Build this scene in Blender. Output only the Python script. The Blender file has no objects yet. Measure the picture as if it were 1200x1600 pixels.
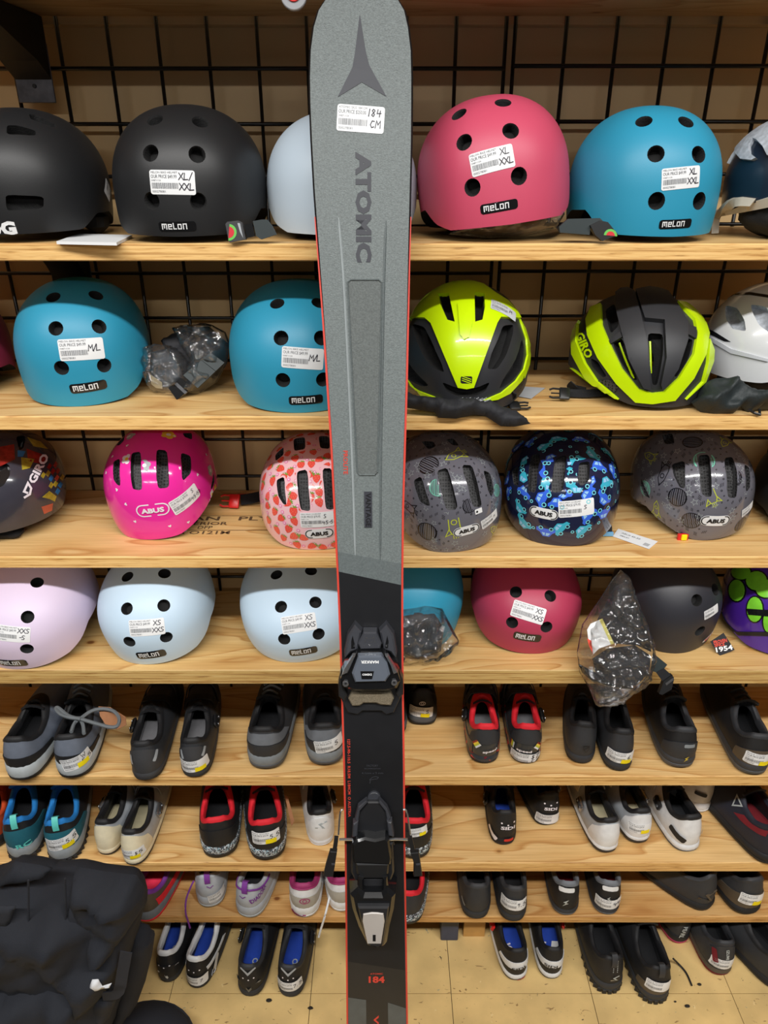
import bpy, bmesh, math, random
from math import sin, cos, pi, radians, sqrt, atan2
from mathutils import Vector, Matrix, noise
from mathutils.bvhtree import BVHTree
from mathutils.geometry import delaunay_2d_cdt

V = Vector
scene = bpy.context.scene
COL = scene.collection

# ------------------------------------------------------------------ camera, world, lights
F_PX = 1150.0                    # focal length in pixels of the 1200x1600 frame
PITCH = radians(25.9)
CAM_Z = 1.641
cam_data = bpy.data.cameras.new('camera')
cam_data.sensor_fit = 'VERTICAL'
cam_data.sensor_height = 36.0
cam_data.lens = F_PX / 1600 * 36.0
cam_data.clip_start = 0.05
cam = bpy.data.objects.new('camera', cam_data)
COL.objects.link(cam)
cam.location = (0, 0, CAM_Z)
cam.rotation_euler = (pi / 2 - PITCH, 0, 0)
scene.camera = cam

scene.view_settings.view_transform = 'Standard'
scene.view_settings.look = 'None'
scene.view_settings.gamma = 1.0
scene.view_settings.use_curve_mapping = False
scene.view_settings.exposure = 0.0

world = bpy.data.worlds.new('shop_ambient')
scene.world = world
world.use_nodes = True
world.node_tree.nodes['Background'].inputs[0].default_value = (1.0, 0.97, 0.93, 1)
world.node_tree.nodes['Background'].inputs[1].default_value = 0.05

def tube_light(name, loc, sx, sy, power, color=(1, 0.98, 0.95)):
    d = bpy.data.lights.new(name, 'AREA')
    d.shape = 'RECTANGLE'; d.size = sx; d.size_y = sy
    d.energy = power; d.color = color
    o = bpy.data.objects.new(name, d); COL.objects.link(o)
    o.location = loc
    return o
tube_light('ceiling_tube_light', (0.0, -0.71, 3.24), 4.8, 0.16, 168)
tube_light('ceiling_tube_light', (0.0, -4.0, 3.24), 4.8, 0.16, 130)

# ------------------------------------------------------------------ geometry of the view
FWD = V((0, cos(PITCH), -sin(PITCH))); DWN = V((0, -sin(PITCH), -cos(PITCH))); RGT = V((1, 0, 0))
CAM = V((0, 0, CAM_Z))
def ray(u, v): return FWD + RGT * ((u - 600) / F_PX) + DWN * ((v - 800) / F_PX)
def at_y(u, v, y):
    d = ray(u, v); return CAM + d * (y / d.y)
def at_z(u, v, z):
    d = ray(u, v); return CAM + d * ((z - CAM_Z) / d.z)
def at_plane(u, v, p, n):
    d = ray(u, v); return CAM + d * ((p - CAM).dot(n) / d.dot(n))
def proj(p):
    q = p - CAM; zc = q.dot(FWD)
    return 600 + F_PX * q.x / zc, 800 + F_PX * q.dot(DWN) / zc

# ------------------------------------------------------------------ materials
def lin(c):
    return tuple(((x / 255) / 12.92 if x / 255 <= .04045 else ((x / 255 + .055) / 1.055) ** 2.4) for x in c)
MATS = {}
def mat(name, rgb, rough=.5, metal=0.0, var=0.06, scale=30, bump=0.0, bscale=200, coat=0.0, emit=0, spec=.5):
    """principled material with a little procedural mottling and optional fine relief"""
    if name in MATS: return MATS[name]
    m = bpy.data.materials.new(name); m.use_nodes = True; MATS[name] = m
    nt = m.node_tree; b = nt.nodes['Principled BSDF']
    b.inputs['Roughness'].default_value = rough
    b.inputs['Metallic'].default_value = metal
    b.inputs['Specular IOR Level'].default_value = spec
    b.inputs['Coat Weight'].default_value = coat
    b.inputs['Coat Roughness'].default_value = 0.06
    c = lin(rgb)
    tc = nt.nodes.new('ShaderNodeTexCoord')
    if var > 0:
        n = nt.nodes.new('ShaderNodeTexNoise'); n.inputs['Scale'].default_value = scale; n.inputs['Detail'].default_value = 5
        r = nt.nodes.new('ShaderNodeValToRGB')
        r.color_ramp.elements[0].position = .3; r.color_ramp.elements[1].position = .7
        r.color_ramp.elements[0].color = (*[x * (1 - var) for x in c], 1)
        r.color_ramp.elements[1].color = (*[min(1, x * (1 + var)) for x in c], 1)
        nt.links.new(tc.outputs['Object'], n.inputs['Vector'])
        nt.links.new(n.outputs['Fac'], r.inputs['Fac']); nt.links.new(r.outputs['Color'], b.inputs['Base Color'])
    else:
        b.inputs['Base Color'].default_value = (*c, 1)
    if bump > 0:
        n2 = nt.nodes.new('ShaderNodeTexNoise'); n2.inputs['Scale'].default_value = bscale; n2.inputs['Detail'].default_value = 3
        bp = nt.nodes.new('ShaderNodeBump'); bp.inputs['Strength'].default_value = bump; bp.inputs['Distance'].default_value = .002
        nt.links.new(tc.outputs['Object'], n2.inputs['Vector'])
        nt.links.new(n2.outputs['Fac'], bp.inputs['Height']); nt.links.new(bp.outputs['Normal'], b.inputs['Normal'])
    return m

def ramp(nt, stops):
    r = nt.nodes.new('ShaderNodeValToRGB')
    els = r.color_ramp.elements
    while len(els) > len(stops): els.remove(els[-1])
    while len(els) < len(stops): els.new(.5)
    for e, (p, c) in zip(els, stops):
        e.position = p; e.color = (*lin(c), 1)
    return r
def mapping(nt, scale, loc=(0, 0, 0)):
    tc = nt.nodes.new('ShaderNodeTexCoord'); mp = nt.nodes.new('ShaderNodeMapping')
    mp.inputs['Scale'].default_value = scale; mp.inputs['Location'].default_value = loc
    nt.links.new(tc.outputs['Object'], mp.inputs['Vector']); return mp

def wood_face(name, seed, tint=(1, 1, 1)):
    m = bpy.data.materials.new(name); m.use_nodes = True; nt = m.node_tree; b = nt.nodes['Principled BSDF']; L = nt.links.new
    mp = mapping(nt, (1.1, 5.0, 5.0), (seed * 3.1, seed * 1.7, seed * .3))
    n1 = nt.nodes.new('ShaderNodeTexNoise'); n1.inputs['Scale'].default_value = 1.6; n1.inputs['Detail'].default_value = 2.0; n1.inputs['Distortion'].default_value = .4
    L(mp.outputs[0], n1.inputs['Vector'])
    mul = nt.nodes.new('ShaderNodeMath'); mul.operation = 'MULTIPLY'; mul.inputs[1].default_value = 9.0
    L(n1.outputs['Fac'], mul.inputs[0])
    fr = nt.nodes.new('ShaderNodeMath'); fr.operation = 'FRACT'; L(mul.outputs[0], fr.inputs[0])
    t = lambda c: tuple(min(255, x * k) for x, k in zip(c, tint))
    r1 = ramp(nt, [(0, t((240, 202, 142))), (.5, t((236, 195, 132))), (.84, t((226, 180, 116))), (.94, t((206, 154, 92))), (1, t((236, 195, 132)))])
    L(fr.outputs[0], r1.inputs['Fac'])
    mp2 = mapping(nt, (3, 120, 120), (seed, 0, 0))
    n2 = nt.nodes.new('ShaderNodeTexNoise'); n2.inputs['Scale'].default_value = 3; n2.inputs['Detail'].default_value = 6
    L(mp2.outputs[0], n2.inputs['Vector'])
    r2 = ramp(nt, [(.3, (222, 214, 200)), (.7, (255, 255, 255))]); L(n2.outputs['Fac'], r2.inputs['Fac'])
    mp3 = mapping(nt, (2.2, 3.2, 3.2), (seed * 5, 0, 0))
    vo = nt.nodes.new('ShaderNodeTexVoronoi'); vo.inputs['Scale'].default_value = 3.1; L(mp3.outputs[0], vo.inputs['Vector'])
    r3 = ramp(nt, [(0, (120, 78, 46)), (.035, (140, 95, 58)), (.06, (235, 220, 200)), (.1, (255, 255, 255))]); L(vo.outputs['Distance'], r3.inputs['Fac'])
    mx = nt.nodes.new('ShaderNodeMixRGB'); mx.blend_type = 'MULTIPLY'; mx.inputs[0].default_value = .8
    L(r1.outputs[0], mx.inputs[1]); L(r2.outputs[0], mx.inputs[2])
    mx2 = nt.nodes.new('ShaderNodeMixRGB'); mx2.blend_type = 'MULTIPLY'; mx2.inputs[0].default_value = .9
    L(mx.outputs[0], mx2.inputs[1]); L(r3.outputs[0], mx2.inputs[2])
    L(mx2.outputs[0], b.inputs['Base Color'])
    b.inputs['Roughness'].default_value = .48
    bp = nt.nodes.new('ShaderNodeBump'); bp.inputs['Strength'].default_value = .25; bp.inputs['Distance'].default_value = .001
    L(n2.outputs['Fac'], bp.inputs['Height']); L(bp.outputs[0], b.inputs['Normal'])
    return m
def wood_edge(name, seed, tint=(1, 1, 1)):
    m = bpy.data.materials.new(name); m.use_nodes = True; nt = m.node_tree; b = nt.nodes['Principled BSDF']; L = nt.links.new
    mp = mapping(nt, (2.2, 2, 175), (seed, seed, seed))
    n1 = nt.nodes.new('ShaderNodeTexNoise'); n1.inputs['Scale'].default_value = 1.5; n1.inputs['Detail'].default_value = 2
    L(mp.outputs[0], n1.inputs['Vector'])
    t = lambda c: tuple(min(255, x * k) for x, k in zip(c, tint))
    r1 = ramp(nt, [(.30, t((184, 136, 78))), (.45, t((230, 184, 114))), (.6, t((242, 200, 132))), (.75, t((214, 164, 98)))])
    L(n1.outputs['Fac'], r1.inputs['Fac'])
    mp2 = mapping(nt, (14, 2, 190), (seed * 2, 0, 0))
    n2 = nt.nodes.new('ShaderNodeTexNoise'); n2.inputs['Scale'].default_value = 1.4; n2.inputs['Detail'].default_value = 5
    L(mp2.outputs[0], n2.inputs['Vector'])
    r2 = ramp(nt, [(.27, (95, 62, 36)), (.36, (225, 210, 190)), (.5, (255, 255, 255))]); L(n2.outputs['Fac'], r2.inputs['Fac'])
    mx = nt.nodes.new('ShaderNodeMixRGB'); mx.blend_type = 'MULTIPLY'; mx.inputs[0].default_value = .85
    L(r1.outputs[0], mx.inputs[1]); L(r2.outputs[0], mx.inputs[2]); L(mx.outputs[0], b.inputs['Base Color'])
    b.inputs['Roughness'].default_value = .55
    bp = nt.nodes.new('ShaderNodeBump'); bp.inputs['Strength'].default_value = .4; bp.inputs['Distance'].default_value = .0015
    L(n2.outputs['Fac'], bp.inputs['Height']); L(bp.outputs[0], b.inputs['Normal'])
    return m
def fleck_mat(name, base, flecks, rough=.4):
    m = bpy.data.materials.new(name); m.use_nodes = True; nt = m.node_tree; b = nt.nodes['Principled BSDF']; L = nt.links.new
    mp = mapping(nt, (1, 1, 1))
    n = nt.nodes.new('ShaderNodeTexNoise'); n.inputs['Scale'].default_value = 9; n.inputs['Detail'].default_value = 6; L(mp.outputs[0], n.inputs['Vector'])
    r = ramp(nt, [(.3, tuple(x * .9 for x in base)), (.7, tuple(min(255, x * 1.06) for x in base))]); L(n.outputs['Fac'], r.inputs['Fac'])
    cur = r.outputs[0]
    for i, (col, sc, th, st) in enumerate(flecks):
        mp2 = mapping(nt, st, (i * 3.3, i * 1.1, 0))
        n2 = nt.nodes.new('ShaderNodeTexNoise'); n2.inputs['Scale'].default_value = sc; n2.inputs['Detail'].default_value = 2; n2.inputs['Distortion'].default_value = 1.2
        L(mp2.outputs[0], n2.inputs['Vector'])
        rr = nt.nodes.new('ShaderNodeValToRGB'); rr.color_ramp.elements[0].position = th; rr.color_ramp.elements[1].position = th + .03
        rr.color_ramp.elements[0].color = (0, 0, 0, 1); rr.color_ramp.elements[1].color = (1, 1, 1, 1)
        L(n2.outputs['Fac'], rr.inputs['Fac'])
        mx = nt.nodes.new('ShaderNodeMixRGB'); L(rr.outputs[0], mx.inputs[0]); L(cur, mx.inputs[1]); mx.inputs[2].default_value = (*lin(col), 1)
        cur = mx.outputs[0]
    L(cur, b.inputs['Base Color']); b.inputs['Roughness'].default_value = rough
    MATS[name] = m
    return m
def net_mat(name, fg=(62, 62, 64), bg=(8, 8, 9), scale=230):
    """black honeycomb net behind the vents"""
    m = bpy.data.materials.new(name); m.use_nodes = True; nt = m.node_tree; b = nt.nodes['Principled BSDF']; L = nt.links.new
    mp = mapping(nt, (1, 1, 1))
    v = nt.nodes.new('ShaderNodeTexVoronoi'); v.feature = 'DISTANCE_TO_EDGE'; v.inputs['Scale'].default_value = scale; v.inputs['Randomness'].default_value = .15
    L(mp.outputs[0], v.inputs['Vector'])
    r = ramp(nt, [(.0, fg), (.09, fg), (.16, bg)]); L(v.outputs['Distance'], r.inputs['Fac']); L(r.outputs[0], b.inputs['Base Color'])
    b.inputs['Roughness'].default_value = .6
    MATS[name] = m; return m
def plastic_mat(name, haze=.025, gloss=.075, rough=.09):
    """clear crinkled polythene: mostly see-through, a little milky, glossy creases"""
    m = bpy.data.materials.new(name); m.use_nodes = True; nt = m.node_tree; L = nt.links.new
    for n in list(nt.nodes):
        if n.type == 'BSDF_PRINCIPLED': nt.nodes.remove(n)
    out = [n for n in nt.nodes if n.type == 'OUTPUT_MATERIAL'][0]
    tr = nt.nodes.new('ShaderNodeBsdfTransparent'); tr.inputs[0].default_value = (.95, .95, .95, 1)
    df = nt.nodes.new('ShaderNodeBsdfDiffuse'); df.inputs[0].default_value = (.75, .77, .8, 1)
    gl = nt.nodes.new('ShaderNodeBsdfGlossy'); gl.inputs['Roughness'].default_value = rough; gl.inputs[0].default_value = (.95, .95, .95, 1)
    fr = nt.nodes.new('ShaderNodeFresnel'); fr.inputs[0].default_value = 1.3
    ad = nt.nodes.new('ShaderNodeMath'); ad.operation = 'ADD'; ad.inputs[1].default_value = gloss
    m1 = nt.nodes.new('ShaderNodeMixShader'); m1.inputs[0].default_value = haze
    mx = nt.nodes.new('ShaderNodeMixShader')
    mp = mapping(nt, (1, 1, 1)); n = nt.nodes.new('ShaderNodeTexNoise'); n.inputs['Scale'].default_value = 60; n.inputs['Detail'].default_value = 1; n.inputs['Distortion'].default_value = 2.5
    bp = nt.nodes.new('ShaderNodeBump'); bp.inputs['Strength'].default_value = .5; bp.inputs['Distance'].default_value = .004
    L(mp.outputs[0], n.inputs['Vector']); L(n.outputs['Fac'], bp.inputs['Height']); L(bp.outputs[0], gl.inputs['Normal'])
    L(fr.outputs[0], ad.inputs[0]); L(tr.outputs[0], m1.inputs[1]); L(df.outputs[0], m1.inputs[2])
    L(ad.outputs[0], mx.inputs[0]); L(m1.outputs[0], mx.inputs[1]); L(gl.outputs[0], mx.inputs[2]); L(mx.outputs[0], out.inputs[0])
    MATS[name] = m; return m

K = lambda n: MATS[n]
mat('black_plastic', (26, 27, 29), .42, var=.1)
mat('black_gloss', (20, 21, 23), .16, var=.0, coat=.3)
mat('black_fabric', (24, 25, 29), .9, var=.15, scale=90, bump=.5, bscale=700)
mat('dark_foam', (17, 17, 18), .85, var=.25, scale=200, bump=.4, bscale=500)
mat('white_paper', (236, 238, 240), .5, var=.0)
mat('ink_black', (22, 22, 26), .5, var=0)
mat('ink_grey', (120, 122, 126), .5, var=0)
mat('marker_ink', (32, 28, 44), .4, var=0)
mat('yellow_paper', (250, 228, 12), .5, var=0)
mat('chrome', (200, 202, 205), .18, metal=1, var=0)
mat('red_plastic', (214, 34, 34), .35, var=0)
mat('white_plastic', (228, 230, 232), .35, var=.02)
net_mat('vent_net')
plastic_mat('clear_bag')

# ------------------------------------------------------------------ objects
def tag(o, label=None, cat=None, group=None, kind=None):
    if label: o['label'] = label
    if cat: o['category'] = cat
    if group: o['group'] = group
    if kind: o['kind'] = kind
    return o
def thing(name, label, cat, loc, group=None):
    o = bpy.data.objects.new(name, None); COL.objects.link(o); o.location = loc
    o.empty_display_size = .05
    return tag(o, label, cat, group)
def root_loc(p):
    w = V((0, 0, 0))
    while p is not None:
        w = w + p.location; p = p.parent
    return w
def mesh_obj(name, verts, faces, mats, parent=None, fm=None, smooth=True, sharp=40, label=None):
    """a mesh object from world coordinates, hung under its parent"""
    base = root_loc(parent)
    me = bpy.data.meshes.new(name)
    me.from_pydata([V(v) - base for v in verts], [], faces)
    if not isinstance(mats, (list, tuple)): mats = [mats]
    for m in mats: me.materials.append(MATS[m] if isinstance(m, str) else m)
    if fm: me.polygons.foreach_set('material_index', fm)
    if smooth:
        me.polygons.foreach_set('use_smooth', [True] * len(me.polygons))
        if sharp: me.set_sharp_from_angle(angle=radians(sharp))
    me.update()
    o = bpy.data.objects.new(name, me); COL.objects.link(o)
    if parent: o.parent = parent
    if label: o['label'] = label
    return o
def root_mesh(name, verts, faces, mats, origin, label, cat, group=None, fm=None, smooth=True, sharp=40):
    o = mesh_obj(name, [V(v) - V(origin) for v in verts], faces, mats, None, fm, smooth, sharp)
    o.location = origin
    return tag(o, label, cat, group)

class MB:
    """collects shapes of one part (world coordinates)"""
    def __init__(s): s.v = []; s.f = []; s.m = []
    def add(s, verts, faces, mi=0):
        k = len(s.v); s.v += [V(v) for v in verts]; s.f += [tuple(i + k for i in f) for f in faces]; s.m += [mi] * len(faces)
    def box(s, c, size, rot=None, mi=0, bevel=0):
        c = V(c); hx, hy, hz = size[0] / 2, size[1] / 2, size[2] / 2
        R = rot if rot is not None else Matrix.Identity(3)
        b = min(bevel, hx * .9, hy * .9, hz * .9)
        if b <= 0:
            vs = [c + R @ V((x * hx, y * hy, z * hz)) for z in (-1, 1) for y in (-1, 1) for x in (-1, 1)]
            s.add(vs, [(0, 2, 3, 1), (4, 5, 7, 6), (0, 1, 5, 4), (2, 6, 7, 3), (0, 4, 6, 2), (1, 3, 7, 5)], mi)
        else:
            oc = [(-1, -1), (1, -1), (1, 1), (-1, 1)]
            def rr(ins, z):
                pts = []
                for (sx, sy) in oc:
                    X, Y = sx * (hx - ins), sy * (hy - ins)
                    if (sx, sy) in ((-1, -1), (1, 1)): pts += [(X, Y - sy * b, z), (X - sx * b, Y, z)]
                    else: pts += [(X - sx * b, Y, z), (X, Y - sy * b, z)]
                return [c + R @ V(p) for p in pts]
            s.loft([rr(b, -hz), rr(0, -hz + b), rr(0, hz - b), rr(b, hz)], True, True, True, mi)
    def loft(s, rings, closed=True, cap0=False, cap1=False, mi=0):
        n = len(rings[0]); k = len(s.v)
        for r in rings: s.v += [V(p) for p in r]
        for i in range(len(rings) - 1):
            for j in range(n if closed else n - 1):
                a = k + i * n + j; b = k + i * n + (j + 1) % n
                s.f.append((a, b, b + n, a + n)); s.m.append(mi)
        if cap0: s.f.append(tuple(k + j for j in reversed(range(n)))); s.m.append(mi)
        if cap1: s.f.append(tuple(k + (len(rings) - 1) * n + j for j in range(n))); s.m.append(mi)
    def tube(s, pts, r, seg=8, mi=0, caps=True):
        pts = [V(p) for p in pts]; rings = []
        up = V((0.13, 0.31, 1)).normalized()
        for i, p in enumerate(pts):
            t = (pts[min(i + 1, len(pts) - 1)] - pts[max(i - 1, 0)]).normalized()
            if abs(t.dot(up)) > .95: up2 = V((1, .2, 0)).normalized()
            else: up2 = up
            a = t.cross(up2).normalized(); b = a.cross(t).normalized()
            rad = r[i] if isinstance(r, (list, tuple)) else r
            rings.append([p + a * cos(2 * pi * j / seg) * rad + b * sin(2 * pi * j / seg) * rad for j in range(seg)])
        s.loft(rings, True, caps, caps, mi)
    def ribbon(s, pts, nrm, w, th, mi=0):
        """flat strap along pts; nrm = face normal (one or per point)"""
        pts = [V(p) for p in pts]; rings = []
        for i, p in enumerate(pts):
            t = (pts[min(i + 1, len(pts) - 1)] - pts[max(i - 1, 0)]).normalized()
            n = V(nrm[i] if isinstance(nrm, list) else nrm); n = (n - t * n.dot(t)).normalized()
            a = t.cross(n).normalized(); ww = w[i] if isinstance(w, (list, tuple)) else w
            rings.append([p + a * ww / 2 + n * th / 2, p - a * ww / 2 + n * th / 2, p - a * ww / 2 - n * th / 2, p + a * ww / 2 - n * th / 2])
        s.loft(rings, True, True, True, mi)
    def prism(s, poly_top, poly_bot, mi=0):
        s.loft([poly_bot, poly_top], True, True, True, mi)
    def disc(s, c, n, r, th, seg=20, mi=0, ry=None):
        c = V(c); n = V(n).normalized(); a = n.orthogonal().normalized(); b = n.cross(a)
        R = lambda q, o: [c + n * o + a * cos(2 * pi * j / seg) * q + b * sin(2 * pi * j / seg) * q for j in range(seg)]
        s.loft([R(r, -th / 2), R(r, th / 2 - r * .06), R(r * .94, th / 2)], True, True, True, mi)
    def blob(s, c, rad, seg=24, rings=14, amp=.0, freq=20, seed=0, mi=0, rot=None, flat=None):
        """lumpy ellipsoid"""
        c = V(c); R = rot if rot is not None else Matrix.Identity(3); rs = []
        for i in range(rings + 1):
            ph = pi * (i + .02) / (rings + .04); rg = []
            for j in range(seg):
                th = 2 * pi * j / seg
                d = V((sin(ph) * cos(th), sin(ph) * sin(th), cos(ph)))
                k = 1 + amp * noise.noise(d * freq + V((seed, seed * 2, seed * 3)))
                p = c + R @ V((d.x * rad[0] * k, d.y * rad[1] * k, d.z * rad[2] * k))
                if flat is not None and p.z < flat: p.z = flat
                rg.append(p)
            rs.append(rg)
        s.loft(rs, True, True, True, mi)
    def obj(s, name, mats, parent=None, smooth=True, sharp=40, label=None):
        return mesh_obj(name, s.v, s.f, mats, parent, s.m, smooth, sharp, label)

def bez(p0, p1, p2, p3, t):
    a = 1 - t; return p0 * (a * a * a) + p1 * (3 * a * a * t) + p2 * (3 * a * t * t) + p3 * (t * t * t)
def spline(pts, n):
    """Catmull-Rom through pts"""
    pts = [V(p) for p in pts]; out = []
    m = len(pts) - 1
    for k in range(n):
        x = k / (n - 1) * m; i = min(int(x), m - 1); t = x - i
        p0 = pts[max(i - 1, 0)]; p1 = pts[i]; p2 = pts[i + 1]; p3 = pts[min(i + 2, m)]
        out.append(.5 * ((2 * p1) + (p2 - p0) * t + (2 * p0 - 5 * p1 + 4 * p2 - p3) * t * t + (3 * p1 - p0 - 3 * p2 + p3) * t ** 3))
    return out
def table(x, pts):
    if x <= pts[0][0]: return pts[0][1]
    for (a, b), (c, d) in zip(pts, pts[1:]):
        if x <= c: return b + (d - b) * (x - a) / (c - a)
    return pts[-1][1]

# ------------------------------------------------------------------ flat print: lettering, labels, motifs
TXT = {}
def text_mesh(s, bold=0.0):
    key = (s, bold)
    if key in TXT: return TXT[key]
    cu = bpy.data.curves.new('lettering', 'FONT'); cu.body = s; cu.resolution_u = 2; cu.offset = bold; cu.fill_mode = 'FRONT'
    ob = bpy.data.objects.new('lettering', cu)
    me = bpy.data.meshes.new_from_object(ob)
    vs = [(v.co.x, v.co.y) for v in me.vertices]; fs = [tuple(p.vertices) for p in me.polygons]
    bpy.data.objects.remove(ob); bpy.data.curves.remove(cu); bpy.data.meshes.remove(me)
    x0 = min(v[0] for v in vs); x1 = max(v[0] for v in vs); y0 = min(v[1] for v in vs); y1 = max(v[1] for v in vs)
    TXT[key] = ([((x - x0) / (y1 - y0), (y - y0) / (y1 - y0)) for x, y in vs], fs, (x1 - x0) / (y1 - y0))
    return TXT[key]
GL = {  # pen strokes for handwriting, unit cell
 'X': [[(0, 1), (.75, 0)], [(.7, 1), (0, 0)]], 'L': [[(.1, 1), (.05, 0), (.65, .05)]], 'S': [[(.62, .92), (.3, 1), (.1, .8), (.3, .55), (.58, .35), (.45, .05), (.05, .05)]],
 'M': [[(0, 0), (.1, 1), (.38, .45), (.68, 1), (.75, 0)]], '/': [[(0, -.1), (.5, 1.1)]], '-': [[(.05, .5), (.5, .52)]], '.': [[(.1, .0), (.14, .08)]],
 '1': [[(.15, 1), (.1, 0)]], '8': [[(.5, .85), (.25, 1), (.1, .8), (.5, .3), (.35, 0), (.08, .2), (.5, .75)]], '4': [[(.12, 1), (.05, .45), (.65, .5)], [(.5, .85), (.45, 0)]],
 '5': [[(.6, 1), (.2, .97), (.12, .58), (.5, .6), (.6, .25), (.3, 0), (.05, .1)]], '0': [[(.3, 1), (.08, .5), (.3, 0), (.55, .45), (.32, 1)]], 'C': [[(.6, .9), (.25, .95), (.05, .4), (.3, .02), (.6, .15)]],
 'W': [[(0, 1), (.2, 0), (.4, .7), (.6, 0), (.8, 1)]], '7': [[(.05, .95), (.6, 1), (.25, 0)]], '6': [[(.5, 1), (.15, .6), (.08, .2), (.35, 0), (.55, .25), (.3, .45), (.1, .3)]], '3': [[(.1, .95), (.5, .9), (.25, .55), (.55, .3), (.3, 0), (.05, .1)]], '9': [[(.5, .7), (.2, .6), (.15, .9), (.5, .95), (.4, 0)]], '2': [[(.1, .8), (.35, 1), (.5, .75), (.05, 0), (.6, .03)]], ' ': [], '$': [[(.6, .9), (.2, .9), (.2, .6), (.55, .4), (.4, .1), (.05, .1)], [(.33, 1.1), (.3, -.1)]],
 'O': [[(.3, 1), (.05, .5), (.3, 0), (.6, .5), (.3, 1)]],
 # squared display capitals
 'm': [[(0, 0), (0, 1), (.28, .75), (.28, .2)], [(.28, .75), (.6, 1), (.6, 0)]],
}
SQ = {  # squared lettering of the oval badges
 'M': [[(0, 0), (0, .85), (.3, .85), (.3, .2)], [(.3, .85), (.62, .85), (.62, 0)]], 'E': [[(.5, .05), (.05, .05), (.05, .8), (.5, .8), (.5, .45), (.2, .45)]], 'L': [[(.05, 1), (.05, .05), (.45, .05)]],
 'O': [[(.05, .05), (.05, .8), (.5, .8), (.5, .05), (.05, .05)]], 'N': [[(.05, 0), (.05, .85), (.5, .85), (.5, 0)]]}
def inside(poly, x, y):
    c = False; j = len(poly) - 1
    for i in range(len(poly)):
        a, b = poly[i], poly[j]
        if (a[1] > y) != (b[1] > y) and x < (b[0] - a[0]) * (y - a[1]) / (b[1] - a[1]) + a[0]: c = not c
        j = i
    return c
def tri_fill(poly, step=None, holes=()):
    vs, ed = [], []
    for pl in [poly] + list(holes):
        pts = [V((p[0], p[1])) for p in pl]; n = len(pts); bd = []
        for i in range(n):
            a, b = pts[i], pts[(i + 1) % n]
            k = max(1, int((b - a).length / step)) if step else 1
            bd += [a.lerp(b, j / k) for j in range(k)]
        k0 = len(vs); vs += bd; ed += [(k0 + i, k0 + (i + 1) % len(bd)) for i in range(len(bd))]
    if step:
        bdp = list(vs)
        x0 = min(p[0] for p in poly); x1 = max(p[0] for p in poly); y0 = min(p[1] for p in poly); y1 = max(p[1] for p in poly)
        y = y0 + step / 2
        while y < y1:
            x = x0 + step / 2
            while x < x1:
                if inside(poly, x, y) and not any(inside(h, x, y) for h in holes) and min((p - V((x, y))).length_squared for p in bdp) > (step * .35) ** 2: vs.append(V((x, y)))
                x += step
            y += step
    r = delaunay_2d_cdt(vs, ed, [], 1, 1e-7)
    fs = []
    for f in r[2]:
        f = list(f); p = [r[0][i] for i in f]
        if holes:
            cx = sum(q.x for q in p) / len(p); cy = sum(q.y for q in p) / len(p)
            if any(inside(h, cx, cy) for h in holes): continue
        ar = sum(p[i].x * p[(i + 1) % len(p)].y - p[(i + 1) % len(p)].x * p[i].y for i in range(len(p)))
        fs.append(tuple(f if ar > 0 else reversed(f)))
    return [(p.x, p.y) for p in r[0]], fs
def rrect(w, h, r, seg=4, cx=0, cy=0):
    out = []
    for k, (sx, sy) in enumerate([(1, 1), (-1, 1), (-1, -1), (1, -1)]):
        for i in range(seg + 1):
            a = k * pi / 2 + i / seg * pi / 2
            out.append((cx + sx * (w / 2 - r) + r * cos(a), cy + sy * (h / 2 - r) + r * sin(a)))
    return out
def circ(cx, cy, r, n=12, ry=None): return [(cx + r * cos(2 * pi * i / n), cy + (ry or r) * sin(2 * pi * i / n)) for i in range(n)]

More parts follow.
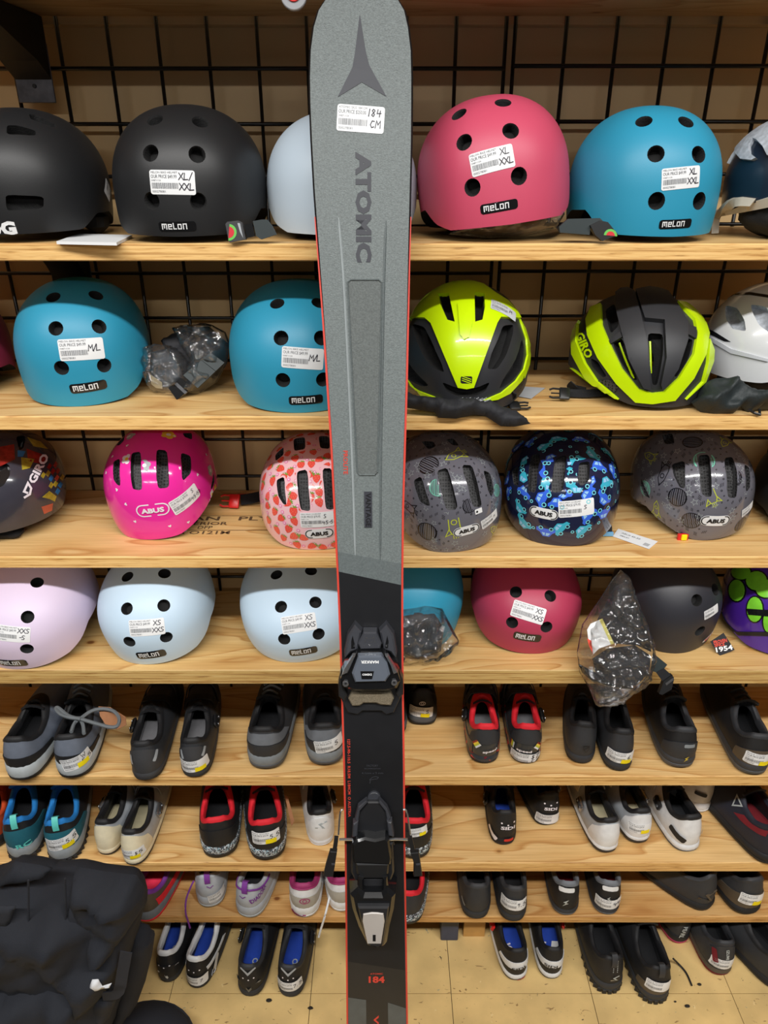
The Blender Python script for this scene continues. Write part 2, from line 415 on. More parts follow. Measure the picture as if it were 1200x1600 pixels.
class Design:
    """flat print in a local plane, later laid on a surface"""
    def __init__(s): s.v = []; s.f = []; s.m = []; s.mats = []
    def mi(s, m):
        if m not in s.mats: s.mats.append(m)
        return s.mats.index(m)
    def raw(s, vs, fs, m, layer):
        k = len(s.v); s.v += [(x, y, layer) for x, y in vs]; s.f += [tuple(i + k for i in f) for f in fs]; s.m += [s.mi(m)] * len(fs)
    def fill(s, poly, m, layer=0, step=None):
        vs, fs = tri_fill(poly, step); s.raw(vs, fs, m, layer)
    def stroke(s, pts, w, m, layer=1, closed=False):
        pts = [V((p[0], p[1])) for p in pts]; n = len(pts); vs = []
        for i, p in enumerate(pts):
            a = pts[(i - 1) % n] if (closed or i > 0) else p; b = pts[(i + 1) % n] if (closed or i < n - 1) else p
            d0 = (p - a); d1 = (b - p)
            d0 = d0.normalized() if d0.length > 1e-9 else d1.normalized(); d1 = d1.normalized() if d1.length > 1e-9 else d0
            t = d0 + d1
            t = t.normalized() if t.length > 1e-6 else d0
            nn = V((-t.y, t.x)); k = 1 / max(.45, nn.dot(V((-d0.y, d0.x))))
            e0 = -t * w * .4 if (i == 0 and not closed) else V((0, 0)); e1 = t * w * .4 if (i == n - 1 and not closed) else V((0, 0))
            vs += [tuple(p + e0 + e1 + nn * w / 2 * k), tuple(p + e0 + e1 - nn * w / 2 * k)]
        fs = []
        for i in range(n if closed else n - 1):
            a = 2 * i; b = 2 * ((i + 1) % n); fs.append((a, a + 1, b + 1, b))
        s.raw(vs, fs, m, layer)
    def text(s, t, x, y, h, m, layer=1, bold=0.0, width=None, anchor='l', rot=0, shear=0):
        vs, fs, asp = text_mesh(t, bold)
        sx = h if width is None else width / asp
        w = asp * sx; ox = {'l': 0, 'c': -w / 2, 'r': -w}[anchor]; c, sn = cos(rot), sin(rot)
        out = []
        for a, b in vs:
            px = a * sx + ox + shear * b * h; py = b * h - (h / 2 if anchor == 'c' else 0)
            out.append((x + px * c - py * sn, y + px * sn + py * c))
        s.raw(out, fs, m, layer)
    def pen(s, t, x, y, h, m, w=None, layer=2, font=GL, adv=.82, slant=.08, xs=1.0):
        for ch in t:
            for st in font.get(ch, []): s.stroke([(x + (a + slant * b) * h * xs, y + b * h) for a, b in st], w or h * .13, m, layer)
            x += h * adv * xs * (.55 if ch in '1.-/ ' else 1)
    def xform(s, ox, oy, rot, sc):
        c, sn = cos(rot), sin(rot); s.v = [(ox + (x * c - y * sn) * sc, oy + (x * sn + y * c) * sc, l) for x, y, l in s.v]; return s
    def merge(s, d, ox=0, oy=0, rot=0, sc=1):
        c, sn = cos(rot), sin(rot); k = len(s.v)
        s.v += [(ox + (x * c - y * sn) * sc, oy + (x * sn + y * c) * sc, l) for x, y, l in d.v]
        s.f += [tuple(i + k for i in f) for f in d.f]; s.m += [s.mi(d.mats[i]) for i in d.m]
    def on_plane(s, name, C, T, B, parent, eps=.0003, dl=.0002, label=None):
        C, T, B = V(C), V(T).normalized(), V(B).normalized(); N = T.cross(B)
        return mesh_obj(name, [C + T * x + B * y + N * (eps + dl * l) for x, y, l in s.v], s.f, s.mats, parent, s.m, False, label=label)
    def on_surface(s, name, bvh, C, N, T, parent, eps=.0006, dl=.0003, label=None, normal_fn=None, drop=None):
        vs = lay(bvh, C, N, T, s.v, eps, dl)
        fs, fm = s.f, s.m
        return mesh_obj(name, vs, fs, s.mats, parent, fm, True, None, label=label)
def lay(bvh, C, N, T, v2, eps, dl):
    N = V(N).normalized(); T = V(T); T = (T - N * T.dot(N)).normalized(); B = N.cross(T); C = V(C); out = []
    for x, y, l in v2:
        p = C + T * x + B * y
        h = bvh.ray_cast(p + N * .05, -N, .12)
        if h[0] is None:
            q = bvh.find_nearest(p); h = (q[0], q[1])
        n = h[1] if h[1].dot(N) > 0 else -h[1]
        out.append(h[0] + n * (eps + dl * l))
    return out

def price_design(w, h, title, price, hand, yellow=False, hand_scale=1.0):
    d = Design()
    d.fill(rrect(w, h, h * .1), 'white_paper', 0, step=w / 9)
    d.text(title, -w * .47, h * .36, h * .085, 'ink_grey', 1, width=w * .6)
    d.text('OUR PRICE ' + price, -w * .47, h * .15, h * .16, 'ink_grey', 1, bold=.01, width=w * .58)
    d.text('104871/134', -w * .47, h * .04, h * .07, 'ink_grey', 1, width=w * .22)
    rnd = random.Random(title + price); x = -w * .46
    while x < w * .13:
        bw = rnd.choice((.006, .01, .014)) * w; d.fill([(x, -h * .26), (x + bw, -h * .26), (x + bw, -h * .02), (x, -h * .02)], 'ink_grey', 1); x += bw + rnd.choice((.007, .012)) * w
    d.text('000278081', -w * .46, -h * .42, h * .09, 'ink_grey', 1, width=w * .3)
    if hand:
        hh = h * .27 * hand_scale
        for i, t in enumerate(hand):
            d.pen(t, w * (.20 if len(t) < 3 else .15), h * (.12 - i * .42) if len(hand) > 1 else -h * .08, hh, 'marker_ink')
    if yellow: d.fill([(w * -.02, -h * .46), (w * .36, -h * .5), (w * .38, -h * .12), (0, -h * .08)], 'yellow_paper', 3, step=w / 9)
    return d

# ================================================================== the setting
Y_FRONT, Y_BACK, Y_GRID, Y_WALL = 1.056, 1.321, 1.3295, 1.368
mat('wall_paint', (212, 180, 130), .42, var=.05, scale=3, bump=.05, bscale=60)
mat('grid_black', (16, 16, 17), .35, var=0)
mat('bracket_black', (14, 14, 15), .5, var=.1)
mat('steel_worn', (92, 92, 98), .45, metal=.6, var=.3, scale=60)
fleck_mat('vinyl_tile', (222, 190, 128), [((150, 120, 78), 46, .69, (1, 2.2, 1)), ((232, 206, 150), 34, .73, (1.6, 1, 1)), ((74, 64, 52), 80, .735, (1.5, 1, 1)), ((150, 150, 128), 55, .75, (1, 1.6, 1))], .38)
mat('tile_joint', (92, 74, 48), .8)

mat('shop_wall', (70, 67, 64), .7, var=.05, scale=3)
mat('ceiling_white', (150, 148, 143), .8, var=.02, scale=3)
mat('floor_vinyl_far', (72, 64, 50), .5, var=.1, scale=6)
RX, RY, RZ = 3.2, -5.6, 3.3
def struct_box(name, c, size, m):
    w = MB(); w.box(c, size); return tag(w.obj(name, m, smooth=False), kind='structure')
struct_box('wall_back', (0, Y_WALL + .05, RZ / 2), (2 * RX, .1, RZ), 'wall_paint')
struct_box('wall_front', (0, RY - .05, RZ / 2), (2 * RX, .1, RZ), 'shop_wall')
struct_box('light_block_wall', (0, -1.35, .95), (5.2, .1, 1.9), 'shop_wall')   # unseen low partition, added to keep far tube light off the lower shelves
struct_box('wall_left', (-RX - .05, (RY + Y_WALL) / 2, RZ / 2), (.1, Y_WALL - RY, RZ), 'shop_wall')
struct_box('wall_right', (RX + .05, (RY + Y_WALL) / 2, RZ / 2), (.1, Y_WALL - RY, RZ), 'shop_wall')
struct_box('ceiling', (0, (RY + Y_WALL) / 2, RZ + .05), (2 * RX, Y_WALL - RY, .1), 'ceiling_white')
floor = struct_box('floor', (0, (RY + Y_WALL) / 2, -.0535), (2 * RX, Y_WALL - RY, .1), 'floor_vinyl_far')
TS = .3048
tm = None
for i in range(-4, 5):
    for j in range(-3, 2):
        cx = .146 + (i + .5) * TS; cy = .982 + (j + .5) * TS
        if cy + TS / 2 > Y_WALL + .002: 
            y1 = Y_WALL - .001; y0 = cy - TS / 2 + .0007
        else: y0, y1 = cy - TS / 2 + .0007, cy + TS / 2 - .0007
        t = MB(); t.box((cx, (y0 + y1) / 2, -.0015), (TS - .0014, y1 - y0, .003)); t.obj('tile', 'vinyl_tile', floor, smooth=False)
bb = MB(); bb.box((0, Y_WALL - .003, .05), (2 * RX, .006, .1)); tag(bb.obj('baseboard_back', mat('cove_base', (58, 50, 42), .5), smooth=False), kind='structure')

# wire grid panels
def wire(p0, p1, parent, r=.0031):
    m = MB(); m.tube([p0, p1], r, 6); return m.obj('wire', 'grid_black', parent, sharp=None)
def grid_panel(label, xs, zs, x0, x1, z0, z1):
    t = thing('grid_panel', label, 'grid panel', ((x0 + x1) / 2, Y_GRID, z0))
    for x in xs: wire((x, Y_GRID + .0032, z0), (x, Y_GRID + .0032, z1), t)
    for z in zs: wire((x0, Y_GRID - .003, z), (x1, Y_GRID - .003, z), t)
    return t
zl = [1.761 + .0762 * k for k in range(-20, 4)]
gl = grid_panel('black wire grid panel on the wall behind the left shelves and the ski', [.1865 - .0762 * k for k in range(0, 15)], zl, .1865 - .0762 * 14, .1865, zl[0], zl[-1])
zr = [z + .0034 for z in zl]
gr = grid_panel('black wire grid panel on the wall at the right, beyond the double upright', [.2004 + .0778 * k for k in range(0, 11)], zr, .2004, .2004 + .0778 * 10, zr[0], zr[-1])

# shelf boards: (underside z, top z, label)
SH = {}
def shelf(key, z0, z1, label, seed, tint=(1, 1, 1), tilt=0.0, yf=Y_FRONT, edge_tint=None, yback=None):
    SH[key] = z1
    xl, xr = -1.15, 1.15; b = .0015; yb = yback or Y_BACK
    prof = [(yb, z0), (yb, z1), (yf + b, z1), (yf, z1 - b), (yf, z0 + b), (yf + b, z0)]
    nx = 24; rings = []
    rnd = random.Random(seed)
    for i in range(nx + 1):
        x = xl + (xr - xl) * i / nx; dz = tilt * x * 0; wv = .0008 * noise.noise(V((x * 4, seed, 0)))
        rings.append([V((x, y - (wv if y < yf + .01 else 0), z + dz)) for y, z in prof])
    m = MB(); m.loft(rings, True, True, True)
    m.m = []
    for f in m.f:
        if len(f) > 4: m.m.append(1); continue
        ys = [m.v[i].y for i in f]
        m.m.append(1 if max(ys) < yf + .004 else 0)
    o = root_mesh('shelf_board', m.v, m.f, [wood_face('ply_face_%d' % seed, seed, tint), wood_edge('ply_edge_%d' % seed, seed, edge_tint or tint)], (0, yf, z0), label, 'shelf', 'plywood shelf boards', fm=m.m, smooth=False)
    return o
shelf('T', 1.829, 1.850, 'topmost plywood shelf board, only its underside seen above the helmets', 1, (.86, .84, .82), yf=1.05, yback=1.325)
struct_box('light_leak_strip', (0, 1.3525, 1.84), (2.3, .029, .04), 'wall_paint')   # strip added to stop light leaking down the wall behind the topmost board
shelf('A', 1.510, 1.5325, 'plywood shelf board under the upper row of large helmets', 2)
sB = shelf('B', 1.2655, 1.2875, 'plywood shelf board carrying two neon yellow helmets', 3)
sC = shelf('C', 1.0245, 1.0465, "plywood shelf board with children's patterned helmets", 4)
shelf('D', .784, .815, 'rough-edged plywood shelf board with pale blue helmets', 5, (.97, .97, .95), edge_tint=(.84, .86, .84))
shelf('E', .5355, .561, 'plywood shelf board under the highest row of shoes', 6)
shelf('F', .292, .319, 'plywood shelf board with teal shoes and red-collared shoes', 7, (1, 1.0, 1.0))
shelf('G', .129, .150, 'lowest plywood shelf board with silver and white running shoes', 8, (.92, .88, .84))

# printed stamp on the third board
d = Design()
mat('stamp_ink', (96, 72, 48), .7, var=0)
d.stroke([(-.13, .015), (.105, .015), (.135, -.012), (.10, -.042), (-.10, -.042)], .0016, 'stamp_ink')
d.text('CAN   PLY', -.085, -.004, .016, 'stamp_ink', bold=.02, width=.17)
d.text('EXTERIOR', -.09, -.022, .012, 'stamp_ink', bold=.015, width=.10); d.text('DFP', -.04, -.037, .011, 'stamp_ink', bold=.015)
d.text('CSA O121M', -.1, -.057, .012, 'stamp_ink', bold=.015, width=.12)
p = at_z(350, 812, SH['C']); d.on_plane('stamp', p, (1, 0, 0), (0, 1, 0), sC)

# supports under the lowest board
m = MB(); p = at_z(702, 1470, 0); m.box((p.x, p.y + .02, .0645), (.040, .04, .129), bevel=.002)
root_mesh('support_block', m.v, m.f, mat('block_slate', (66, 72, 92), .6, var=.15), (p.x, p.y, 0), 'slate-painted wooden block propping up the lowest shelf', 'block')
m = MB(); p2 = V((p.x + .058, p.y + .03, 0)); m.box((p2.x, p2.y, .0645), (.05, .04, .129), bevel=.001)
root_mesh('support_block', m.v, m.f, mat('block_pine', (196, 150, 84), .6, var=.12), (p2.x, p2.y, 0), 'bare pine block behind the slate-painted block under the lowest shelf', 'block')

# shelf brackets
def bracket(x, ztop, label, plate=True, reach=Y_FRONT + .06):
    t = thing('shelf_bracket', label, 'bracket', (x, Y_GRID, ztop - .1), 'black shelf brackets')
    a = MB()
    th = .028
    prof = [(Y_GRID - .007, ztop - .001), (reach, ztop - .001), (reach, ztop - .014), (Y_GRID - .05, ztop - .062 if reach < 1.2 else ztop - .035), (Y_GRID - .007, ztop - .085)]
    a.loft([[V((x - th, y, z)) for y, z in prof], [V((x + th, y, z)) for y, z in prof]], True, True, True)
    a.obj('arm', 'bracket_black', t, smooth=False)
    if plate:
        b = MB(); b.box((x, Y_GRID - .0085, ztop - .075), (.058, .003, .08), bevel=.001); b.obj('back_plate', 'steel_worn', t, smooth=False)
        c = MB(); c.disc((x, Y_GRID - .011, ztop - .092), (0, -1, 0), .003, .002); c.obj('screw', 'bracket_black', t)
bx = at_y(52, 100, Y_GRID).x
bracket(bx, 1.829, 'black steel bracket holding up the topmost shelf at the left')
bracket(bx + .01, 1.510, 'black steel bracket below the upper helmet shelf at the far left', reach=1.255)

# ================================================================== helmets
class Dome:
    """helmet bowl: superellipsoid cap with a shaped rim; front faces -Y before turning"""
    def __init__(s, a, b, ct, drop, n=2.3, yaw=0, pitch=0, roll=0, rim='melon', thick=.02, clow=1.6):
        s.a, s.b, s.ct, s.drop, s.n, s.thick, s.rimk, s.clowk = a, b, ct, drop, n, thick, rim, clow
        s.R = Matrix.Rotation(radians(yaw), 3, 'Z') @ Matrix.Rotation(radians(roll), 3, 'Y') @ Matrix.Rotation(radians(pitch), 3, 'X')
        s.c = V((0, 0, 0))
    def rim(s, az):
        a = abs((az + pi) % (2 * pi) - pi)           # 0 front .. pi back
        d = s.drop
        if s.rimk == 'melon':  # brow, ear arch, nape
            return -d * table(a, [(0, 1), (.75, .97), (1.0, .8), (1.25, .45), (1.7, .5), (2.2, .9), (pi, 1.15)])
        if s.rimk == 'bowl':
            return -d * table(a, [(0, 1), (1.1, .95), (1.4, .6), (1.8, .6), (2.3, 1.0), (pi, 1.2)])
        if s.rimk == 'kid':
            return -d * table(a, [(0, 1), (.5, .97), (1.0, .62), (1.5, .35), (2.0, .55), (2.6, .9), (pi, 1.0)])
        return -d
    def radial(s, d):
        c = s.ct if d.z >= 0 else s.ct * s.clowk
        k = (abs(d.x / s.a) ** s.n + abs(d.y / s.b) ** s.n + abs(d.z / c) ** s.n) ** (-1 / s.n)
        return d * k
    def local_normal(s, p):
        c = s.ct if p.z >= 0 else s.ct * s.clowk; n = s.n
        g = lambda x, k: (abs(x / k) ** (n - 1)) / k * (1 if x >= 0 else -1)
        return V((g(p.x, s.a), g(p.y, s.b), g(p.z, c))).normalized()
    def normal(s, w): return s.R @ s.local_normal(s.R.transposed() @ (w - s.c))
    def rings(s, N, K):
        out = [[] for _ in range(K + 1)]
        for i in range(N):
            az = 2 * pi * i / N; zr = s.rim(az)
            lo, hi = .4, 2.9
            for _ in range(24):
                m = (lo + hi) / 2
                if s.radial(V((sin(az) * sin(m), -cos(az) * sin(m), cos(m)))).z > zr: lo = m
                else: hi = m
            for k in range(K + 1):
                ph = .02 + (lo - .02) * k / K
                out[k].append(s.radial(V((sin(az) * sin(ph), -cos(az) * sin(ph), cos(ph)))))
        return out
    def place(s, shelf_z, x, y):
        pts = [s.R @ p for r in s.rings(40, 10) for p in r]
        s.c = V((x, y, shelf_z - min(p.z for p in pts) + .0005)); return [p + s.c for p in pts]
    def fit(s, shelf_z, box, x0=None, y0=1.2, ymax=None):
        u0, v0, u1, v1 = box; x = at_y((u0 + u1) / 2, (v1), y0).x; y = y0
        for _ in range(14):
            uv = [proj(p) for p in s.place(shelf_z, x, y)]
            U0 = min(p[0] for p in uv); U1 = max(p[0] for p in uv); V0 = min(p[1] for p in uv); V1 = max(p[1] for p in uv)
            k = (u1 - u0) / (U1 - U0); s.a *= k; s.b *= k
            x += ((u0 + u1) - (U0 + U1)) / 2 * (y / 1150) * .9
            if v0 is not None:
                kk = 1 + .7 * ((V1 - v0) / (V1 - V0) - 1); s.ct *= kk; s.drop *= kk
            y += (V1 - v1) * .0016 * .6
            if ymax: y = min(y, ymax - s.b)
            y = max(y, Y_FRONT - (.018 if shelf_z < .9 else .006) + max(s.b, s.a))
        s.place(shelf_z, x, y)
        return s
    def finish(s, N=84, K=30):
        o = s.rings(N, K); i_ = 1 - s.thick / s.a
        inn = [[V((p.x * i_, p.y * i_, p.z * i_)) for p in r] for r in o]
        for j in range(N): inn[K][j].z = o[K][j].z
        rings = o + inn[::-1]
        m = MB(); m.loft([[s.R @ p + s.c for p in r] for r in rings], True, True, True)
        # outward orientation
        s.v, s.f = m.v, [tuple(reversed(f)) for f in m.f]
        s.nout = N * K
        s.fm = [0] * (N * K) + [1] * (len(m.f) - N * K - 2) + [0, 1]
        s.bvh = BVHTree.FromPolygons(s.v, s.f)
        mo = MB(); mo.loft([[s.R @ p + s.c for p in r] for r in o], True, True, False)
        s.obvh = BVHTree.FromPolygons(mo.v, [tuple(reversed(f)) for f in mo.f])
        return s
    def hit(s, u, v):
        d = ray(u, v).normalized(); h = s.obvh.ray_cast(CAM, d)
        if h[0] is None:
            t = (s.c - CAM).dot(d); q = s.obvh.find_nearest(CAM + d * t); p = q[0]
        else: p = h[0]
        return p, s.normal(p)
def img_T(u, v, n, rot=0):
    """tangent on a surface that looks level in the photograph, turned by rot (degrees, anticlockwise)"""
    t = RGT * cos(radians(rot)) - DWN * sin(radians(rot))
    return (t - n * t.dot(n)).normalized()

def cut_shell(dome, name, cutters, mats, parent):
    """bowl minus its vents"""
    me = bpy.data.meshes.new(name); base = root_loc(parent)
    me.from_pydata([v - base for v in dome.v], [], dome.f)
    for m in mats: me.materials.append(MATS[m] if isinstance(m, str) else m)
    me.polygons.foreach_set('material_index', dome.fm)
    ob = bpy.data.objects.new(name, me); COL.objects.link(ob)
    def cut_with(ob, cs):
        me = ob.data
        cm = bpy.data.meshes.new('cut'); cm.from_pydata([v - base for v in cs.v], [], cs.f)
        for m in mats: cm.materials.append(MATS[m] if isinstance(m, str) else m)
        cm.polygons.foreach_set('material_index', [2] * len(cm.polygons))
        bm = bmesh.new(); bm.from_mesh(cm); bmesh.ops.recalc_face_normals(bm, faces=bm.faces); bm.to_mesh(cm); bm.free()
        co = bpy.data.objects.new('cut', cm); COL.objects.link(co)
        md = ob.modifiers.new('vents', 'BOOLEAN'); md.operation = 'DIFFERENCE'; md.object = co; md.solver = 'EXACT'; md.material_mode = 'INDEX'
        dg = bpy.context.evaluated_depsgraph_get(); new = bpy.data.meshes.new_from_object(ob.evaluated_get(dg))
        ob.modifiers.clear(); bpy.data.objects.remove(co); bpy.data.meshes.remove(cm)
        if len(new.polygons) < len(me.polygons) * .85: bpy.data.meshes.remove(new); return False
        ob.data = new; bpy.data.meshes.remove(me); new.name = name; return True
    cutters = [c for c in cutters if c.f]
    if cutters:
        al = MB()
        for c in cutters: al.add(c.v, c.f)
        if not cut_with(ob, al):
            for c in cutters: cut_with(ob, c)
    me = ob.data
    me.polygons.foreach_set('use_smooth', [True] * len(me.polygons))
    nrm = []
    for p in me.polygons:
        for li in p.loop_indices:
            if p.material_index == 0:
                nrm.append(dome.normal(me.vertices[me.loops[li].vertex_index].co + base))
            else: nrm.append(p.normal.copy())
    me.normals_split_custom_set(nrm)
    ob.parent = parent
    return ob
def vent_round(cut, dome, u, v, r, depth=.016):
    p, n = dome.hit(u, v); a = n.orthogonal().normalized(); b = n.cross(a)
    R = lambda q, o: [p + n * o + a * cos(2 * pi * j / 18) * q + b * sin(2 * pi * j / 18) * q for j in range(18)]
    cut.loft([R(r * .86, -depth), R(r, -.003), R(r * 1.16, .001), R(r * 1.3, .03)], True, True, True)
def vent_poly(cut, dome, poly, depth=.012, out=.03):
    """vent cut along the surface normal; poly in photograph pixels"""
    hs = [dome.hit(u, v) for u, v in poly]
    n = sum((h[1] for h in hs), V((0, 0, 0))).normalized()
    cut.loft([[h[0] - n * depth for h in hs], [h[0] + n * out for h in hs]], True, True, True)
def round_poly(poly, r=.22):
    out = []; n = len(poly)
    for i in range(n):
        a, b, c = V(poly[i - 1]), V(poly[i]), V(poly[(i + 1) % n])
        for t in (0, .5, 1):
            p = b.lerp(a, r); q = b.lerp(c, r)
            out.append(tuple((p * (1 - t) ** 2 + b * 2 * t * (1 - t) + q * t * t)))
    return out
def panel_px(name, dome, poly, m, parent, th=.004, step=6, label=None, lift=0, holes=()):
    """raised shell panel following the bowl; outline in photograph pixels"""
    vs, fs = tri_fill(poly, step, holes); hs = [dome.hit(u, v) for u, v in vs]; n = len(vs)
    ed = {}
    for f in fs:
        for i in range(len(f)): ed[(f[i], f[(i + 1) % len(f)])] = 1
    bd = [e for e in ed if (e[1], e[0]) not in ed]
    V3 = [h[0] + h[1] * (th + lift) for h in hs] + [h[0] - h[1] * .001 for h in hs]
    F3 = [tuple(reversed(f)) for f in fs] + [(a, b, b + n, a + n) for a, b in bd]
    return mesh_obj(name, V3, F3, m, parent, None, True, 50, label)
def sticker_px(dome_or_bvh, parent, u, v, wpx, rot, title, price, hand, ratio=.5, dome=None, yellow=False, name='price_sticker', hs=1.0, w=None):
    p, n = dome.hit(u, v)
    zc = (p - CAM).dot(FWD); w = w or wpx * zc / F_PX
    d = price_design(w, w * ratio, title, price, hand, yellow, hs)
    d.on_surface(name, dome.obvh, p, n, img_T(u, v, n, rot), parent, label='white price label')
def badge_px(dome, parent, u, v, wpx, rot, ratio=.22):
    p, n = dome.hit(u, v); zc = (p - CAM).dot(FWD); w = wpx * zc / F_PX; h = w * ratio
    d = Design(); d.fill(rrect(w, h * 1.15, h * .35), 'black_gloss', 0, step=w / 10)
    lh = h * .68; kx = .22 / ratio; x = -w * .40
    for ch in 'MELON':
        wd = {'M': .66, 'E': .52, 'L': .46, 'O': .54, 'N': .54}[ch]
        for st in SQ[ch]: d.stroke([(x + a * lh * 1.22 * kx, -lh * .42 + b * lh) for a, b in st], lh * .17 * (kx + 1) / 2, 'white_paper', 1)
        x += (wd + .22) * lh * 1.22 * kx
    d.on_surface('logo_badge', dome.obvh, p, n, img_T(u, v, n, rot), parent, label='black badge with pale squared lettering')
def strap_loop(parent, pts, nrm=(0, -.6, .8), w=.016, th=.0015, m='black_fabric', name='strap'):
    s = MB(); s.ribbon(spline(pts, 14), nrm, w, th); return s.obj(name, m, parent)
def buckle(parent, p, d, n, m='black_plastic', L=.03, w=.02, name='buckle', prongs=True):
    """side-release buckle half: body plus prongs; d = long direction, n = face normal"""
    d = V(d).normalized(); n = V(n); n = (n - d * n.dot(d)).normalized(); s_ = d.cross(n)
    R = Matrix((s_, d, n)).transposed(); b = MB(); p = V(p)
    b.box(p, (w, L * .55, .006), R, bevel=.0015)
    if prongs:
        for k in (-1, 1):
            b.tube([p + s_ * k * w * .38 + d * L * .2, p + s_ * k * w * .42 + d * L * .6, p + s_ * k * w * .3 + d * L * .78], .0018, 6)
        b.tube([p + d * L * .2, p + d * L * .7], .0014, 6)
    return b.obj(name, m, parent)

def px_print(dome, parent, name, pieces, eps=.001, label=None):
    """print laid out as it appears from the front: pieces = (design in pixels with y up, u, v, rot)"""
    vs, fs, fm, mats = [], [], [], []
    for d, u, v, rot in pieces:
        c, sn = cos(radians(rot)), sin(radians(rot)); k = len(vs)
        for x, y, l in d.v:
            p, n = dome.hit(u + x * c - y * sn, v - (x * sn + y * c)); vs.append(p + n * (eps + .0002 * l))
        for f, mi in zip(d.f, d.m):
            if d.mats[mi] not in mats: mats.append(d.mats[mi])
            fs.append(tuple(i + k for i in f)); fm.append(mats.index(d.mats[mi]))
    return mesh_obj(name, vs, fs, mats, parent, fm, True, None, label)
# ---- plain skate helmets with round vents
def skate_helmet(label, cat_group, color, shelf_key, box, vents, badge, stick, yaw=0, pitch=0, roll=0, title='MELON BIKE HELMET', b_ratio=1.12, rough=.5, n=2.25, vr=.0100, ymax=1.318, ct=.115, drop=.06):
    dm = Dome(.11, .11 * b_ratio, ct, drop, n, yaw, pitch, roll)
    dm.fit(SH[shelf_key], box, ymax=ymax); dm.finish()
    t = thing('skate_helmet', label, 'helmet', (dm.c.x, dm.c.y, SH[shelf_key]), cat_group)
    cut = []
    for (u, v) in vents: cut.append(MB()); vent_round(cut[-1], dm, u, v, vr)
    cut_shell(dm, 'shell', cut, [color, 'dark_foam', 'dark_foam'], t)
    if badge: badge_px(dm, t, *badge, ratio=.32 if shelf_key == 'D' else .25 if shelf_key == 'B' else .22)
    if stick:
        sticker_px(None, t, *stick[:4], title, '$49.99', stick[4], dome=dm)
    return t, dm
G_SK = 'round-vented skate helmets on the shelves'
for nm, c in dict(shell_black=(30, 31, 33), shell_white=(196, 212, 226), shell_pink=(202, 76, 104), shell_blue=(44, 148, 182), shell_lilac=(222, 206, 232), shell_ice=(196, 220, 240), shell_rose=(178, 58, 88), shell_char=(44, 45, 52), shell_plum=(150, 46, 78)).items():
    mat(nm, c, .46, var=.015, scale=8, bump=.06, bscale=900)

# row A
hA2, dA2 = skate_helmet('matte black helmet with four round front vents, beside a helmet with slot vents', G_SK, 'shell_black', 'A', (175, 163, 418, 379), [(235, 239), (308, 241), (237, 314), (310, 315), (242, 187), (313, 190)], (277, 354, 58, 1), (269, 285, 70, -1, ['XL/', 'XXL']))
hA3, dA3 = skate_helmet('pale blue-white helmet mostly hidden behind the ski on the upper shelf', G_SK, 'shell_white', 'A', (417, 172, 651, 367), [], None, None, yaw=4, pitch=0)
hA4, dA4 = skate_helmet('pink helmet tilted on its side rim next to the ski', G_SK, 'shell_pink', 'A', (652, 147, 890, 366), [(798, 204), (725, 222), (811, 275), (738, 293), (717, 178), (786, 160)], (780, 323, 58, 11), (769, 250, 68, 13, ['XL', 'XXL']), roll=-7, yaw=4, pitch=-4)
hA5, dA5 = skate_helmet('bright blue helmet on the upper shelf, turned slightly to the right', G_SK, 'shell_blue', 'A', (885, 165, 1128, 376), [(1025, 240), (1092, 241), (1026, 314), (1093, 314), (1006, 189), (1072, 190)], (1056, 350, 54, 1), (1065, 278, 63, 6, ['XL', 'XXL']), yaw=10)
# row B
hB1, dB1 = skate_helmet('plum helmet cut off by the left edge, second shelf', G_SK, 'shell_plum', 'B', (-190, 445, 25, 600), [], None, None)
hB2, dB2 = skate_helmet('blue helmet on the second shelf beside a bag of pads', G_SK, 'shell_blue', 'B', (21, 433, 238, 626), [(87, 513), (155, 510), (96, 575), (163, 571), (83, 464), (150, 461)], (138, 605, 55, 2), (127, 546, 66, 2, ['M/L']), yaw=6, pitch=6)
hB4, dB4 = skate_helmet('blue helmet on the second shelf partly covered by the ski', G_SK, 'shell_blue', 'B', (358, 435, 576, 645), [(439, 528), (502, 528), (442, 594), (505, 593), (433, 474), (498, 473)], (478, 625, 53, 0), (473, 560, 65, -5, ['M/L']), yaw=4, pitch=6)
# row D
hD1, dD1 = skate_helmet('lilac helmet at the left end of the fourth shelf', G_SK, 'shell_lilac', 'D', (-55, 850, 157, 1048), [(43, 964), (42, 1014), (58, 910), (-18, 905), (-22, 968), (-18, 1016)], (19, 1036, 46, 0), (19, 991, 52, -8, ['XXS', '-S']), pitch=14, roll=-4)
hD2, dD2 = skate_helmet('ice blue helmet standing next to the lilac helmet', G_SK, 'shell_ice', 'D', (152, 850, 337, 1038), [(198, 951), (256, 946), (202, 1003), (260, 996), (199, 901), (257, 896)], (236, 1023, 46, 7), (229, 981, 54, 3, ['XS', 'XXS']), pitch=14, roll=-5, yaw=2)
hD3, dD3 = skate_helmet('ice blue helmet partly behind the ski on the fourth shelf', G_SK, 'shell_ice', 'D', (375, 848, 562, 1035), [(439, 948), (493, 941), (444, 999), (498, 991), (432, 898), (486, 892)], (474, 1018, 44, 5), (467, 974, 54, 9, ['XS', 'XXS']), pitch=14, roll=-3, yaw=8)
hD4, dD4 = skate_helmet('blue helmet behind a small bag of pads, just right of the ski', G_SK, 'shell_blue', 'D', (566, 840, 724, 972), [], None, None, pitch=4, roll=8)
hD5, dD5 = skate_helmet('rose red helmet with a label slanting down, fourth shelf', G_SK, 'shell_rose', 'D', (735, 845, 909, 1013), [(806, 925), (860, 931), (800, 973), (854, 980)], (824, 996, 43, -7), (826, 957, 52, -17, ['XS', 'XXS']), pitch=12, roll=3)
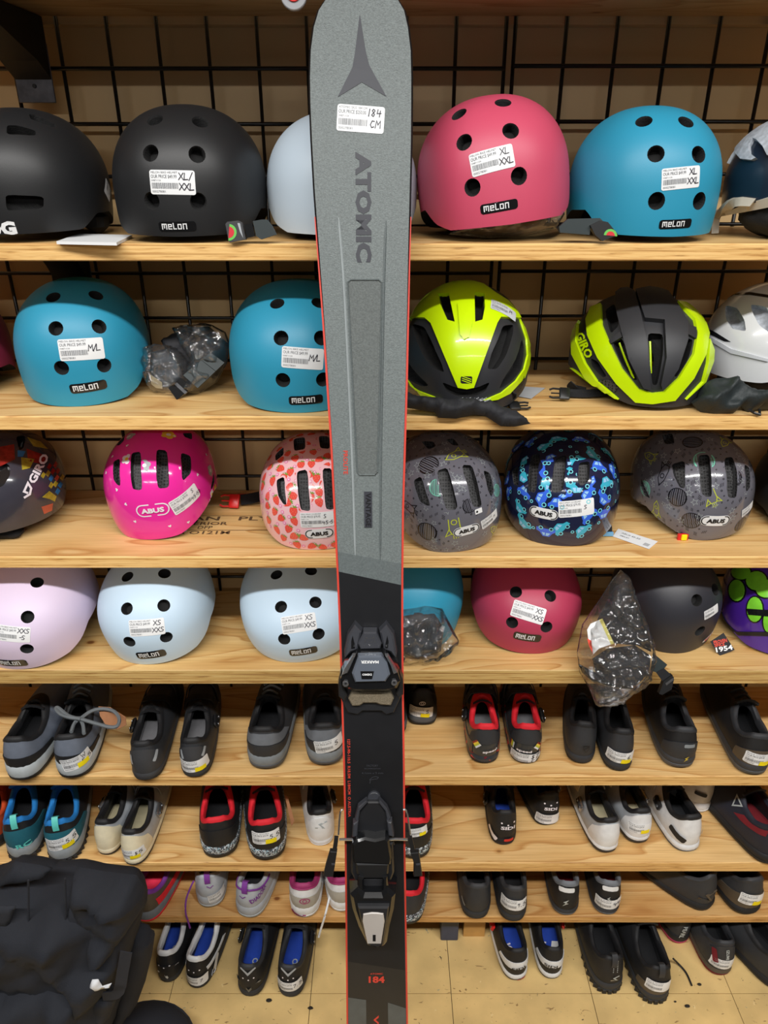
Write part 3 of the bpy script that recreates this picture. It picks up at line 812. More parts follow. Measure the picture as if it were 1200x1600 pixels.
hD7, dD7 = skate_helmet('charcoal helmet with its label on the right side, behind a bagged visor', G_SK, 'shell_char', 'D', (950, 845, 1129, 1021), [(1089, 938), (1094, 986), (1118, 921)], None, (1112, 956, 32, 13, None), pitch=10, roll=-6, yaw=26, title='BELL BIKE HELMET')

# ================================================================== the ski
SK_D = V((0, .24, 1)).normalized(); SK_N = V((0, -1, .24)).normalized(); SK_P = V((0, .814, .824))
def sk(u, v, h=0): return at_plane(u, v, SK_P + SK_N * h, SK_N)
def sk2(u, v, h=0):
    q = sk(u, v, h) - SK_P; return q.x, q.dot(SK_D)
def sk3(x, s, h=0): return SK_P + V((x, 0, 0)) + SK_D * s + SK_N * h
SKI_PX = [(-9, 556, 573), (-6, 538, 596), (-2, 519, 612), (4, 507, 624), (20, 496, 634), (45, 488, 640), (80, 483, 644.5), (120, 481.5, 645.5), (160, 482, 645.5), (220, 484.5, 645), (300, 489, 643), (400, 496.5, 640.5), (500, 504, 638.5), (600, 510.5, 636.5), (700, 517, 633.5), (800, 522, 630.5), (900, 527, 629.5), (1000, 531, 629.5), (1100, 534, 630.5), (1200, 537, 632), (1300, 539, 632.5), (1400, 540, 634), (1500, 541, 635.5), (1600, 542, 637)]
mat('ski_grey', (104, 112, 112), .5, var=.2, scale=420, bump=.25, bscale=600)
mat('ski_grey_dark', (92, 100, 101), .45, var=.16, scale=380, bump=.15, bscale=600)
mat('ski_channel', (92, 98, 97), .6, var=.22, scale=420, bump=.3, bscale=900)
mat('ski_black', (27, 28, 31), .34, var=.08, scale=40)
mat('ski_black_warm', (44, 42, 40), .34, var=.08, scale=40)
mat('ski_facet', (84, 87, 85), .36, var=.1, scale=60)
mat('ski_logo', (52, 54, 62), .45, var=.05)
mat('ski_red', (206, 66, 52), .4, var=.02)
mat('ski_base', (20, 20, 22), .4)
mat('ski_ridge', (150, 158, 160), .4, var=.05)
mat('bind_grey', (58, 60, 66), .38, var=.05)
mat('bind_dark', (34, 35, 38), .35, var=.08)
mat('bind_cover', (92, 99, 110), .12, var=.05, coat=.6)
mat('afd_pad', (110, 100, 82), .8, var=.25, scale=500, bump=.7, bscale=900)
mat('lever_window', (178, 172, 166), .2, var=.04, coat=.5)
mat('silver', (176, 178, 182), .25, metal=.9, var=0)
tab = []
for v, a, b in SKI_PX:
    x0, s = sk2(a, v); x1, _ = sk2(b, v); tab.append((s, x0, x1))
sb, x0b, x1b = tab[-1]; s_floor = -(SK_P.z - .004) / SK_D.z
for k in range(1, 6):
    f = k / 5; s_ = sb + (s_floor - sb) * f; hw = (x1b - x0b) / 2 * (1 + .16 * f); c = (x0b + x1b) / 2 + .004 * f
    if k == 5: hw *= .86
    tab.append((s_, c - hw, c + hw))
tab.sort()
ski = thing('ski', 'grey and black ski with red edges standing upright in front of the shelves', 'ski', sk3(0, s_floor, 0))
def half(s): return table(s, [(t[0], t[1]) for t in tab]), table(s, [(t[0], t[2]) for t in tab])
ss = [tab[0][0] + (tab[-1][0] - tab[0][0]) * (k / 150) for k in range(151)] + [t[0] for t in tab]
ss = sorted(set(ss))
s_top = ss[-1]
curl = lambda s: .010 * max(0, (s - (s_top - .14)) / .14) ** 2
def thick(s): return table(s, [(s_floor, .006), (s_floor + .5, .014), (-.3, .019), (.2, .016), (.8, .007), (s_top, .004)])
rings = []; top = MB()
for s in ss:
    a, b = half(s); c = curl(s); th = thick(s)
    rings.append([sk3(a + .0022, s, c - .0006), sk3(b - .0022, s, c - .0006), sk3(b, s, c - .003), sk3(b, s, c - th), sk3(a, s, c - th), sk3(a, s, c - .003)])
m = MB(); m.loft(rings, True, True, True); m.obj('core', 'ski_base', ski, smooth=False)
m = MB(); m.loft([[sk3(half(s)[0] + (half(s)[1] - half(s)[0]) * k / 6 + (.0024 if k == 0 else -.0024 if k == 6 else 0), s, curl(s)) for k in range(7)] for s in ss], False)
# blank sheet thickness
m.obj('top_sheet', 'ski_grey', ski, sharp=None)
s_red = sk2(560, 330)[1]
for side in (0, 1):
    m = MB(); rr = []
    for s in ss:
        if s > s_red: continue
        e = half(s)[side]; sg = 1 if side == 0 else -1; w_ = .0021 * min(1, (s_red - s) / .25 + .25)
        rr.append([sk3(e - sg * .0006, s, -.0042), sk3(e - sg * .0006, s, .0003), sk3(e + sg * w_, s, .0004), sk3(e + sg * w_, s, -.002)])
    m.loft(rr, True, True, True); m.obj('edge_strip', 'ski_red', ski, smooth=False, label='bright red edge strip')
# graphics
def sk_fill(d, poly, mt, layer=0, h=0): d.fill([sk2(u, v) for u, v in poly], mt, layer, step=.012)
def sk_print(d, name, label=None, parent=None, eps=.0004):
    return mesh_obj(name, [sk3(x, s, curl(s) + eps + .0002 * l) for x, s, l in d.v], d.f, d.mats, parent or ski, d.m, False, label=label)
c6 = lambda x, y: (490 + x * .16253, 860 + y * .1625)
c7 = lambda x, y: (490 + x * .15833, 1100 + y * .15833)
c8 = lambda x, y: (490 + x * .2, 1280 + y * .2)
def strip_poly(v0l, v0r, v1l, v1r, fl=0.0, fr=1.0):
    """piece of the top sheet between two slanting lines, across the fraction fl..fr of its width"""
    def edge(v, f):
        s = sk2(580, v)[1]; a, b = half(s); a += .0026; b -= .0026; return (a + (b - a) * f, s)
    n = 10
    L = [edge(v0l + (v1l - v0l) * i / n, fl) for i in range(n + 1)]; Rr = [edge(v0r + (v1r - v0r) * i / n, fr) for i in range(n + 1)]
    return L + Rr[::-1]
d = Design(); d.fill(strip_poly(862, 881, 893, 914), 'ski_grey_dark', 0); sk_print(d, 'colour_band')
d = Design(); d.fill(strip_poly(893, 914, 1502, 1516), 'ski_black', 0); sk_print(d, 'colour_band', 'black middle section')
d = Design(); d.fill(strip_poly(1502, 1516, 1900, 1900), 'ski_black_warm', 0); sk_print(d, 'colour_band')
d = Design(); d.fill(strip_poly(1558, 1562, 1900, 1900, 0, .31), 'ski_facet', 1); sk_print(d, 'facet')
d = Design(); d.fill(strip_poly(1566, 1575, 1900, 1900, .69, 1), 'ski_facet', 1); sk_print(d, 'facet')
# star mark
o2 = lambda x, y: (430 + x / 3.637, y / 3.637)
d = Design(); sk_fill(d, [o2(*p) for p in [(482, 95), (515, 300), (535, 375), (560, 420), (632, 550), (492, 470), (355, 553), (412, 440), (440, 385), (455, 300)]], 'ski_logo', 1); sk_print(d, 'star_mark', 'dark three-pointed star mark')
# running text: letters' tops to the right, read downwards
def down_text(t, u, v0, v1, wpx, mt, bold=0.02, layer=1):
    x, sa = sk2(u - wpx / 2, v0); x1, _ = sk2(u + wpx / 2, (v0 + v1) / 2); _, sb_ = sk2(u, v1)
    xa, _ = sk2(u - wpx / 2, (v0 + v1) / 2)
    d = Design(); d.text(t, xa, sa, x1 - xa, mt, layer, bold=bold, width=sa - sb_, rot=-pi / 2); sk_print(d, 'lettering')
down_text('ATOMIC', 568, 237, 410, 25, 'ski_logo', .05)
down_text('PROLITE', 540, 704, 741, 7, 'ski_red', .02)
down_text('127.5-90-110.5  R18.5M  L184CM  O AUSTRIA', 545.5, 1155, 1276, 4.5, 'ski_red', .02)
down_text('VANTAGE', 588, 1586, 1680, 8, 'ski_red', .03)
def up_text(t, u, v, wpx, hpx, mt, bold=.015, layer=2):
    x, s = sk2(u, v); xa, _ = sk2(u - wpx / 2, v); _, s1 = sk2(u, v - hpx)
    d = Design(); d.text(t, x, s, s1 - s, mt, layer, bold=bold, width=(x - xa) * 2, anchor='c'); sk_print(d, 'lettering')
up_text('184', 588.5, 1530, 25, 10.5, 'ski_red', .04); up_text('ATOMIC', 588.5, 1521, 20, 2.5, 'ski_red')
up_text('FACTORY', 582, 1196, 18, 3.4, 'bind_grey'); up_text('RECOMMENDATION', 582, 1200.5, 25, 2.2, 'bind_grey'); up_text('4.1mm x 9 mm', 582, 1207.5, 34, 3, 'bind_grey')
dp = [c7(*p) for p in [(555, 780), (560, 745), (590, 740), (630, 735), (640, 720), (610, 712), (580, 720), (553, 745)]]
d = Design(); d.stroke([sk2(*p) for p in dp], .0009, 'bind_grey', 2); sk_print(d, 'drill_symbol')
# the tip curls up, its star sits on the flat; recessed channel with its frame
fr = [(543, 441), (548, 437), (592, 437), (597, 442), (594.5, 560), (591, 700), (590, 738), (586, 742), (562, 742), (558.5, 738), (553, 640), (547, 520)]
m = MB(); pts = [sk(u, v, .0008) for u, v in fr]; m.tube(pts + [pts[0]], .0011, 6, caps=False); m.obj('channel_rim', 'ski_grey_dark', ski)
dd = Design(); dd.fill([sk2(u, v) for u, v in fr], 'ski_channel', 0); dd.on_plane('channel_panel', sk3(0, 0), (1, 0, 0), SK_D, ski, eps=.0003)
for pp in ([(529, 340), (537, 440), (545, 600), (551, 740), (555, 870)], [(603, 345), (600, 440), (597, 600), (595, 740), (594, 880)]):
    m = MB(); m.tube(spline([sk(u, v, -.0002) for u, v in pp], 14), [.0006] + [.0017] * 12 + [.0006], 6); m.obj('ridge', 'ski_ridge' if pp[0][0] < 560 else 'ski_grey_dark', ski)
pl = [(569, 768), (581, 768), (581.5, 824), (569.5, 824)]
m = MB(); m.prism([sk(u, v, .0018) for u, v in pl], [sk(u, v, -.001) for u, v in pl]); nm = m.obj('name_plate', 'ski_logo', ski, smooth=False)
dd = Design(); xa, sa = sk2(571.5, 770); xb, _ = sk2(579.5, 770); _, sc_ = sk2(575, 822); dd.text('VANTAGE', xa, sa, xb - xa, 'ski_black', 0, bold=.02, width=sa - sc_, rot=-pi / 2)
dd.on_plane('lettering', sk3(0, 0, .0021), (1, 0, 0), SK_D, nm)
# price label
p, q = sk(563.5, 186), None; zc = (p - CAM).dot(FWD); w_ = 74 * zc / F_PX
pd = price_design(w_, w_ * .52, 'ATOMIC SKIS 184 CM', '$250.00', ['184', 'CM'])
pd.on_plane('price_label', sk3(*sk2(563.5, 186)), V((1, 0, 0)) * cos(radians(-4)) + SK_D * sin(radians(-4)), SK_D * cos(radians(-4)) - V((1, 0, 0)) * sin(radians(-4)), ski, eps=.0006 + curl(sk2(563, 186)[1]), label='white price label')

def slab(name, poly, h0, h1, mt, parent, taper=.0012, conv=None, label=None):
    """bevelled block standing on the ski; outline given in the photograph, laid at height h1"""
    pts = [sk2(*(conv(*p) if conv else p), h1) for p in poly]; n = len(pts)
    cx = sum(p[0] for p in pts) / n; cs = sum(p[1] for p in pts) / n
    ar = sum(pts[i][0] * pts[(i + 1) % n][1] - pts[(i + 1) % n][0] * pts[i][1] for i in range(n))
    if ar < 0: pts = pts[::-1]
    def ins(k):
        out = []
        for i in range(n):
            a, b, c = V(pts[i - 1]), V(pts[i]), V(pts[(i + 1) % n]); e0 = (b - a).normalized(); e1 = (c - b).normalized()
            nn = (V((-e0.y, e0.x)) + V((-e1.y, e1.x))); nn = nn.normalized() if nn.length > 1e-6 else V((0, 0))
            out.append(b + nn * k)
        return out
    m = MB(); t = min(taper, (h1 - h0) * .5)
    m.loft([[sk3(x, y, h0) for x, y in ins(-taper * .5)], [sk3(x, y, h1 - t) for x, y in ins(0)], [sk3(x, y, h1) for x, y in ins(taper)]], True, True, True)
    return m.obj(name, mt, parent, smooth=True, sharp=25, label=label)
def at_base(u, v): return sk(u, v, 0)
# toe piece
toe = thing('ski_binding_toe', 'black ski binding toe piece screwed to the middle of the ski', 'ski binding', at_base(582, 1040), 'ski binding')
slab('base_plate', [(300, 940), (790, 940), (830, 1200), (845, 1400), (770, 1560), (700, 1580), (650, 1545), (470, 1545), (420, 1580), (330, 1560), (250, 1400), (265, 1200)], .0006, .008, 'bind_dark', toe, conv=c6)
for k, poly in enumerate(([(395, 720), (330, 820), (295, 1000), (300, 1040), (365, 985), (425, 960), (460, 790)], [(700, 720), (770, 820), (800, 1000), (790, 1040), (735, 985), (675, 960), (635, 790)])):
    sl = slab('wing', poly, .001, .018, 'bind_grey', toe, .003, c6)
slab('wing_slot', [(375, 820), (395, 900), (400, 945), (360, 950), (362, 870)], .010, .0185, 'black_gloss', toe, .0005, c6)
slab('wing_slot', [(708, 820), (722, 880), (715, 945), (690, 945), (690, 900)], .010, .0185, 'black_gloss', toe, .0005, c6)
bt = slab('adjuster_cap', [(480, 790), (605, 790), (655, 900), (640, 950), (450, 955), (425, 900)], .002, .020, 'bind_grey', toe, .002, c6)
dd = Design(); cx, cs = sk2(*c6(542, 870), .02)
for pl_ in ([(-.006, .006), (-.004, .004), (.004, .004), (.006, .006), (.0065, -.002)], [(-.006, .006), (-.0065, -.002)], [(-.003, -.001), (-.001, -.002)], [(.003, -.001), (.001, -.002)], [(-.0015, -.005), (0, -.0065), (.0015, -.005)]): dd.stroke([(cx + a, cs + b) for a, b in pl_], .0006, 'silver', 0)
dd.on_plane('emblem', sk3(0, 0, .0202), (1, 0, 0), SK_D, bt)
slab('housing', [(410, 1000), (690, 1000), (800, 1160), (835, 1270), (800, 1340), (700, 1365), (390, 1365), (290, 1330), (258, 1250), (300, 1120)], .002, .034, 'black_gloss', toe, .005, c6)
cv = slab('cover', [(430, 1020), (650, 1015), (705, 1085), (735, 1200), (690, 1268), (400, 1275), (368, 1190)], .03, .040, 'bind_cover', toe, .0025, c6)
slab('setting_window', [(450, 1165), (580, 1165), (562, 1240), (462, 1240)], .038, .0412, 'black_gloss', cv, .0006, c6)
dd = Design(); cx, cs = sk2(*c6(540, 1073), .0405); dd.text('MARKER', cx, cs, .0042, 'white_paper', 0, bold=.03, width=.0245, anchor='c', rot=pi)
cx, cs = sk2(*c6(513, 1195), .042); dd.text('DEMO', cx, cs, .003, 'white_paper', 5, bold=.02, width=.013, anchor='c', rot=pi)
dd.on_plane('lettering', sk3(0, 0, .0405), (1, 0, 0), SK_D, cv)
slab('strut', [(375, 1020), (402, 1015), (325, 1185), (275, 1200), (300, 1140)], .03, .040, 'silver', toe, .0015, c6)
slab('strut', [(690, 1020), (715, 1020), (805, 1180), (770, 1195), (740, 1110)], .03, .040, 'silver', toe, .0015, c6)
for q in ((308, 1280), (775, 1270)):
    m = MB(); m.disc(sk(*c6(*q), .0355), SK_N, .0042, .004); sc = m.obj('screw', 'silver', toe)
    m = MB(); m.disc(sk(*c6(*q), .0378), SK_N, .0018, .0006, 6); m.obj('socket', 'ink_black', sc)
for poly in ([(262, 1170), (235, 1300), (240, 1410), (300, 1450), (320, 1400), (280, 1300)], [(825, 1170), (858, 1250), (862, 1390), (820, 1430), (795, 1380), (815, 1300)]): slab('side_lug', poly, .001, .022, 'black_plastic', toe, .002, c6)
slab('glide_pad', [(370, 1365), (740, 1370), (772, 1430), (742, 1495), (645, 1490), (600, 1472), (480, 1472), (440, 1500), (370, 1500), (332, 1430)], .004, .016, 'afd_pad', toe, .002, c6)
# heel piece
heel = thing('ski_binding_heel', 'black ski binding heel piece with brake arms and clear setting window', 'ski binding', at_base(587, 1400), 'ski binding')
m = MB(); m.disc(sk(*c7(597, 925), .003), SK_N, .0098, .005, 26); dsc = m.obj('cap_disc', 'bind_grey', heel)
slab('track', [(530, 970), (650, 970), (740, 1100), (785, 1300), (800, 1400), (380, 1400), (395, 1220), (440, 1090)], .0006, .012, 'bind_dark', heel, .002, c7)
slab('rail', [(522, 955), (440, 1020), (408, 1140), (440, 1170), (458, 1060), (532, 978)], .006, .016, 'bind_grey', heel, .0015, c7)
slab('rail', [(650, 950), (722, 1030), (762, 1130), (730, 1165), (705, 1060), (640, 978)], .006, .016, 'bind_grey', heel, .0015, c7)
slab('rail_block', [(390, 1190), (442, 1160), (432, 1310), (380, 1320)], .006, .02, 'bind_grey', heel, .002, c7)
slab('rail_block', [(722, 1160), (770, 1172), (795, 1315), (740, 1305)], .006, .02, 'bind_grey', heel, .002, c7)
slab('brake_pedal', [(330, 170), (400, 150), (480, 165), (560, 148), (590, 170), (612, 310), (600, 362), (310, 345), (300, 200)], .01, .030, 'black_gloss', heel, .003, c8)
slab('carriage', [(300, 200), (620, 190), (630, 420), (590, 520), (340, 520), (290, 420)], .0006, .018, 'bind_dark', heel, .003, c8)
slab('arm_plate', [(330, 350), (590, 350), (585, 430), (555, 470), (385, 470), (335, 430)], .012, .028, 'black_plastic', heel, .003, c8)
slab('neck', [(390, 470), (540, 470), (532, 600), (400, 600)], .012, .022, 'black_fabric', heel, .001, c8)
for poly in ([(350, 455), (392, 470), (392, 590), (360, 600), (340, 545)], [(575, 455), (540, 470), (532, 590), (570, 600), (585, 545)]): slab('cheek', poly, .012, .034, 'black_gloss', heel, .003, c8)
slab('heel_housing', [(283, 605), (345, 548), (400, 592), (530, 592), (575, 546), (640, 602), (627, 720), (592, 860), (572, 980), (545, 1015), (480, 1025), (425, 1005), (352, 860), (303, 720)], .0006, .040, 'black_gloss', heel, .006, c8)
lv = slab('lever', [(345, 690), (590, 690), (575, 820), (548, 990), (500, 1010), (420, 990), (372, 830)], .036, .048, 'bind_dark', heel, .003, c8)
wn = slab('setting_window', [(388, 745), (455, 733), (500, 735), (545, 742), (555, 800), (527, 975), (420, 975), (382, 800)], .046, .050, 'lever_window', lv, .001, c8)
slab('window_slot', [(462, 905), (485, 905), (485, 955), (462, 955)], .049, .0505, 'black_gloss', wn, .0002, c8)
for q in ((405, 675, 440, 688), (490, 680, 525, 690)): slab('print_mark', [(q[0], q[1]), (q[2], q[1]), (q[2], q[3]), (q[0], q[3])], .0395, .0405, 'white_paper', heel, .0001, c8)
H_ = .018
m = MB(); m.tube(spline([sk(*c8(*q), H_) for q in [(200, 158), (290, 157), (340, 160), (400, 150), (470, 162), (550, 146), (590, 158), (640, 155), (735, 158)]], 30), .0021, 8); m.obj('brake_bar', 'silver', heel)
for sg, pts, cl, wr in ((0, [(178, 138), (172, 190), (160, 262)], [(128, 255), (182, 258), (152, 455), (75, 452), (95, 370)], [(245, 1290), (262, 1075), (290, 1042)]), (1, [(752, 138), (765, 190), (782, 265)], [(757, 268), (822, 262), (848, 448), (782, 452), (785, 350)], [(955, 1285), (920, 1065), (884, 1042)])):
    m = MB(); m.ribbon([sk(*c8(*q), H_) for q in pts], SK_N, .0062, .006); m.obj('arm_sleeve', 'black_plastic', heel)
    a = slab('arm_foot', cl, H_ - .004, H_ + .004, 'black_plastic', heel, .001, c8)
    slab('buckle_slot', [tuple(V(cl[0]).lerp(V(cl[2]), .45)), tuple(V(cl[1]).lerp(V(cl[2]), .45)), tuple(V(cl[1]).lerp(V(cl[2]), .52)), tuple(V(cl[0]).lerp(V(cl[2]), .53))], H_ + .003, H_ + .0045, 'bind_grey', a, .0003, c8)
    m = MB(); m.tube(spline([sk(*c7(*q), H_) for q in wr], 8), .0014, 6); m.obj('arm_wire', 'silver', heel)

# ---- helmets with shaped vents and raised panels
def crop(ox, oy, k): return lambda pts: [(ox + x * k, oy + y * k) for x, y in pts]
mat('neon', (202, 238, 8), .28, var=.02, coat=.4)
mat('matte_charcoal', (44, 45, 49), .5, var=.05)
mat('navy_shell', (20, 36, 52), .3, var=.1, coat=.3)
mat('grey_pattern', (176, 182, 190), .4, var=.25, scale=160)
mat('cream_rim', (196, 188, 172), .5)
mat('helmet_white', (214, 217, 220), .24, var=.02, coat=.5)
mat('silver_paper', (198, 202, 208), .35, var=.05)
mat('purple_gloss', (72, 34, 150), .2, var=.05, coat=.5)
mat('lime_gloss', (122, 206, 52), .25, var=.12, scale=60)
def shaped_helmet(name, label, dome, shelf_z, box, color, vents, ymax=1.318, depth=.012, group=None, floor_z=None, vm='vent_net'):
    dome.fit(shelf_z, box, ymax=ymax); dome.finish()
    t = thing(name, label, 'helmet', (dome.c.x, dome.c.y, floor_z if floor_z is not None else shelf_z), group)
    cut = []
    for p in vents: cut.append(MB()); vent_poly(cut[-1], dome, round_poly(p), depth)
    cut_shell(dome, 'shell', cut, [color, 'dark_foam', vm], t)
    return t
# black slotted helmet, top left
cc = crop(0, 160, 1 / 6)
dm = Dome(.11, .125, .115, .06, 2.2, yaw=-6, rim='bowl')
hA1 = shaped_helmet('skate_helmet', 'matte black helmet with slot vents at the left end of the upper shelf', dm, SH['A'], (-95, 168, 177, 381), 'shell_black', [cc([(52, 865), (410, 880), (408, 985), (350, 1010), (75, 1020), (55, 960)]), cc([(65, 215), (160, 215), (335, 265), (335, 312), (60, 300)]), cc([(272, 110), (340, 120), (525, 205), (530, 232), (470, 225), (285, 155)])], vm='dark_foam', depth=.014)
p, n = dm.hit(3, 357); d = Design(); d.text('OG', -.0025, 0, .018, 'white_paper', 0, bold=.06, width=.042, anchor='c'); d.on_surface('lettering', dm.obvh, p, n, img_T(0, 0, n, 2), hA1)
sticker_px(None, hA1, 168, 297, 26, -8, 'PROTEC HELMET', '$49.99', None, ratio=.95, dome=dm)
m = MB(); m.box((at_y(140, 350, 1.16).x, 1.19, SH['A'] + .018), (.03, .04, .03), bevel=.008); m.obj('ear_pad', 'dark_foam', hA1)
# navy and grey helmet, top right
dm = Dome(.11, .13, .10, .05, 2.1, yaw=60, rim='kid')
cc = crop(1080, 160, .1626)
hA6 = shaped_helmet('trail_helmet', 'navy and grey patterned helmet cut off by the right edge, upper shelf', dm, SH['A'] + .032, (1127, 182, 1365, 345), 'navy_shell', [], floor_z=SH['A'])
panel_px('upper_panel', dm, cc([(440, 380), (470, 330), (560, 240), (640, 180), (740, 125), (900, 60), (900, 560), (740, 520), (700, 440), (640, 380), (610, 370), (575, 430), (580, 500), (640, 545), (600, 565), (500, 555), (450, 500)]), 'grey_pattern', hA6, th=.006, step=5)
panel_px('tail_vent', dm, cc([(330, 560), (400, 430), (440, 400), (430, 470), (350, 585)]), 'silver_paper', hA6, th=.004, step=5)
m = MB(); rimpts = [dm.hit(*q) for q in cc([(283, 1180), (290, 1080), (330, 1000), (400, 945), (480, 925), (600, 945), (660, 965), (740, 930), (800, 900)])]
m.ribbon(spline([q[0] + q[1] * .002 + V((0, 0, -.004)) for q in rimpts], 18), (0, -1, .1), .012, .008); m.obj('rim_trim', 'cream_rim', hA6)
m = MB(); m.blob((dm.c.x - .01, dm.c.y - .01, SH['A'] + .03), (.06, .06, .03), amp=.1, freq=3); m.obj('padding', 'dark_foam', hA6)
m = MB(); m.ribbon(spline([rimpts[0][0] + V((-.002, 0, .0)), rimpts[0][0] + V((-.003, .005, -.012)), V((rimpts[0][0].x - .003, rimpts[0][0].y, SH['A'] + .002))], 8), (-.4, -1, 0), .010, .003); m.obj('rim_tail', 'cream_rim', hA6)

# neon aero helmet beside the ski
cc = crop(630, 430, .18333)
dm = Dome(.10, .13, .13, .045, 2.15, pitch=4, rim='kid')
intakes = [cc(q) for q in ([(70, 410), (180, 440), (240, 560), (330, 760), (350, 830), (270, 800), (190, 720), (120, 580)], [(850, 430), (940, 420), (935, 500), (880, 680), (800, 800), (715, 800), (755, 660), (810, 540)], [(15, 690), (80, 800), (220, 940), (160, 950), (30, 880)], [(1012, 540), (1030, 620), (1010, 800), (920, 910), (815, 975), (850, 890), (960, 720)], [(330, 910), (460, 962), (620, 962), (740, 910), (700, 990), (600, 1040), (460, 1035), (370, 990)])]
slots = [cc([(310, 180), (395, 175), (445, 412), (385, 395), (330, 270)]), cc([(605, 170), (685, 180), (690, 290), (670, 395), (610, 412)])]
hB5 = shaped_helmet('road_helmet', 'neon yellow and black helmet with a pointed central panel, right of the ski', dm, SH['B'] + .006, (632, 442, 827, 630), 'matte_charcoal', intakes + slots, depth=.016, floor_z=SH['B'], vm='dark_foam')
panel_px('crown_panel', dm, cc([(10, 300), (60, 245), (140, 190), (215, 150), (270, 90), (400, 62), (560, 62), (680, 98), (770, 165), (880, 235), (950, 310), (985, 375), (820, 370), (790, 420), (600, 950), (540, 962), (470, 950), (250, 420), (200, 375), (10, 362)]), 'neon', hB5, th=.005, step=5, holes=slots, label='neon yellow panel')
panel_px('crown_ridge', dm, cc([(470, 270), (600, 270), (585, 430), (560, 540), (520, 560), (490, 520), (480, 400)]), 'neon', hB5, th=.008, step=5)
panel_px('rim_panel', dm, cc([(-60, 830), (20, 905), (130, 980), (330, 1058), (200, 1062), (20, 995), (-60, 930)]), 'neon', hB5, th=.003, step=5)
panel_px('rim_panel', dm, cc([(985, 375), (1030, 460), (1078, 620), (1064, 760), (1024, 870), (900, 1005), (800, 1055), (660, 1078), (700, 1055), (830, 1000), (950, 900), (1020, 800), (1050, 680), (1040, 540)]), 'neon', hB5, th=.003, step=5)
p, n = dm.hit(729, 592); d = Design(); d.fill(rrect(.0155, .0105, .002), 'ink_black', 0)
for k in (-1, 0, 1): d.stroke([(-.006, .002 + k * .003), (.006, -.002 + k * .003)], .0011, 'neon', 1)
d.on_surface('emblem', dm.obvh, p, n, img_T(0, 0, n), hB5, eps=.0056)
for (u, v, r) in ((640, 607, 35), (812, 600, -50)):
    p, n = dm.hit(u, v); d = Design(); d.text('RUDY', 0, 0, .008, 'ink_black', 0, bold=.03, width=.026, anchor='c'); d.on_surface('lettering', dm.obvh, p, n, img_T(0, 0, n, r if r > 0 else 50), hB5, eps=.0036)
p, n = dm.hit(785, 487); w_ = .042; d = price_design(w_, w_ * .5, 'RUDY PROJECT', '$149.99', ['M']); d.mats[0] = 'silver_paper'; d.on_surface('price_sticker', dm.obvh, p, n, img_T(0, 0, n, -10), hB5, eps=.0056)
strap_loop(hB5, [at_z(690, 630, SH['B'] + .02), at_z(760, 640, SH['B'] + .004), at_z(795, 625, SH['B'] + .012), at_z(800, 612, SH['B'] + .03)])
buckle(hB5, at_z(804, 634, SH['B'] + .006), (1, .1, 0), (0, -.3, 1))
tg = MB(); tg.prism([at_z(u, v, SH['B'] + .0015) for u, v in ((802, 618), (806, 603), (852, 606), (830, 623))], [at_z(u, v, SH['B'] + .0004) for u, v in ((802, 618), (806, 603), (852, 606), (830, 623))])
tg.obj('hang_tag', 'silver_paper', hB5, smooth=False)

# neon and black helmet, centre right
cc = crop(860, 440, .28333)
dm = Dome(.11, .13, .125, .045, 2.15, yaw=10, pitch=4, rim='kid')
opens = [cc(q) for q in ([(340, 332), (395, 305), (482, 540), (460, 545), (390, 450)], [(535, 284), (622, 288), (622, 400), (590, 570), (562, 570), (545, 420)], [(748, 310), (788, 322), (760, 430), (695, 528), (682, 518), (722, 420)], [(300, 160), (355, 120), (380, 240), (332, 290)], [(222, 422), (260, 440), (310, 520), (290, 530), (230, 470)])]
hB6 = shaped_helmet('road_helmet', 'black helmet with neon yellow side bands and open front vents', dm, SH['B'] + .006, (888, 455, 1113, 631), 'matte_charcoal', opens, depth=.017, floor_z=SH['B'], vm='dark_foam')
bands = [[(205, 215), (230, 150), (285, 130), (290, 240), (332, 340), (400, 480), (490, 590), (560, 612), (620, 605), (700, 530), (780, 400), (800, 290), (785, 215), (695, 120), (760, 130), (840, 220), (862, 290), (845, 400), (780, 530), (680, 650), (560, 668), (470, 660), (370, 560), (270, 420), (215, 300)], [(125, 270), (160, 215), (152, 330), (200, 450), (260, 540), (380, 645), (300, 625), (200, 530), (130, 400)], [(865, 320), (888, 380), (884, 440), (842, 550), (740, 645), (830, 550), (856, 450)]]
for b_ in bands: panel_px('side_band', dm, cc(b_), 'neon', hB6, th=.005, step=5, label='neon yellow band')
for b_ in ([(365, 85), (385, 58), (425, 55), (465, 80), (500, 200), (530, 330), (552, 590), (515, 580), (440, 430), (400, 280), (370, 170)], [(470, 70), (560, 52), (640, 80), (690, 150), (740, 240), (740, 330), (690, 480), (612, 592), (602, 560), (630, 420), (620, 230), (520, 220)]): panel_px('rib', dm, cc(b_), 'matte_charcoal', hB6, th=.009, step=5)
for b_ in ([(330, 330), (390, 280), (400, 310), (340, 345)], [(745, 240), (798, 260), (798, 322), (750, 295)]): panel_px('bridge', dm, cc(b_), 'matte_charcoal', hB6, th=.004, step=5)
panel_px('mesh_inset', dm, cc([(265, 545), (330, 540), (375, 580), (360, 610)]), 'vent_net', hB6, th=.002, step=4)
d = Design(); d.text('GIRO', 0, 0, 13, 'neon', 0, bold=.04, width=41, anchor='c'); px_print(dm, hB6, 'lettering', [(d, *cc([(195, 352)])[0], -66)], eps=.003)
for a_, b_ in (((370, 330), (455, 540)), ((552, 320), (556, 510))):
    q0, n0 = dm.hit(*cc([a_])[0]); q1, n1 = dm.hit(*cc([b_])[0]); m = MB(); m.tube(spline([q0 - n0 * .007, (q0 + q1) / 2 - n0 * .004, q1 - n1 * .006], 6), .0016, 6); m.obj('strap_cord', 'neon', hB6)
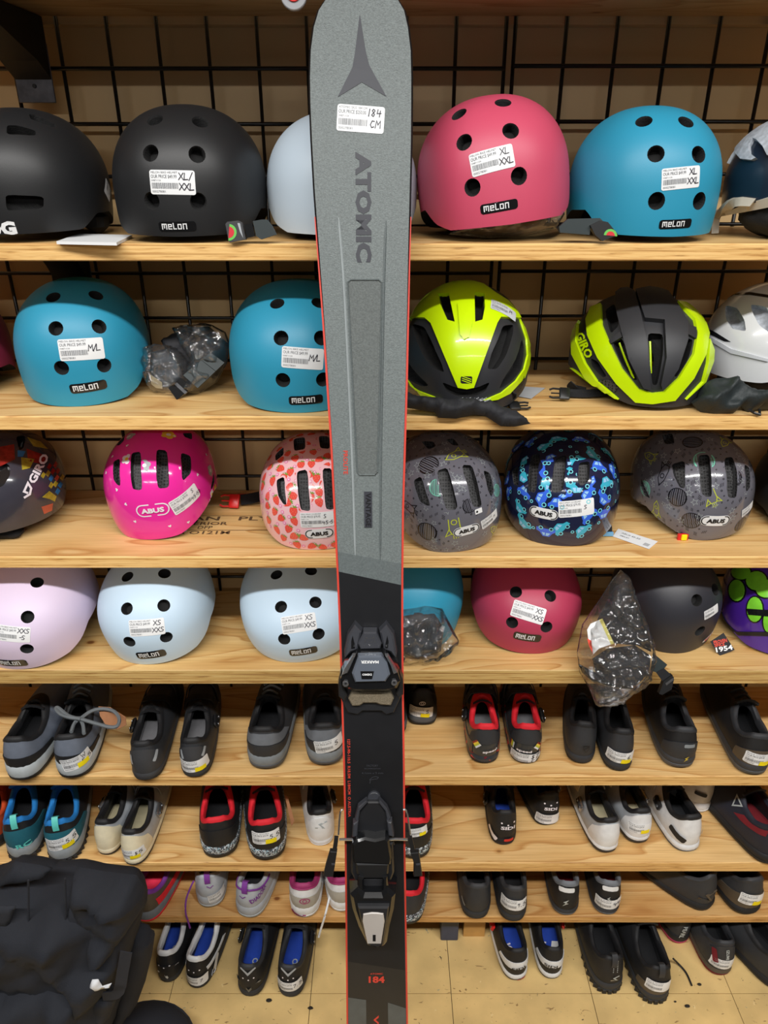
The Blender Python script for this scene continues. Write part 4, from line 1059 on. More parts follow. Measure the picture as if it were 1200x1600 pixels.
strap_loop(hB6, [at_z(950, 612, SH['B'] + .010), at_z(915, 615, SH['B'] + .008), at_z(886, 614, SH['B'] + .008)], (0, -.7, .7), .014)
buckle(hB6, at_z(882, 615, SH['B'] + .012), (-1, .15, 0), (0, -.6, .8), L=.03, w=.022)
strap_loop(hB6, [at_z(897, 600, SH['B'] + .02), at_z(893, 606, SH['B'] + .01), at_z(915, 612, SH['B'] + .009)], (-.4, -.9, 0), .014)

# white helmet, right edge
dm = Dome(.11, .125, .105, .04, 2.1, yaw=-60, rim='kid')
hB7 = shaped_helmet('road_helmet', 'glossy white helmet with oval vents at the right edge', dm, SH['B'] + .035, (1093, 438, 1330, 582), 'helmet_white', [cc(q) for q in ([(872, 150), (912, 140), (920, 190), (905, 240), (872, 210), (862, 175)], [(965, 130), (1030, 145), (1070, 210), (1080, 275), (1000, 260), (965, 200)], [(1105, 125), (1200, 140), (1230, 300), (1150, 240), (1110, 160)])], floor_z=SH['B'], vm='grey_pattern')
panel_px('stripe', dm, cc([(858, 255), (905, 275), (995, 332), (960, 330), (870, 285)]), 'black_gloss', hB7, th=.001, step=4)
panel_px('stripe', dm, cc([(960, 75), (1100, 60), (1260, 85), (1260, 98), (1100, 74)]), 'black_gloss', hB7, th=.001, step=4)
panel_px('lower_lip', dm, cc([(868, 300), (900, 310), (1000, 370), (1200, 425), (1200, 440), (1000, 395), (890, 330)]), 'silver_paper', hB7, th=.003, step=4)
m = MB(); m.blob((dm.c.x - .01, dm.c.y, SH['B'] + .03), (.07, .07, .03), amp=.1, freq=3); m.obj('padding', 'dark_foam', hB7)
strap_loop(hB7, [at_z(1120, 590, SH['B'] + .02), at_z(1150, 596, SH['B'] + .016), at_z(1172, 600, SH['B'] + .012)], (0, -.8, .5), .02, m='matte_charcoal')

# ---- children's helmets
mat('kid_pink', (236, 46, 160), .16, var=.02, coat=.6)
mat('kid_blush', (244, 196, 204), .16, var=.02, coat=.6)
mat('kid_grey', (104, 104, 114), .16, var=.03, coat=.6)
mat('kid_navy', (22, 30, 62), .14, var=.03, coat=.6)
for nm, c in dict(berry=(236, 84, 72), leaf=(120, 160, 60), seed=(250, 190, 150), petal=(238, 140, 186), petal_light=(250, 226, 236), white_ink=(236, 232, 240), yellow_ink=(244, 206, 66), lime_ink=(186, 196, 60), mint_ink=(120, 200, 176), dark_ink=(20, 20, 24), car_blue=(56, 104, 226), car_cyan=(58, 178, 206), car_glass=(150, 200, 240), ring_cyan=(120, 214, 226), pale_ink=(170, 178, 180)).items(): mat(nm, c, .2, var=0, coat=.5)
def m_berry():
    d = Design(); d.fill([(0, -.5), (.22, -.3), (.36, .0), (.34, .28), (.15, .4), (0, .36), (-.15, .4), (-.34, .28), (-.36, 0), (-.22, -.3)], 'berry', 0, step=.3)
    for k in range(5):
        a = pi / 2 + (k - 2) * .55; d.fill([(0, .36), (.34 * cos(a) - .07 * sin(a), .36 + .26 * sin(a) * .7), (.38 * cos(a), .40 + .2 * sin(a)), (.34 * cos(a) + .07 * sin(a), .30 + .2 * sin(a) * .7)], 'leaf', 1)
    for x, y in ((-.15, .15), (.1, .2), (.2, -.02), (-.05, 0), (-.18, -.12), (.08, -.22)): d.fill(circ(x, y, .025, 5), 'seed', 1)
    return d
def m_ring(a, b):
    d = Design(); d.fill(circ(0, 0, .34, 12), a, 0); d.fill(circ(0, 0, .15, 8), b, 1); return d
def m_flower(a, b):
    d = Design()
    for k in range(5): d.fill(circ(.3 * cos(k * 2 * pi / 5), .3 * sin(k * 2 * pi / 5), .24, 9), a, 0)
    d.fill(circ(0, 0, .18, 9), b, 1); return d
def m_heart(c):
    d = Design(); d.fill([(0, -.4), (.4, .05), (.38, .32), (.18, .4), (0, .2), (-.18, .4), (-.38, .32), (-.4, .05)], c, 0); return d
def m_star(c):
    d = Design(); d.stroke([(.5 * cos(pi / 2 + k * pi / 5) * (1 if k % 2 == 0 else .42), .5 * sin(pi / 2 + k * pi / 5) * (1 if k % 2 == 0 else .42)) for k in range(10)], .05, c, 0, closed=True); return d
def m_planet(c, wavy=False):
    d = Design(); d.stroke(circ(0, 0, .46, 20), .035, c, 0, closed=True)
    for k in range(-4, 5):
        x = k * .095; hh = sqrt(max(0, .44 ** 2 - x * x))
        d.stroke([(x * (1.0 + (.06 * sin(i * 2.1) if wavy else .12 * (1 - (i / 3 - 1) ** 2))) + (.02 * sin(i * 2.4) if wavy else 0), -hh + 2 * hh * i / 6) for i in range(7)], .03 if k % 2 else .05, c, 0)
    return d
def m_rocket(c):
    d = Design(); d.stroke([(0, .6), (.18, .3), (.2, -.15), (.12, -.35), (-.12, -.35), (-.2, -.15), (-.18, .3)], .04, c, 0, closed=True)
    d.stroke(circ(0, .15, .1, 10), .035, c, 0, closed=True); d.stroke([(.2, -.1), (.36, -.4), (.14, -.32)], .04, c, 0); d.stroke([(-.2, -.1), (-.36, -.4), (-.14, -.32)], .04, c, 0)
    for x in (-.08, 0, .08): d.stroke([(x, -.4), (x, -.55)], .03, c, 0)
    return d
def m_car(c, ring='ring_cyan'):
    d = Design(); d.fill([(-.5, -.15), (-.5, .02), (-.36, .12), (-.22, .36), (.12, .38), (.3, .14), (.5, .06), (.52, -.15)], c, 0, step=.22)
    d.fill([(-.26, .12), (-.16, .30), (-.03, .31), (-.03, .12)], 'car_glass', 1); d.fill([(.02, .12), (.02, .31), (.1, .3), (.2, .12)], 'car_glass', 1)
    for x in (-.27, .28): d.fill(circ(x, -.16, .13, 10), 'kid_navy', 1); d.stroke(circ(x, -.16, .1, 10), .045, ring, 2, closed=True)
    return d
def m_dashes(c):
    d = Design()
    for k in range(3): d.stroke([(k * .22 - .25, -.2 + k * .05), (k * .22 - .12, .25 + k * .04)], .055, c, 0)
    return d
def m_dot(c): 
    d = Design(); d.stroke(circ(0, 0, .3, 9), .16, c, 0, closed=True); return d
def motifs(dome, parent, items, vents, name):
    """lay printed motifs on the shell, leaving the vents free. items: (u, v, size m, rot deg, design)"""
    vs, fs, fm, mats = [], [], [], []
    for (u, v, sz, rot, ds) in items:
        p, n = dome.hit(u, v)
        if any(inside(q, u, v) for q in vents): pass
        pts = lay(dome.obvh, p, n, img_T(u, v, n, rot), [(x * sz, y * sz, l) for x, y, l in ds.v], .0006, .0002)
        bad = [any(inside(q, *proj(w)) for q in vents) for w in pts]; k = len(vs); vs += pts
        for f, mi in zip(ds.f, ds.m):
            if any(bad[i] for i in f): continue
            mt = ds.mats[mi]
            if mt not in mats: mats.append(mt)
            fs.append(tuple(i + k for i in f)); fm.append(mats.index(mt))
    o = mesh_obj(name, vs, fs, mats, parent, fm, True, None); o['kind'] = 'stuff'; return o
def grow(q, k=1.12):
    cx = sum(p[0] for p in q) / len(q); cy = sum(p[1] for p in q) / len(q); return [(cx + (x - cx) * k, cy + (y - cy) * k) for x, y in q]
def scatter(box, gap, seed, avoid=()):
    rnd = random.Random(seed); out = []; u0, v0, u1, v1 = box; cx, cy, rx, ry = (u0 + u1) / 2, (v0 + v1) / 2, (u1 - u0) / 2, (v1 - v0) / 2
    for _ in range(4000):
        u = rnd.uniform(u0, u1); v = rnd.uniform(v0, v1)
        if abs((u - cx) / rx) ** 2.3 + abs((v - cy) / ry) ** 2.3 > .93: continue
        if all((u - a) ** 2 + (v - b) ** 2 > gap * gap for a, b in out) and all((u - a) ** 2 + (v - b) ** 2 > r * r for a, b, r in avoid): out.append((u, v))
    return out
def kid_badge(dome, t, u, v, wpx, rot, pink=False):
    p, n = dome.hit(u, v); zc = (p - CAM).dot(FWD); w = wpx * zc / F_PX; h = w * .40; d = Design()
    if not pink:
        d.fill(rrect(w, h, h * .49, 6), 'white_plastic', 1, step=w / 10); d.stroke(rrect(w * .93, h * .8, h * .39, 6), h * .09, 'ink_black', 2, closed=True)
        d.text('ABUS', 0, 0, h * .42, 'ink_black', 3, bold=.05, width=w * .62, anchor='c')
    else:
        d.stroke(rrect(w, h, h * .49, 6), h * .1, 'white_ink', 1, closed=True); d.text('ABUS', 0, 0, h * .45, 'white_ink', 3, bold=.05, width=w * .72, anchor='c')
    d.on_surface('logo_badge', dome.obvh, p, n, img_T(u, v, n, rot), t, eps=.0009)
G_KID = "children's helmets on the third shelf"
def kid_helmet(label, color, box, vents, yaw, pitch, roll, badge, stick, pink=False):
    dm = Dome(.088, .105, .10, .055, 2.35, yaw, pitch, roll, 'kid', .018, 1.3)
    t = shaped_helmet('child_helmet', label, dm, SH['C'], box, color, vents, depth=.011, group=G_KID)
    kid_badge(dm, t, *badge, pink=pink)
    p, n = dm.hit(stick[0], stick[1]); zc = (p - CAM).dot(FWD); w = stick[2] * zc / F_PX
    price_design(w, w * .5, 'ABUS SMILEY 3.0 HELMET', '$79.95', stick[4], hand_scale=.85).on_surface('price_sticker', dm.obvh, p, n, img_T(0, 0, n, stick[3]), t, eps=.0010, label='white price label')
    return t, dm
cc = crop(140, 660, .175); bx_ = (161, 660, 341, 829)
vn = [cc(q) for q in ([(210, 350), (272, 320), (275, 570), (245, 555), (212, 510)], [(370, 275), (460, 258), (470, 595), (440, 606), (385, 595), (365, 480)], [(595, 240), (695, 252), (712, 560), (690, 585), (615, 590), (595, 500)], [(812, 268), (905, 300), (908, 450), (840, 518), (825, 500)], [(235, 205), (320, 110), (305, 165), (265, 205)], [(830, 98), (915, 95), (915, 155), (850, 130)], [(1080, 600), (1108, 440), (1116, 530), (1095, 590)])]
tC2, dC2 = kid_helmet("glossy hot pink child's helmet printed with small flowers", 'kid_pink', bx_, vn, -4, 6, -4, cc([(562, 785)])[0] + (49, 5), cc([(862, 690)])[0] + (52, 19, [' S', '45-50']), pink=True)
gv = [grow(q, 1.1) for q in vn]
it = [(*cc([(332, 328)])[0], .018, 0, m_flower('white_ink', 'yellow_ink')), (*cc([(490, 385)])[0], .02, 20, m_flower('pale_ink', 'white_ink')), (*cc([(705, 112)])[0], .024, 10, m_flower('yellow_ink', 'white_ink')), (*cc([(1075, 430)])[0], .02, 30, m_flower('pale_ink', 'white_ink')), (*cc([(350, 130)])[0], .024, 30, m_flower('pale_ink', 'white_ink')), (*cc([(1060, 735)])[0], .018, 0, m_flower('yellow_ink', 'white_ink')), (*cc([(1090, 640)])[0], .016, 0, m_flower('white_ink', 'yellow_ink'))]
it += [(u, v, .0065, (i * 77) % 360, m_heart('white_ink')) for i, (u, v) in enumerate(scatter(bx_, 24, 5, [(238, 797, 30), (291, 781, 32)]))]
motifs(dC2, tC2, it, gv, 'printed_motifs')
cc = crop(390, 670, .1312); bx_ = (405, 674, 583, 859)
vn = [cc(q) for q in ([(318, 610), (415, 565), (440, 912), (400, 895), (340, 800)], [(558, 510), (690, 480), (725, 960), (700, 980), (610, 965), (580, 800)], [(862, 470), (985, 470), (1020, 950), (960, 965), (905, 950)], [(1150, 580), (1230, 620), (1220, 800), (1150, 900)], [(305, 310), (405, 215), (405, 310), (310, 385)], [(522, 120), (660, 95), (665, 240), (530, 265)], [(820, 85), (950, 90), (955, 240), (840, 230)])]
tC3, dC3 = kid_helmet("blush child's helmet printed with strawberries, half behind the ski", 'kid_blush', bx_, vn, 0, 6, 0, cc([(830, 1245)])[0] + (45, 3), cc([(802, 1085)])[0] + (52, 2, ['S', '45-50']))
gv = [grow(q, 1.08) for q in vn]; av = [(499, 833, 22), (496, 812, 24), (480, 812, 20), (512, 812, 20)]
rb = m_berry(); rn = m_ring('petal', 'petal_light'); rnd = random.Random(4)
it = [(u, v, rnd.uniform(.0165, .019), rnd.choice((0, 20, -25, 70, -60, 160)), rb) for u, v in scatter(bx_, 13.5, 11, av)]
it += [(u, v, .0095, 0, rn) for u, v in scatter(bx_, 9, 12, av + [(a[0], a[1], 9) for a in it])]
motifs(dC3, tC3, it, gv, 'printed_motifs')
def space_items(box, seed, spec, avoid):
    rnd = random.Random(seed); it = list(spec); av = avoid + [(a[0], a[1], a[2] * 420) for a in spec]
    kinds = [(m_star('pale_ink'), .012), (m_dashes('dark_ink'), .012), (m_dot('dark_ink'), .0045), (m_dot('dark_ink'), .004), (m_dashes('dark_ink'), .009), (m_star('pale_ink'), .009), (m_dot('dark_ink'), .0035)]
    for i, (u, v) in enumerate(scatter(box, 8, seed, av)): k = kinds[i % 7]; it.append((u, v, k[1], rnd.uniform(0, 90), k[0]))
    return it
cc = crop(620, 670, .15); bx_ = (606, 671, 784, 863)
vn = [cc(q) for q in ([(170, 540), (255, 490), (350, 800), (310, 800), (240, 760)], [(410, 440), (530, 400), (635, 800), (610, 845), (510, 845)], [(670, 375), (790, 380), (885, 780), (870, 815), (790, 815)], [(900, 430), (970, 460), (1010, 640), (985, 715), (950, 640)], [(250, 130), (380, 130), (410, 180), (330, 215)], [(510, 110), (590, 100), (650, 175), (580, 170)])]
tC4, dC4 = kid_helmet("grey child's helmet with space doodles, right against the ski", 'kid_grey', bx_, vn, 14, 6, -3, cc([(727, 1055)])[0] + (43, 9), cc([(970, 940)])[0] + (36, 17, ['M']))
sp = [(*cc([(315, 1070)])[0], .036, 0, m_planet('dark_ink')), (*cc([(330, 375)])[0], .036, 60, m_planet('dark_ink')), (*cc([(620, 270)])[0], .036, 115, m_rocket('lime_ink')), (*cc([(600, 1010)])[0], .046, 12, m_rocket('lime_ink')), (*cc([(430, 610)])[0], .03, 0, m_planet('mint_ink')), (*cc([(130, 820)])[0], .034, 50, m_rocket('dark_ink')), (*cc([(1010, 1050)])[0], .028, 60, m_rocket('lime_ink')), (*cc([(760, 800)])[0], .026, 20, m_planet('dark_ink')), (*cc([(1040, 640)])[0], .022, 0, m_planet('mint_ink'))]
motifs(dC4, tC4, space_items(bx_, 21, sp, [(729, 828, 24), (766, 811, 18)]), [grow(q, 1.08) for q in vn], 'printed_motifs')
d = Design(); d.fill(rrect(.013, .009, .001), 'white_paper', 0); d.fill(circ(-.003, 0, .002, 8), 'ink_black', 1); p, n = dC4.hit(*cc([(850, 855)])[0]); d.on_surface('small_sticker', dC4.obvh, p, n, img_T(0, 0, n, 12), tC4, eps=.001)
cc = crop(780, 660, .21667); bx_ = (786, 664, 969, 837)
vn = [cc(q) for q in ([(90, 350), (140, 310), (140, 460), (105, 450)], [(225, 240), (300, 220), (265, 510), (205, 495)], [(400, 260), (490, 230), (462, 495), (400, 508), (372, 490)], [(575, 290), (655, 280), (650, 420), (590, 463), (565, 420)], [(640, 85), (700, 100), (700, 150), (640, 120)])]
tC5, dC5 = kid_helmet("dark blue child's helmet printed with little cars", 'kid_navy', bx_, vn, -8, 5, -2, cc([(320, 655)])[0] + (45, -1), cc([(558, 620)])[0] + (55, 8, ['S']))
gv = [grow(q, 1.08) for q in vn]; rnd = random.Random(8); ca, cb = m_car('car_blue'), m_car('car_cyan')
it = [(u, v, rnd.uniform(.029, .034), rnd.choice((0, 15, -20, 60, 100, -80, 150, 180)), ca if i % 2 else cb) for i, (u, v) in enumerate(scatter(bx_, 21, 31, [(849, 802, 22), (901, 794, 20), (888, 796, 16), (914, 792, 16)]))]
it += [(u, v, .008, 0, m_dot('ring_cyan')) for u, v in scatter(bx_, 12, 33, [(849, 802, 26), (901, 794, 30)] + [(a[0], a[1], 17) for a in it])]
motifs(dC5, tC5, it, gv, 'printed_motifs')
cc = crop(970, 660, .19167); bx_ = (984, 664, 1180, 842)
vn = [cc(q) for q in ([(165, 450), (190, 520), (240, 620), (200, 600), (165, 520)], [(415, 340), (525, 310), (525, 540), (480, 530), (430, 430)], [(625, 270), (725, 260), (745, 600), (700, 610), (655, 580)], [(840, 290), (910, 280), (950, 400), (945, 615), (870, 615)], [(1005, 340), (1050, 370), (1055, 530), (1020, 570)], [(335, 100), (420, 90), (440, 170), (360, 180)])]
tC6, dC6 = kid_helmet("grey child's helmet with space doodles at the right, nose turned right", 'kid_grey', bx_, vn, 16, 4, -8, cc([(775, 802)])[0] + (47, -3), cc([(1035, 705)])[0] + (30, 17, None))
sp = [(*cc([(585, 160)])[0], .034, 80, m_planet('dark_ink')), (*cc([(460, 610)])[0], .034, 0, m_planet('dark_ink')), (*cc([(575, 800)])[0], .033, 20, m_planet('dark_ink', True)), (*cc([(350, 410)])[0], .038, 160, m_rocket('dark_ink')), (*cc([(240, 280)])[0], .03, 30, m_rocket('lime_ink')), (*cc([(290, 710)])[0], .03, 10, m_rocket('lime_ink')), (*cc([(740, 600)])[0], .036, 25, m_rocket('lime_ink')), (*cc([(680, 310)])[0], .036, 0, m_planet('mint_ink')), (*cc([(850, 160)])[0], .03, 130, m_rocket('lime_ink')), (*cc([(980, 830)])[0], .03, 10, m_planet('dark_ink')), (*cc([(930, 450)])[0], .03, 0, m_planet('dark_ink', True)), (*cc([(200, 540)])[0], .03, 0, m_planet('mint_ink'))]
motifs(dC6, tC6, space_items(bx_, 41, sp, [(1118, 814, 24), (1168, 795, 16)]), [grow(q, 1.08) for q in vn], 'printed_motifs')
# straps, buckles and hang tags of the children's helmets
zC = SH['C']
def flat_tag(parent, quad, z, lines=(), m='white_paper', th=.0012):
    b = MB(); b.prism([at_z(u, v, z + th) for u, v in quad], [at_z(u, v, z + .0003) for u, v in quad]); o = b.obj('hang_tag', m, parent, smooth=False)
    P = [at_z(u, v, z + th) for u, v in quad]; T = (P[1] - P[0]).normalized(); B = V((0, 0, 1)).cross(T)
    d = Design(); L_ = (P[1] - P[0]).length; W_ = (P[3] - P[0]).dot(B)
    for (fx, fy, h, s) in lines: d.text(s, fx * L_, fy * W_, h, 'ink_grey', 0, bold=.01)
    x = L_ * .78
    while x < L_ * .92 and lines: d.fill([(x, W_ * .2), (x + .0008, W_ * .2), (x + .0008, W_ * .5), (x, W_ * .5)], 'ink_grey', 0); x += .0016
    if lines: d.on_plane('print', P[0], T, B, o)
    return o
flat_tag(tC2, [(258, 832), (291, 831), (298, 818), (266, 820)], zC, [(.3, .4, .004, '8 7312')])
m = MB(); m.tube([at_z(225, 829, zC + .012), at_z(236, 829, zC + .004), at_z(250, 826, zC + .003)], .0022, 6); m.obj('strap_end', 'red_plastic', tC2)
strap_loop(tC2, [at_z(285, 808, zC + .02), at_z(298, 815, zC + .006), at_z(305, 812, zC + .003)], (0, -.5, .8), .012)
strap_loop(tC3, [at_z(409, 775, zC + .014), at_z(392, 779, zC + .013), at_z(376, 781, zC + .012)], (0, -.8, .6), .02)
buckle(tC3, at_z(366, 783, zC + .014), (-1, .1, .0), (0, -.8, .6), 'red_plastic', .034, .026)
b = MB(); b.box(at_z(378, 775, zC + .016), (.018, .006, .008), bevel=.001); b.obj('buckle_bar', 'red_plastic', tC3)
strap_loop(tC5, [at_z(925, 822, zC + .02), at_z(940, 825, zC + .012), at_z(946, 828, zC + .006)], (0, -.8, .6), .014)
buckle(tC5, at_z(947, 826, zC + .013), (-.12, .2, 1), (0, -1, .2), 'black_plastic', .034, .02, prongs=False)
mat('sky_plastic', (110, 170, 214), .35)
b = MB(); b.box(at_z(949, 834, zC + .005), (.02, .006, .008), bevel=.001); b.obj('buckle_end', 'sky_plastic', tC5)
flat_tag(tC5, [(957, 838), (1014, 858), (1028, 846), (966, 826)], zC, [(.08, .6, .005, 'ABUS 45-50'), (.12, .3, .004, 'SMILEY')])
b = MB(); q = at_z(862, 838, zC + .006); b.tube([q + V((-.012, 0, .006)), q + V((-.012, -.002, -.004)), q + V((.006, -.002, -.004)), q + V((.006, 0, .012))], .0022, 6); b.obj('adjuster_clip', 'red_plastic', tC5)
b = MB(); b.box(q + V((-.003, -.003, .002)), (.009, .004, .014), bevel=.001); b.obj('adjuster_dial', 'sky_plastic', tC5)
b = MB(); q = at_z(1066, 838, zC + .005); b.box(q + V((0, -.002, 0)), (.018, .006, .012), bevel=.001); k_ = b.obj('adjuster_clip', 'red_plastic', tC6)
b = MB(); b.box(q + V((.001, -.006, .001)), (.0095, .004, .0105), bevel=.001); b.obj('adjuster_dial', 'yellow_paper', k_)
b = MB(); b.tube([q + V((.008, 0, 0)), q + V((.022, .004, .002))], .002, 6); b.obj('strap_end', 'red_plastic', tC6)

# glossy full helmet at the left edge of the third shelf
mat('smoke_gloss', (58, 58, 68), .18, var=.1, coat=.5)
cc = crop(0, 660, .13746)
dm = Dome(.11, .112, .115, .07, 2.1, yaw=30, rim='bowl')
hC1 = shaped_helmet('trail_helmet', 'glossy smoke grey helmet with multicoloured graphics, left edge of the third shelf', dm, SH['C'] + .012, (-135, 665, 104, 830), 'smoke_gloss', [cc([(-80, 480), (30, 440), (110, 490), (115, 600), (40, 720), (-60, 760)]), cc([(180, 160), (290, 150), (270, 290), (220, 320)])], floor_z=SH['C'], vm='black_gloss')
for i, (c, col) in enumerate((((300, 300, 520, 380, 500, 480, 320, 440), 'paint_red'), ((0, 280, 160, 250, 170, 420, 0, 500), 'paint_red'), ((240, 400, 390, 420, 340, 520, 250, 540), 'paint_olive'), ((310, 170, 460, 220, 540, 300, 380, 270), 'paint_olive'), ((200, 320, 290, 330, 260, 390, 200, 390), 'paint_blue'), ((480, 850, 560, 780, 640, 840, 620, 900, 560, 870), 'paint_olive'), ((470, 960, 600, 920, 590, 1000, 500, 1040), 'paint_orange'))):
    mat('paint_red', (140, 34, 30), .25, var=.3, scale=120, coat=.4); mat('paint_olive', (168, 152, 48), .25, var=.3, scale=120, coat=.4); mat('paint_blue', (36, 110, 170), .25, var=.2, coat=.4); mat('paint_orange', (190, 84, 62), .25, var=.2, coat=.4)
    panel_px('graphic', dm, cc([(c[k], c[k + 1]) for k in range(0, len(c), 2)]), col, hC1, th=.0006, step=5)
for i, (x, y, col) in enumerate(((490, 600, 'paint_olive'), (545, 580, 'paint_olive'), (600, 555, 'paint_red'), (655, 550, 'paint_red'), (580, 635, 'paint_blue'), (645, 630, 'paint_orange'), (705, 625, 'paint_olive'), (580, 715, 'paint_olive'), (630, 700, 'paint_olive'), (685, 710, 'paint_blue'), (655, 785, 'paint_blue'), (560, 500, 'paint_red'), (630, 480, 'paint_red'))):
    panel_px('graphic', dm, cc([(x - 28, y + 10), (x, y - 38), (x + 28, y - 10), (x, y + 38)]), col, hC1, th=.0006, step=5)
d = Design(); d.text('GIRO', 0, 0, 13, 'white_ink', 0, bold=.04, width=49, anchor='c'); px_print(dm, hC1, 'lettering', [(d, *cc([(432, 528)])[0], 62)], eps=.0016)
d = Design(); d.stroke([(-4, -11), (4, -6), (6, 3), (1, 11), (-5, -2), (0, -4)], 3.4, 'white_ink', 0); px_print(dm, hC1, 'emblem', [(d, *cc([(305, 770)])[0], 0)], eps=.0016)
m = MB(); q = at_z(12, 832, SH['C'] + .008); m.box(q, (.05, .03, .016), bevel=.006); m.obj('chin_pad', 'dark_foam', hC1)
# black helmet edge, third shelf far right
dm = Dome(.1, .12, .11, .05, 2.2, rim='bowl')
shaped_helmet('skate_helmet', 'black helmet barely showing at the right end of the third shelf', dm, SH['C'], (1172, 684, 1385, 808), 'shell_black', [])
# purple helmet, fourth shelf far right
cc = crop(880, 880, .26667)
dm = Dome(.1, .115, .11, .05, 2.2, yaw=-20, rim='kid')
hD8 = shaped_helmet('child_helmet', 'glossy purple helmet with lime green spots at the right end of the fourth shelf', dm, SH['D'] + .004, (1124, 845, 1320, 995), 'purple_gloss', [], floor_z=SH['D'])
for (x, y, rx, ry) in ((1045, 55, 55, 42), (1020, 160, 45, 62), (1135, 105, 60, 55), (1190, 150, 60, 52), (1125, 270, 45, 72), (1200, 340, 26, 60)):
    panel_px('spot_border', dm, cc(circ(x, y, rx + 9, 18, ry + 9)), 'black_gloss', hD8, th=.001, step=5); panel_px('spot', dm, cc(circ(x, y, rx, 18, ry)), 'lime_gloss', hD8, th=.002, step=5)
panel_px('vent_bar', dm, cc([(1080, 265), (1230, 275), (1230, 312), (1090, 300)]), 'black_gloss', hD8, th=.003, step=5)
panel_px('rim_band', dm, cc([(920, 370), (1000, 400), (1250, 402), (1250, 425), (990, 420), (925, 395)]), 'black_plastic', hD8, th=.002, step=5)

# ================================================================== shoes
for nm, c, r in (('slate_suede', (104, 112, 126), .8), ('light_foam', (184, 192, 196), .6), ('shoe_black', (26, 27, 30), .62), ('shoe_char', (48, 50, 54), .6), ('shoe_grey', (112, 117, 124), .7), ('shoe_midgrey', (132, 138, 142), .65), ('shoe_dark', (58, 59, 62), .65), ('insole_grey', (132, 132, 136), .85), ('shoe_red', (226, 34, 50), .7), ('gloss_char', (50, 54, 58), .25), ('teal_suede', (24, 96, 112), .75), ('collar_blue', (28, 124, 200), .8), ('mid_ash', (146, 152, 156), .6), ('shoe_cream', (230, 220, 190), .45), ('shoe_silver', (166, 172, 178), .4), ('insole_cream', (206, 196, 160), .85), ('shoe_white', (226, 228, 230), .45), ('insole_blue', (32, 70, 178), .85), ('shoe_navy', (32, 36, 50), .65), ('run_silver', (176, 182, 190), .5), ('run_purple', (120, 52, 146), .7), ('run_magenta', (160, 52, 106), .6), ('run_grey', (176, 172, 162), .6), ('insole_red', (120, 22, 34), .85), ('shoe_brown', (84, 74, 62), .5), ('shoe_pink', (190, 44, 96), .6), ('sole_grey', (84, 88, 94), .6), ('shoe_rust', (206, 78, 34), .7), ('coral', (240, 50, 84), .7), ('ash_sole', (112, 118, 126), .6), ('mint_print', (98, 206, 196), .5), ('gold_print', (204, 178, 60), .4), ('grey_lace', (108, 114, 118), .85), ('kraft', (158, 108, 72), .8)):
    mat(nm, c, r, var=.08, scale=60, bump=.25 if r > .55 else .05, bscale=800)
fleck_mat('speckle', (60, 62, 68), [((214, 222, 228), 260, .52, (1, 1, 1)), ((150, 190, 206), 180, .6, (1, 1, 1))], .6)
fleck_mat('red_camo', (58, 62, 66), [((206, 44, 54), 32, .56, (1, 1, 1)), ((120, 30, 40), 40, .62, (1.4, 1, 1))], .28)
G_SHOE = 'shoes on the lower shelves'
AX = [(0, 0), (.12, .27), (.25, .52), (.4, .74), (.55, .9), (.8, 1.06), (1.2, 1.16), (1.6, 1.19), (2.0, 1.22), (2.35, 1.16), (2.6, 1.0), (2.8, .74), (3.0, .36), (pi, 0)]
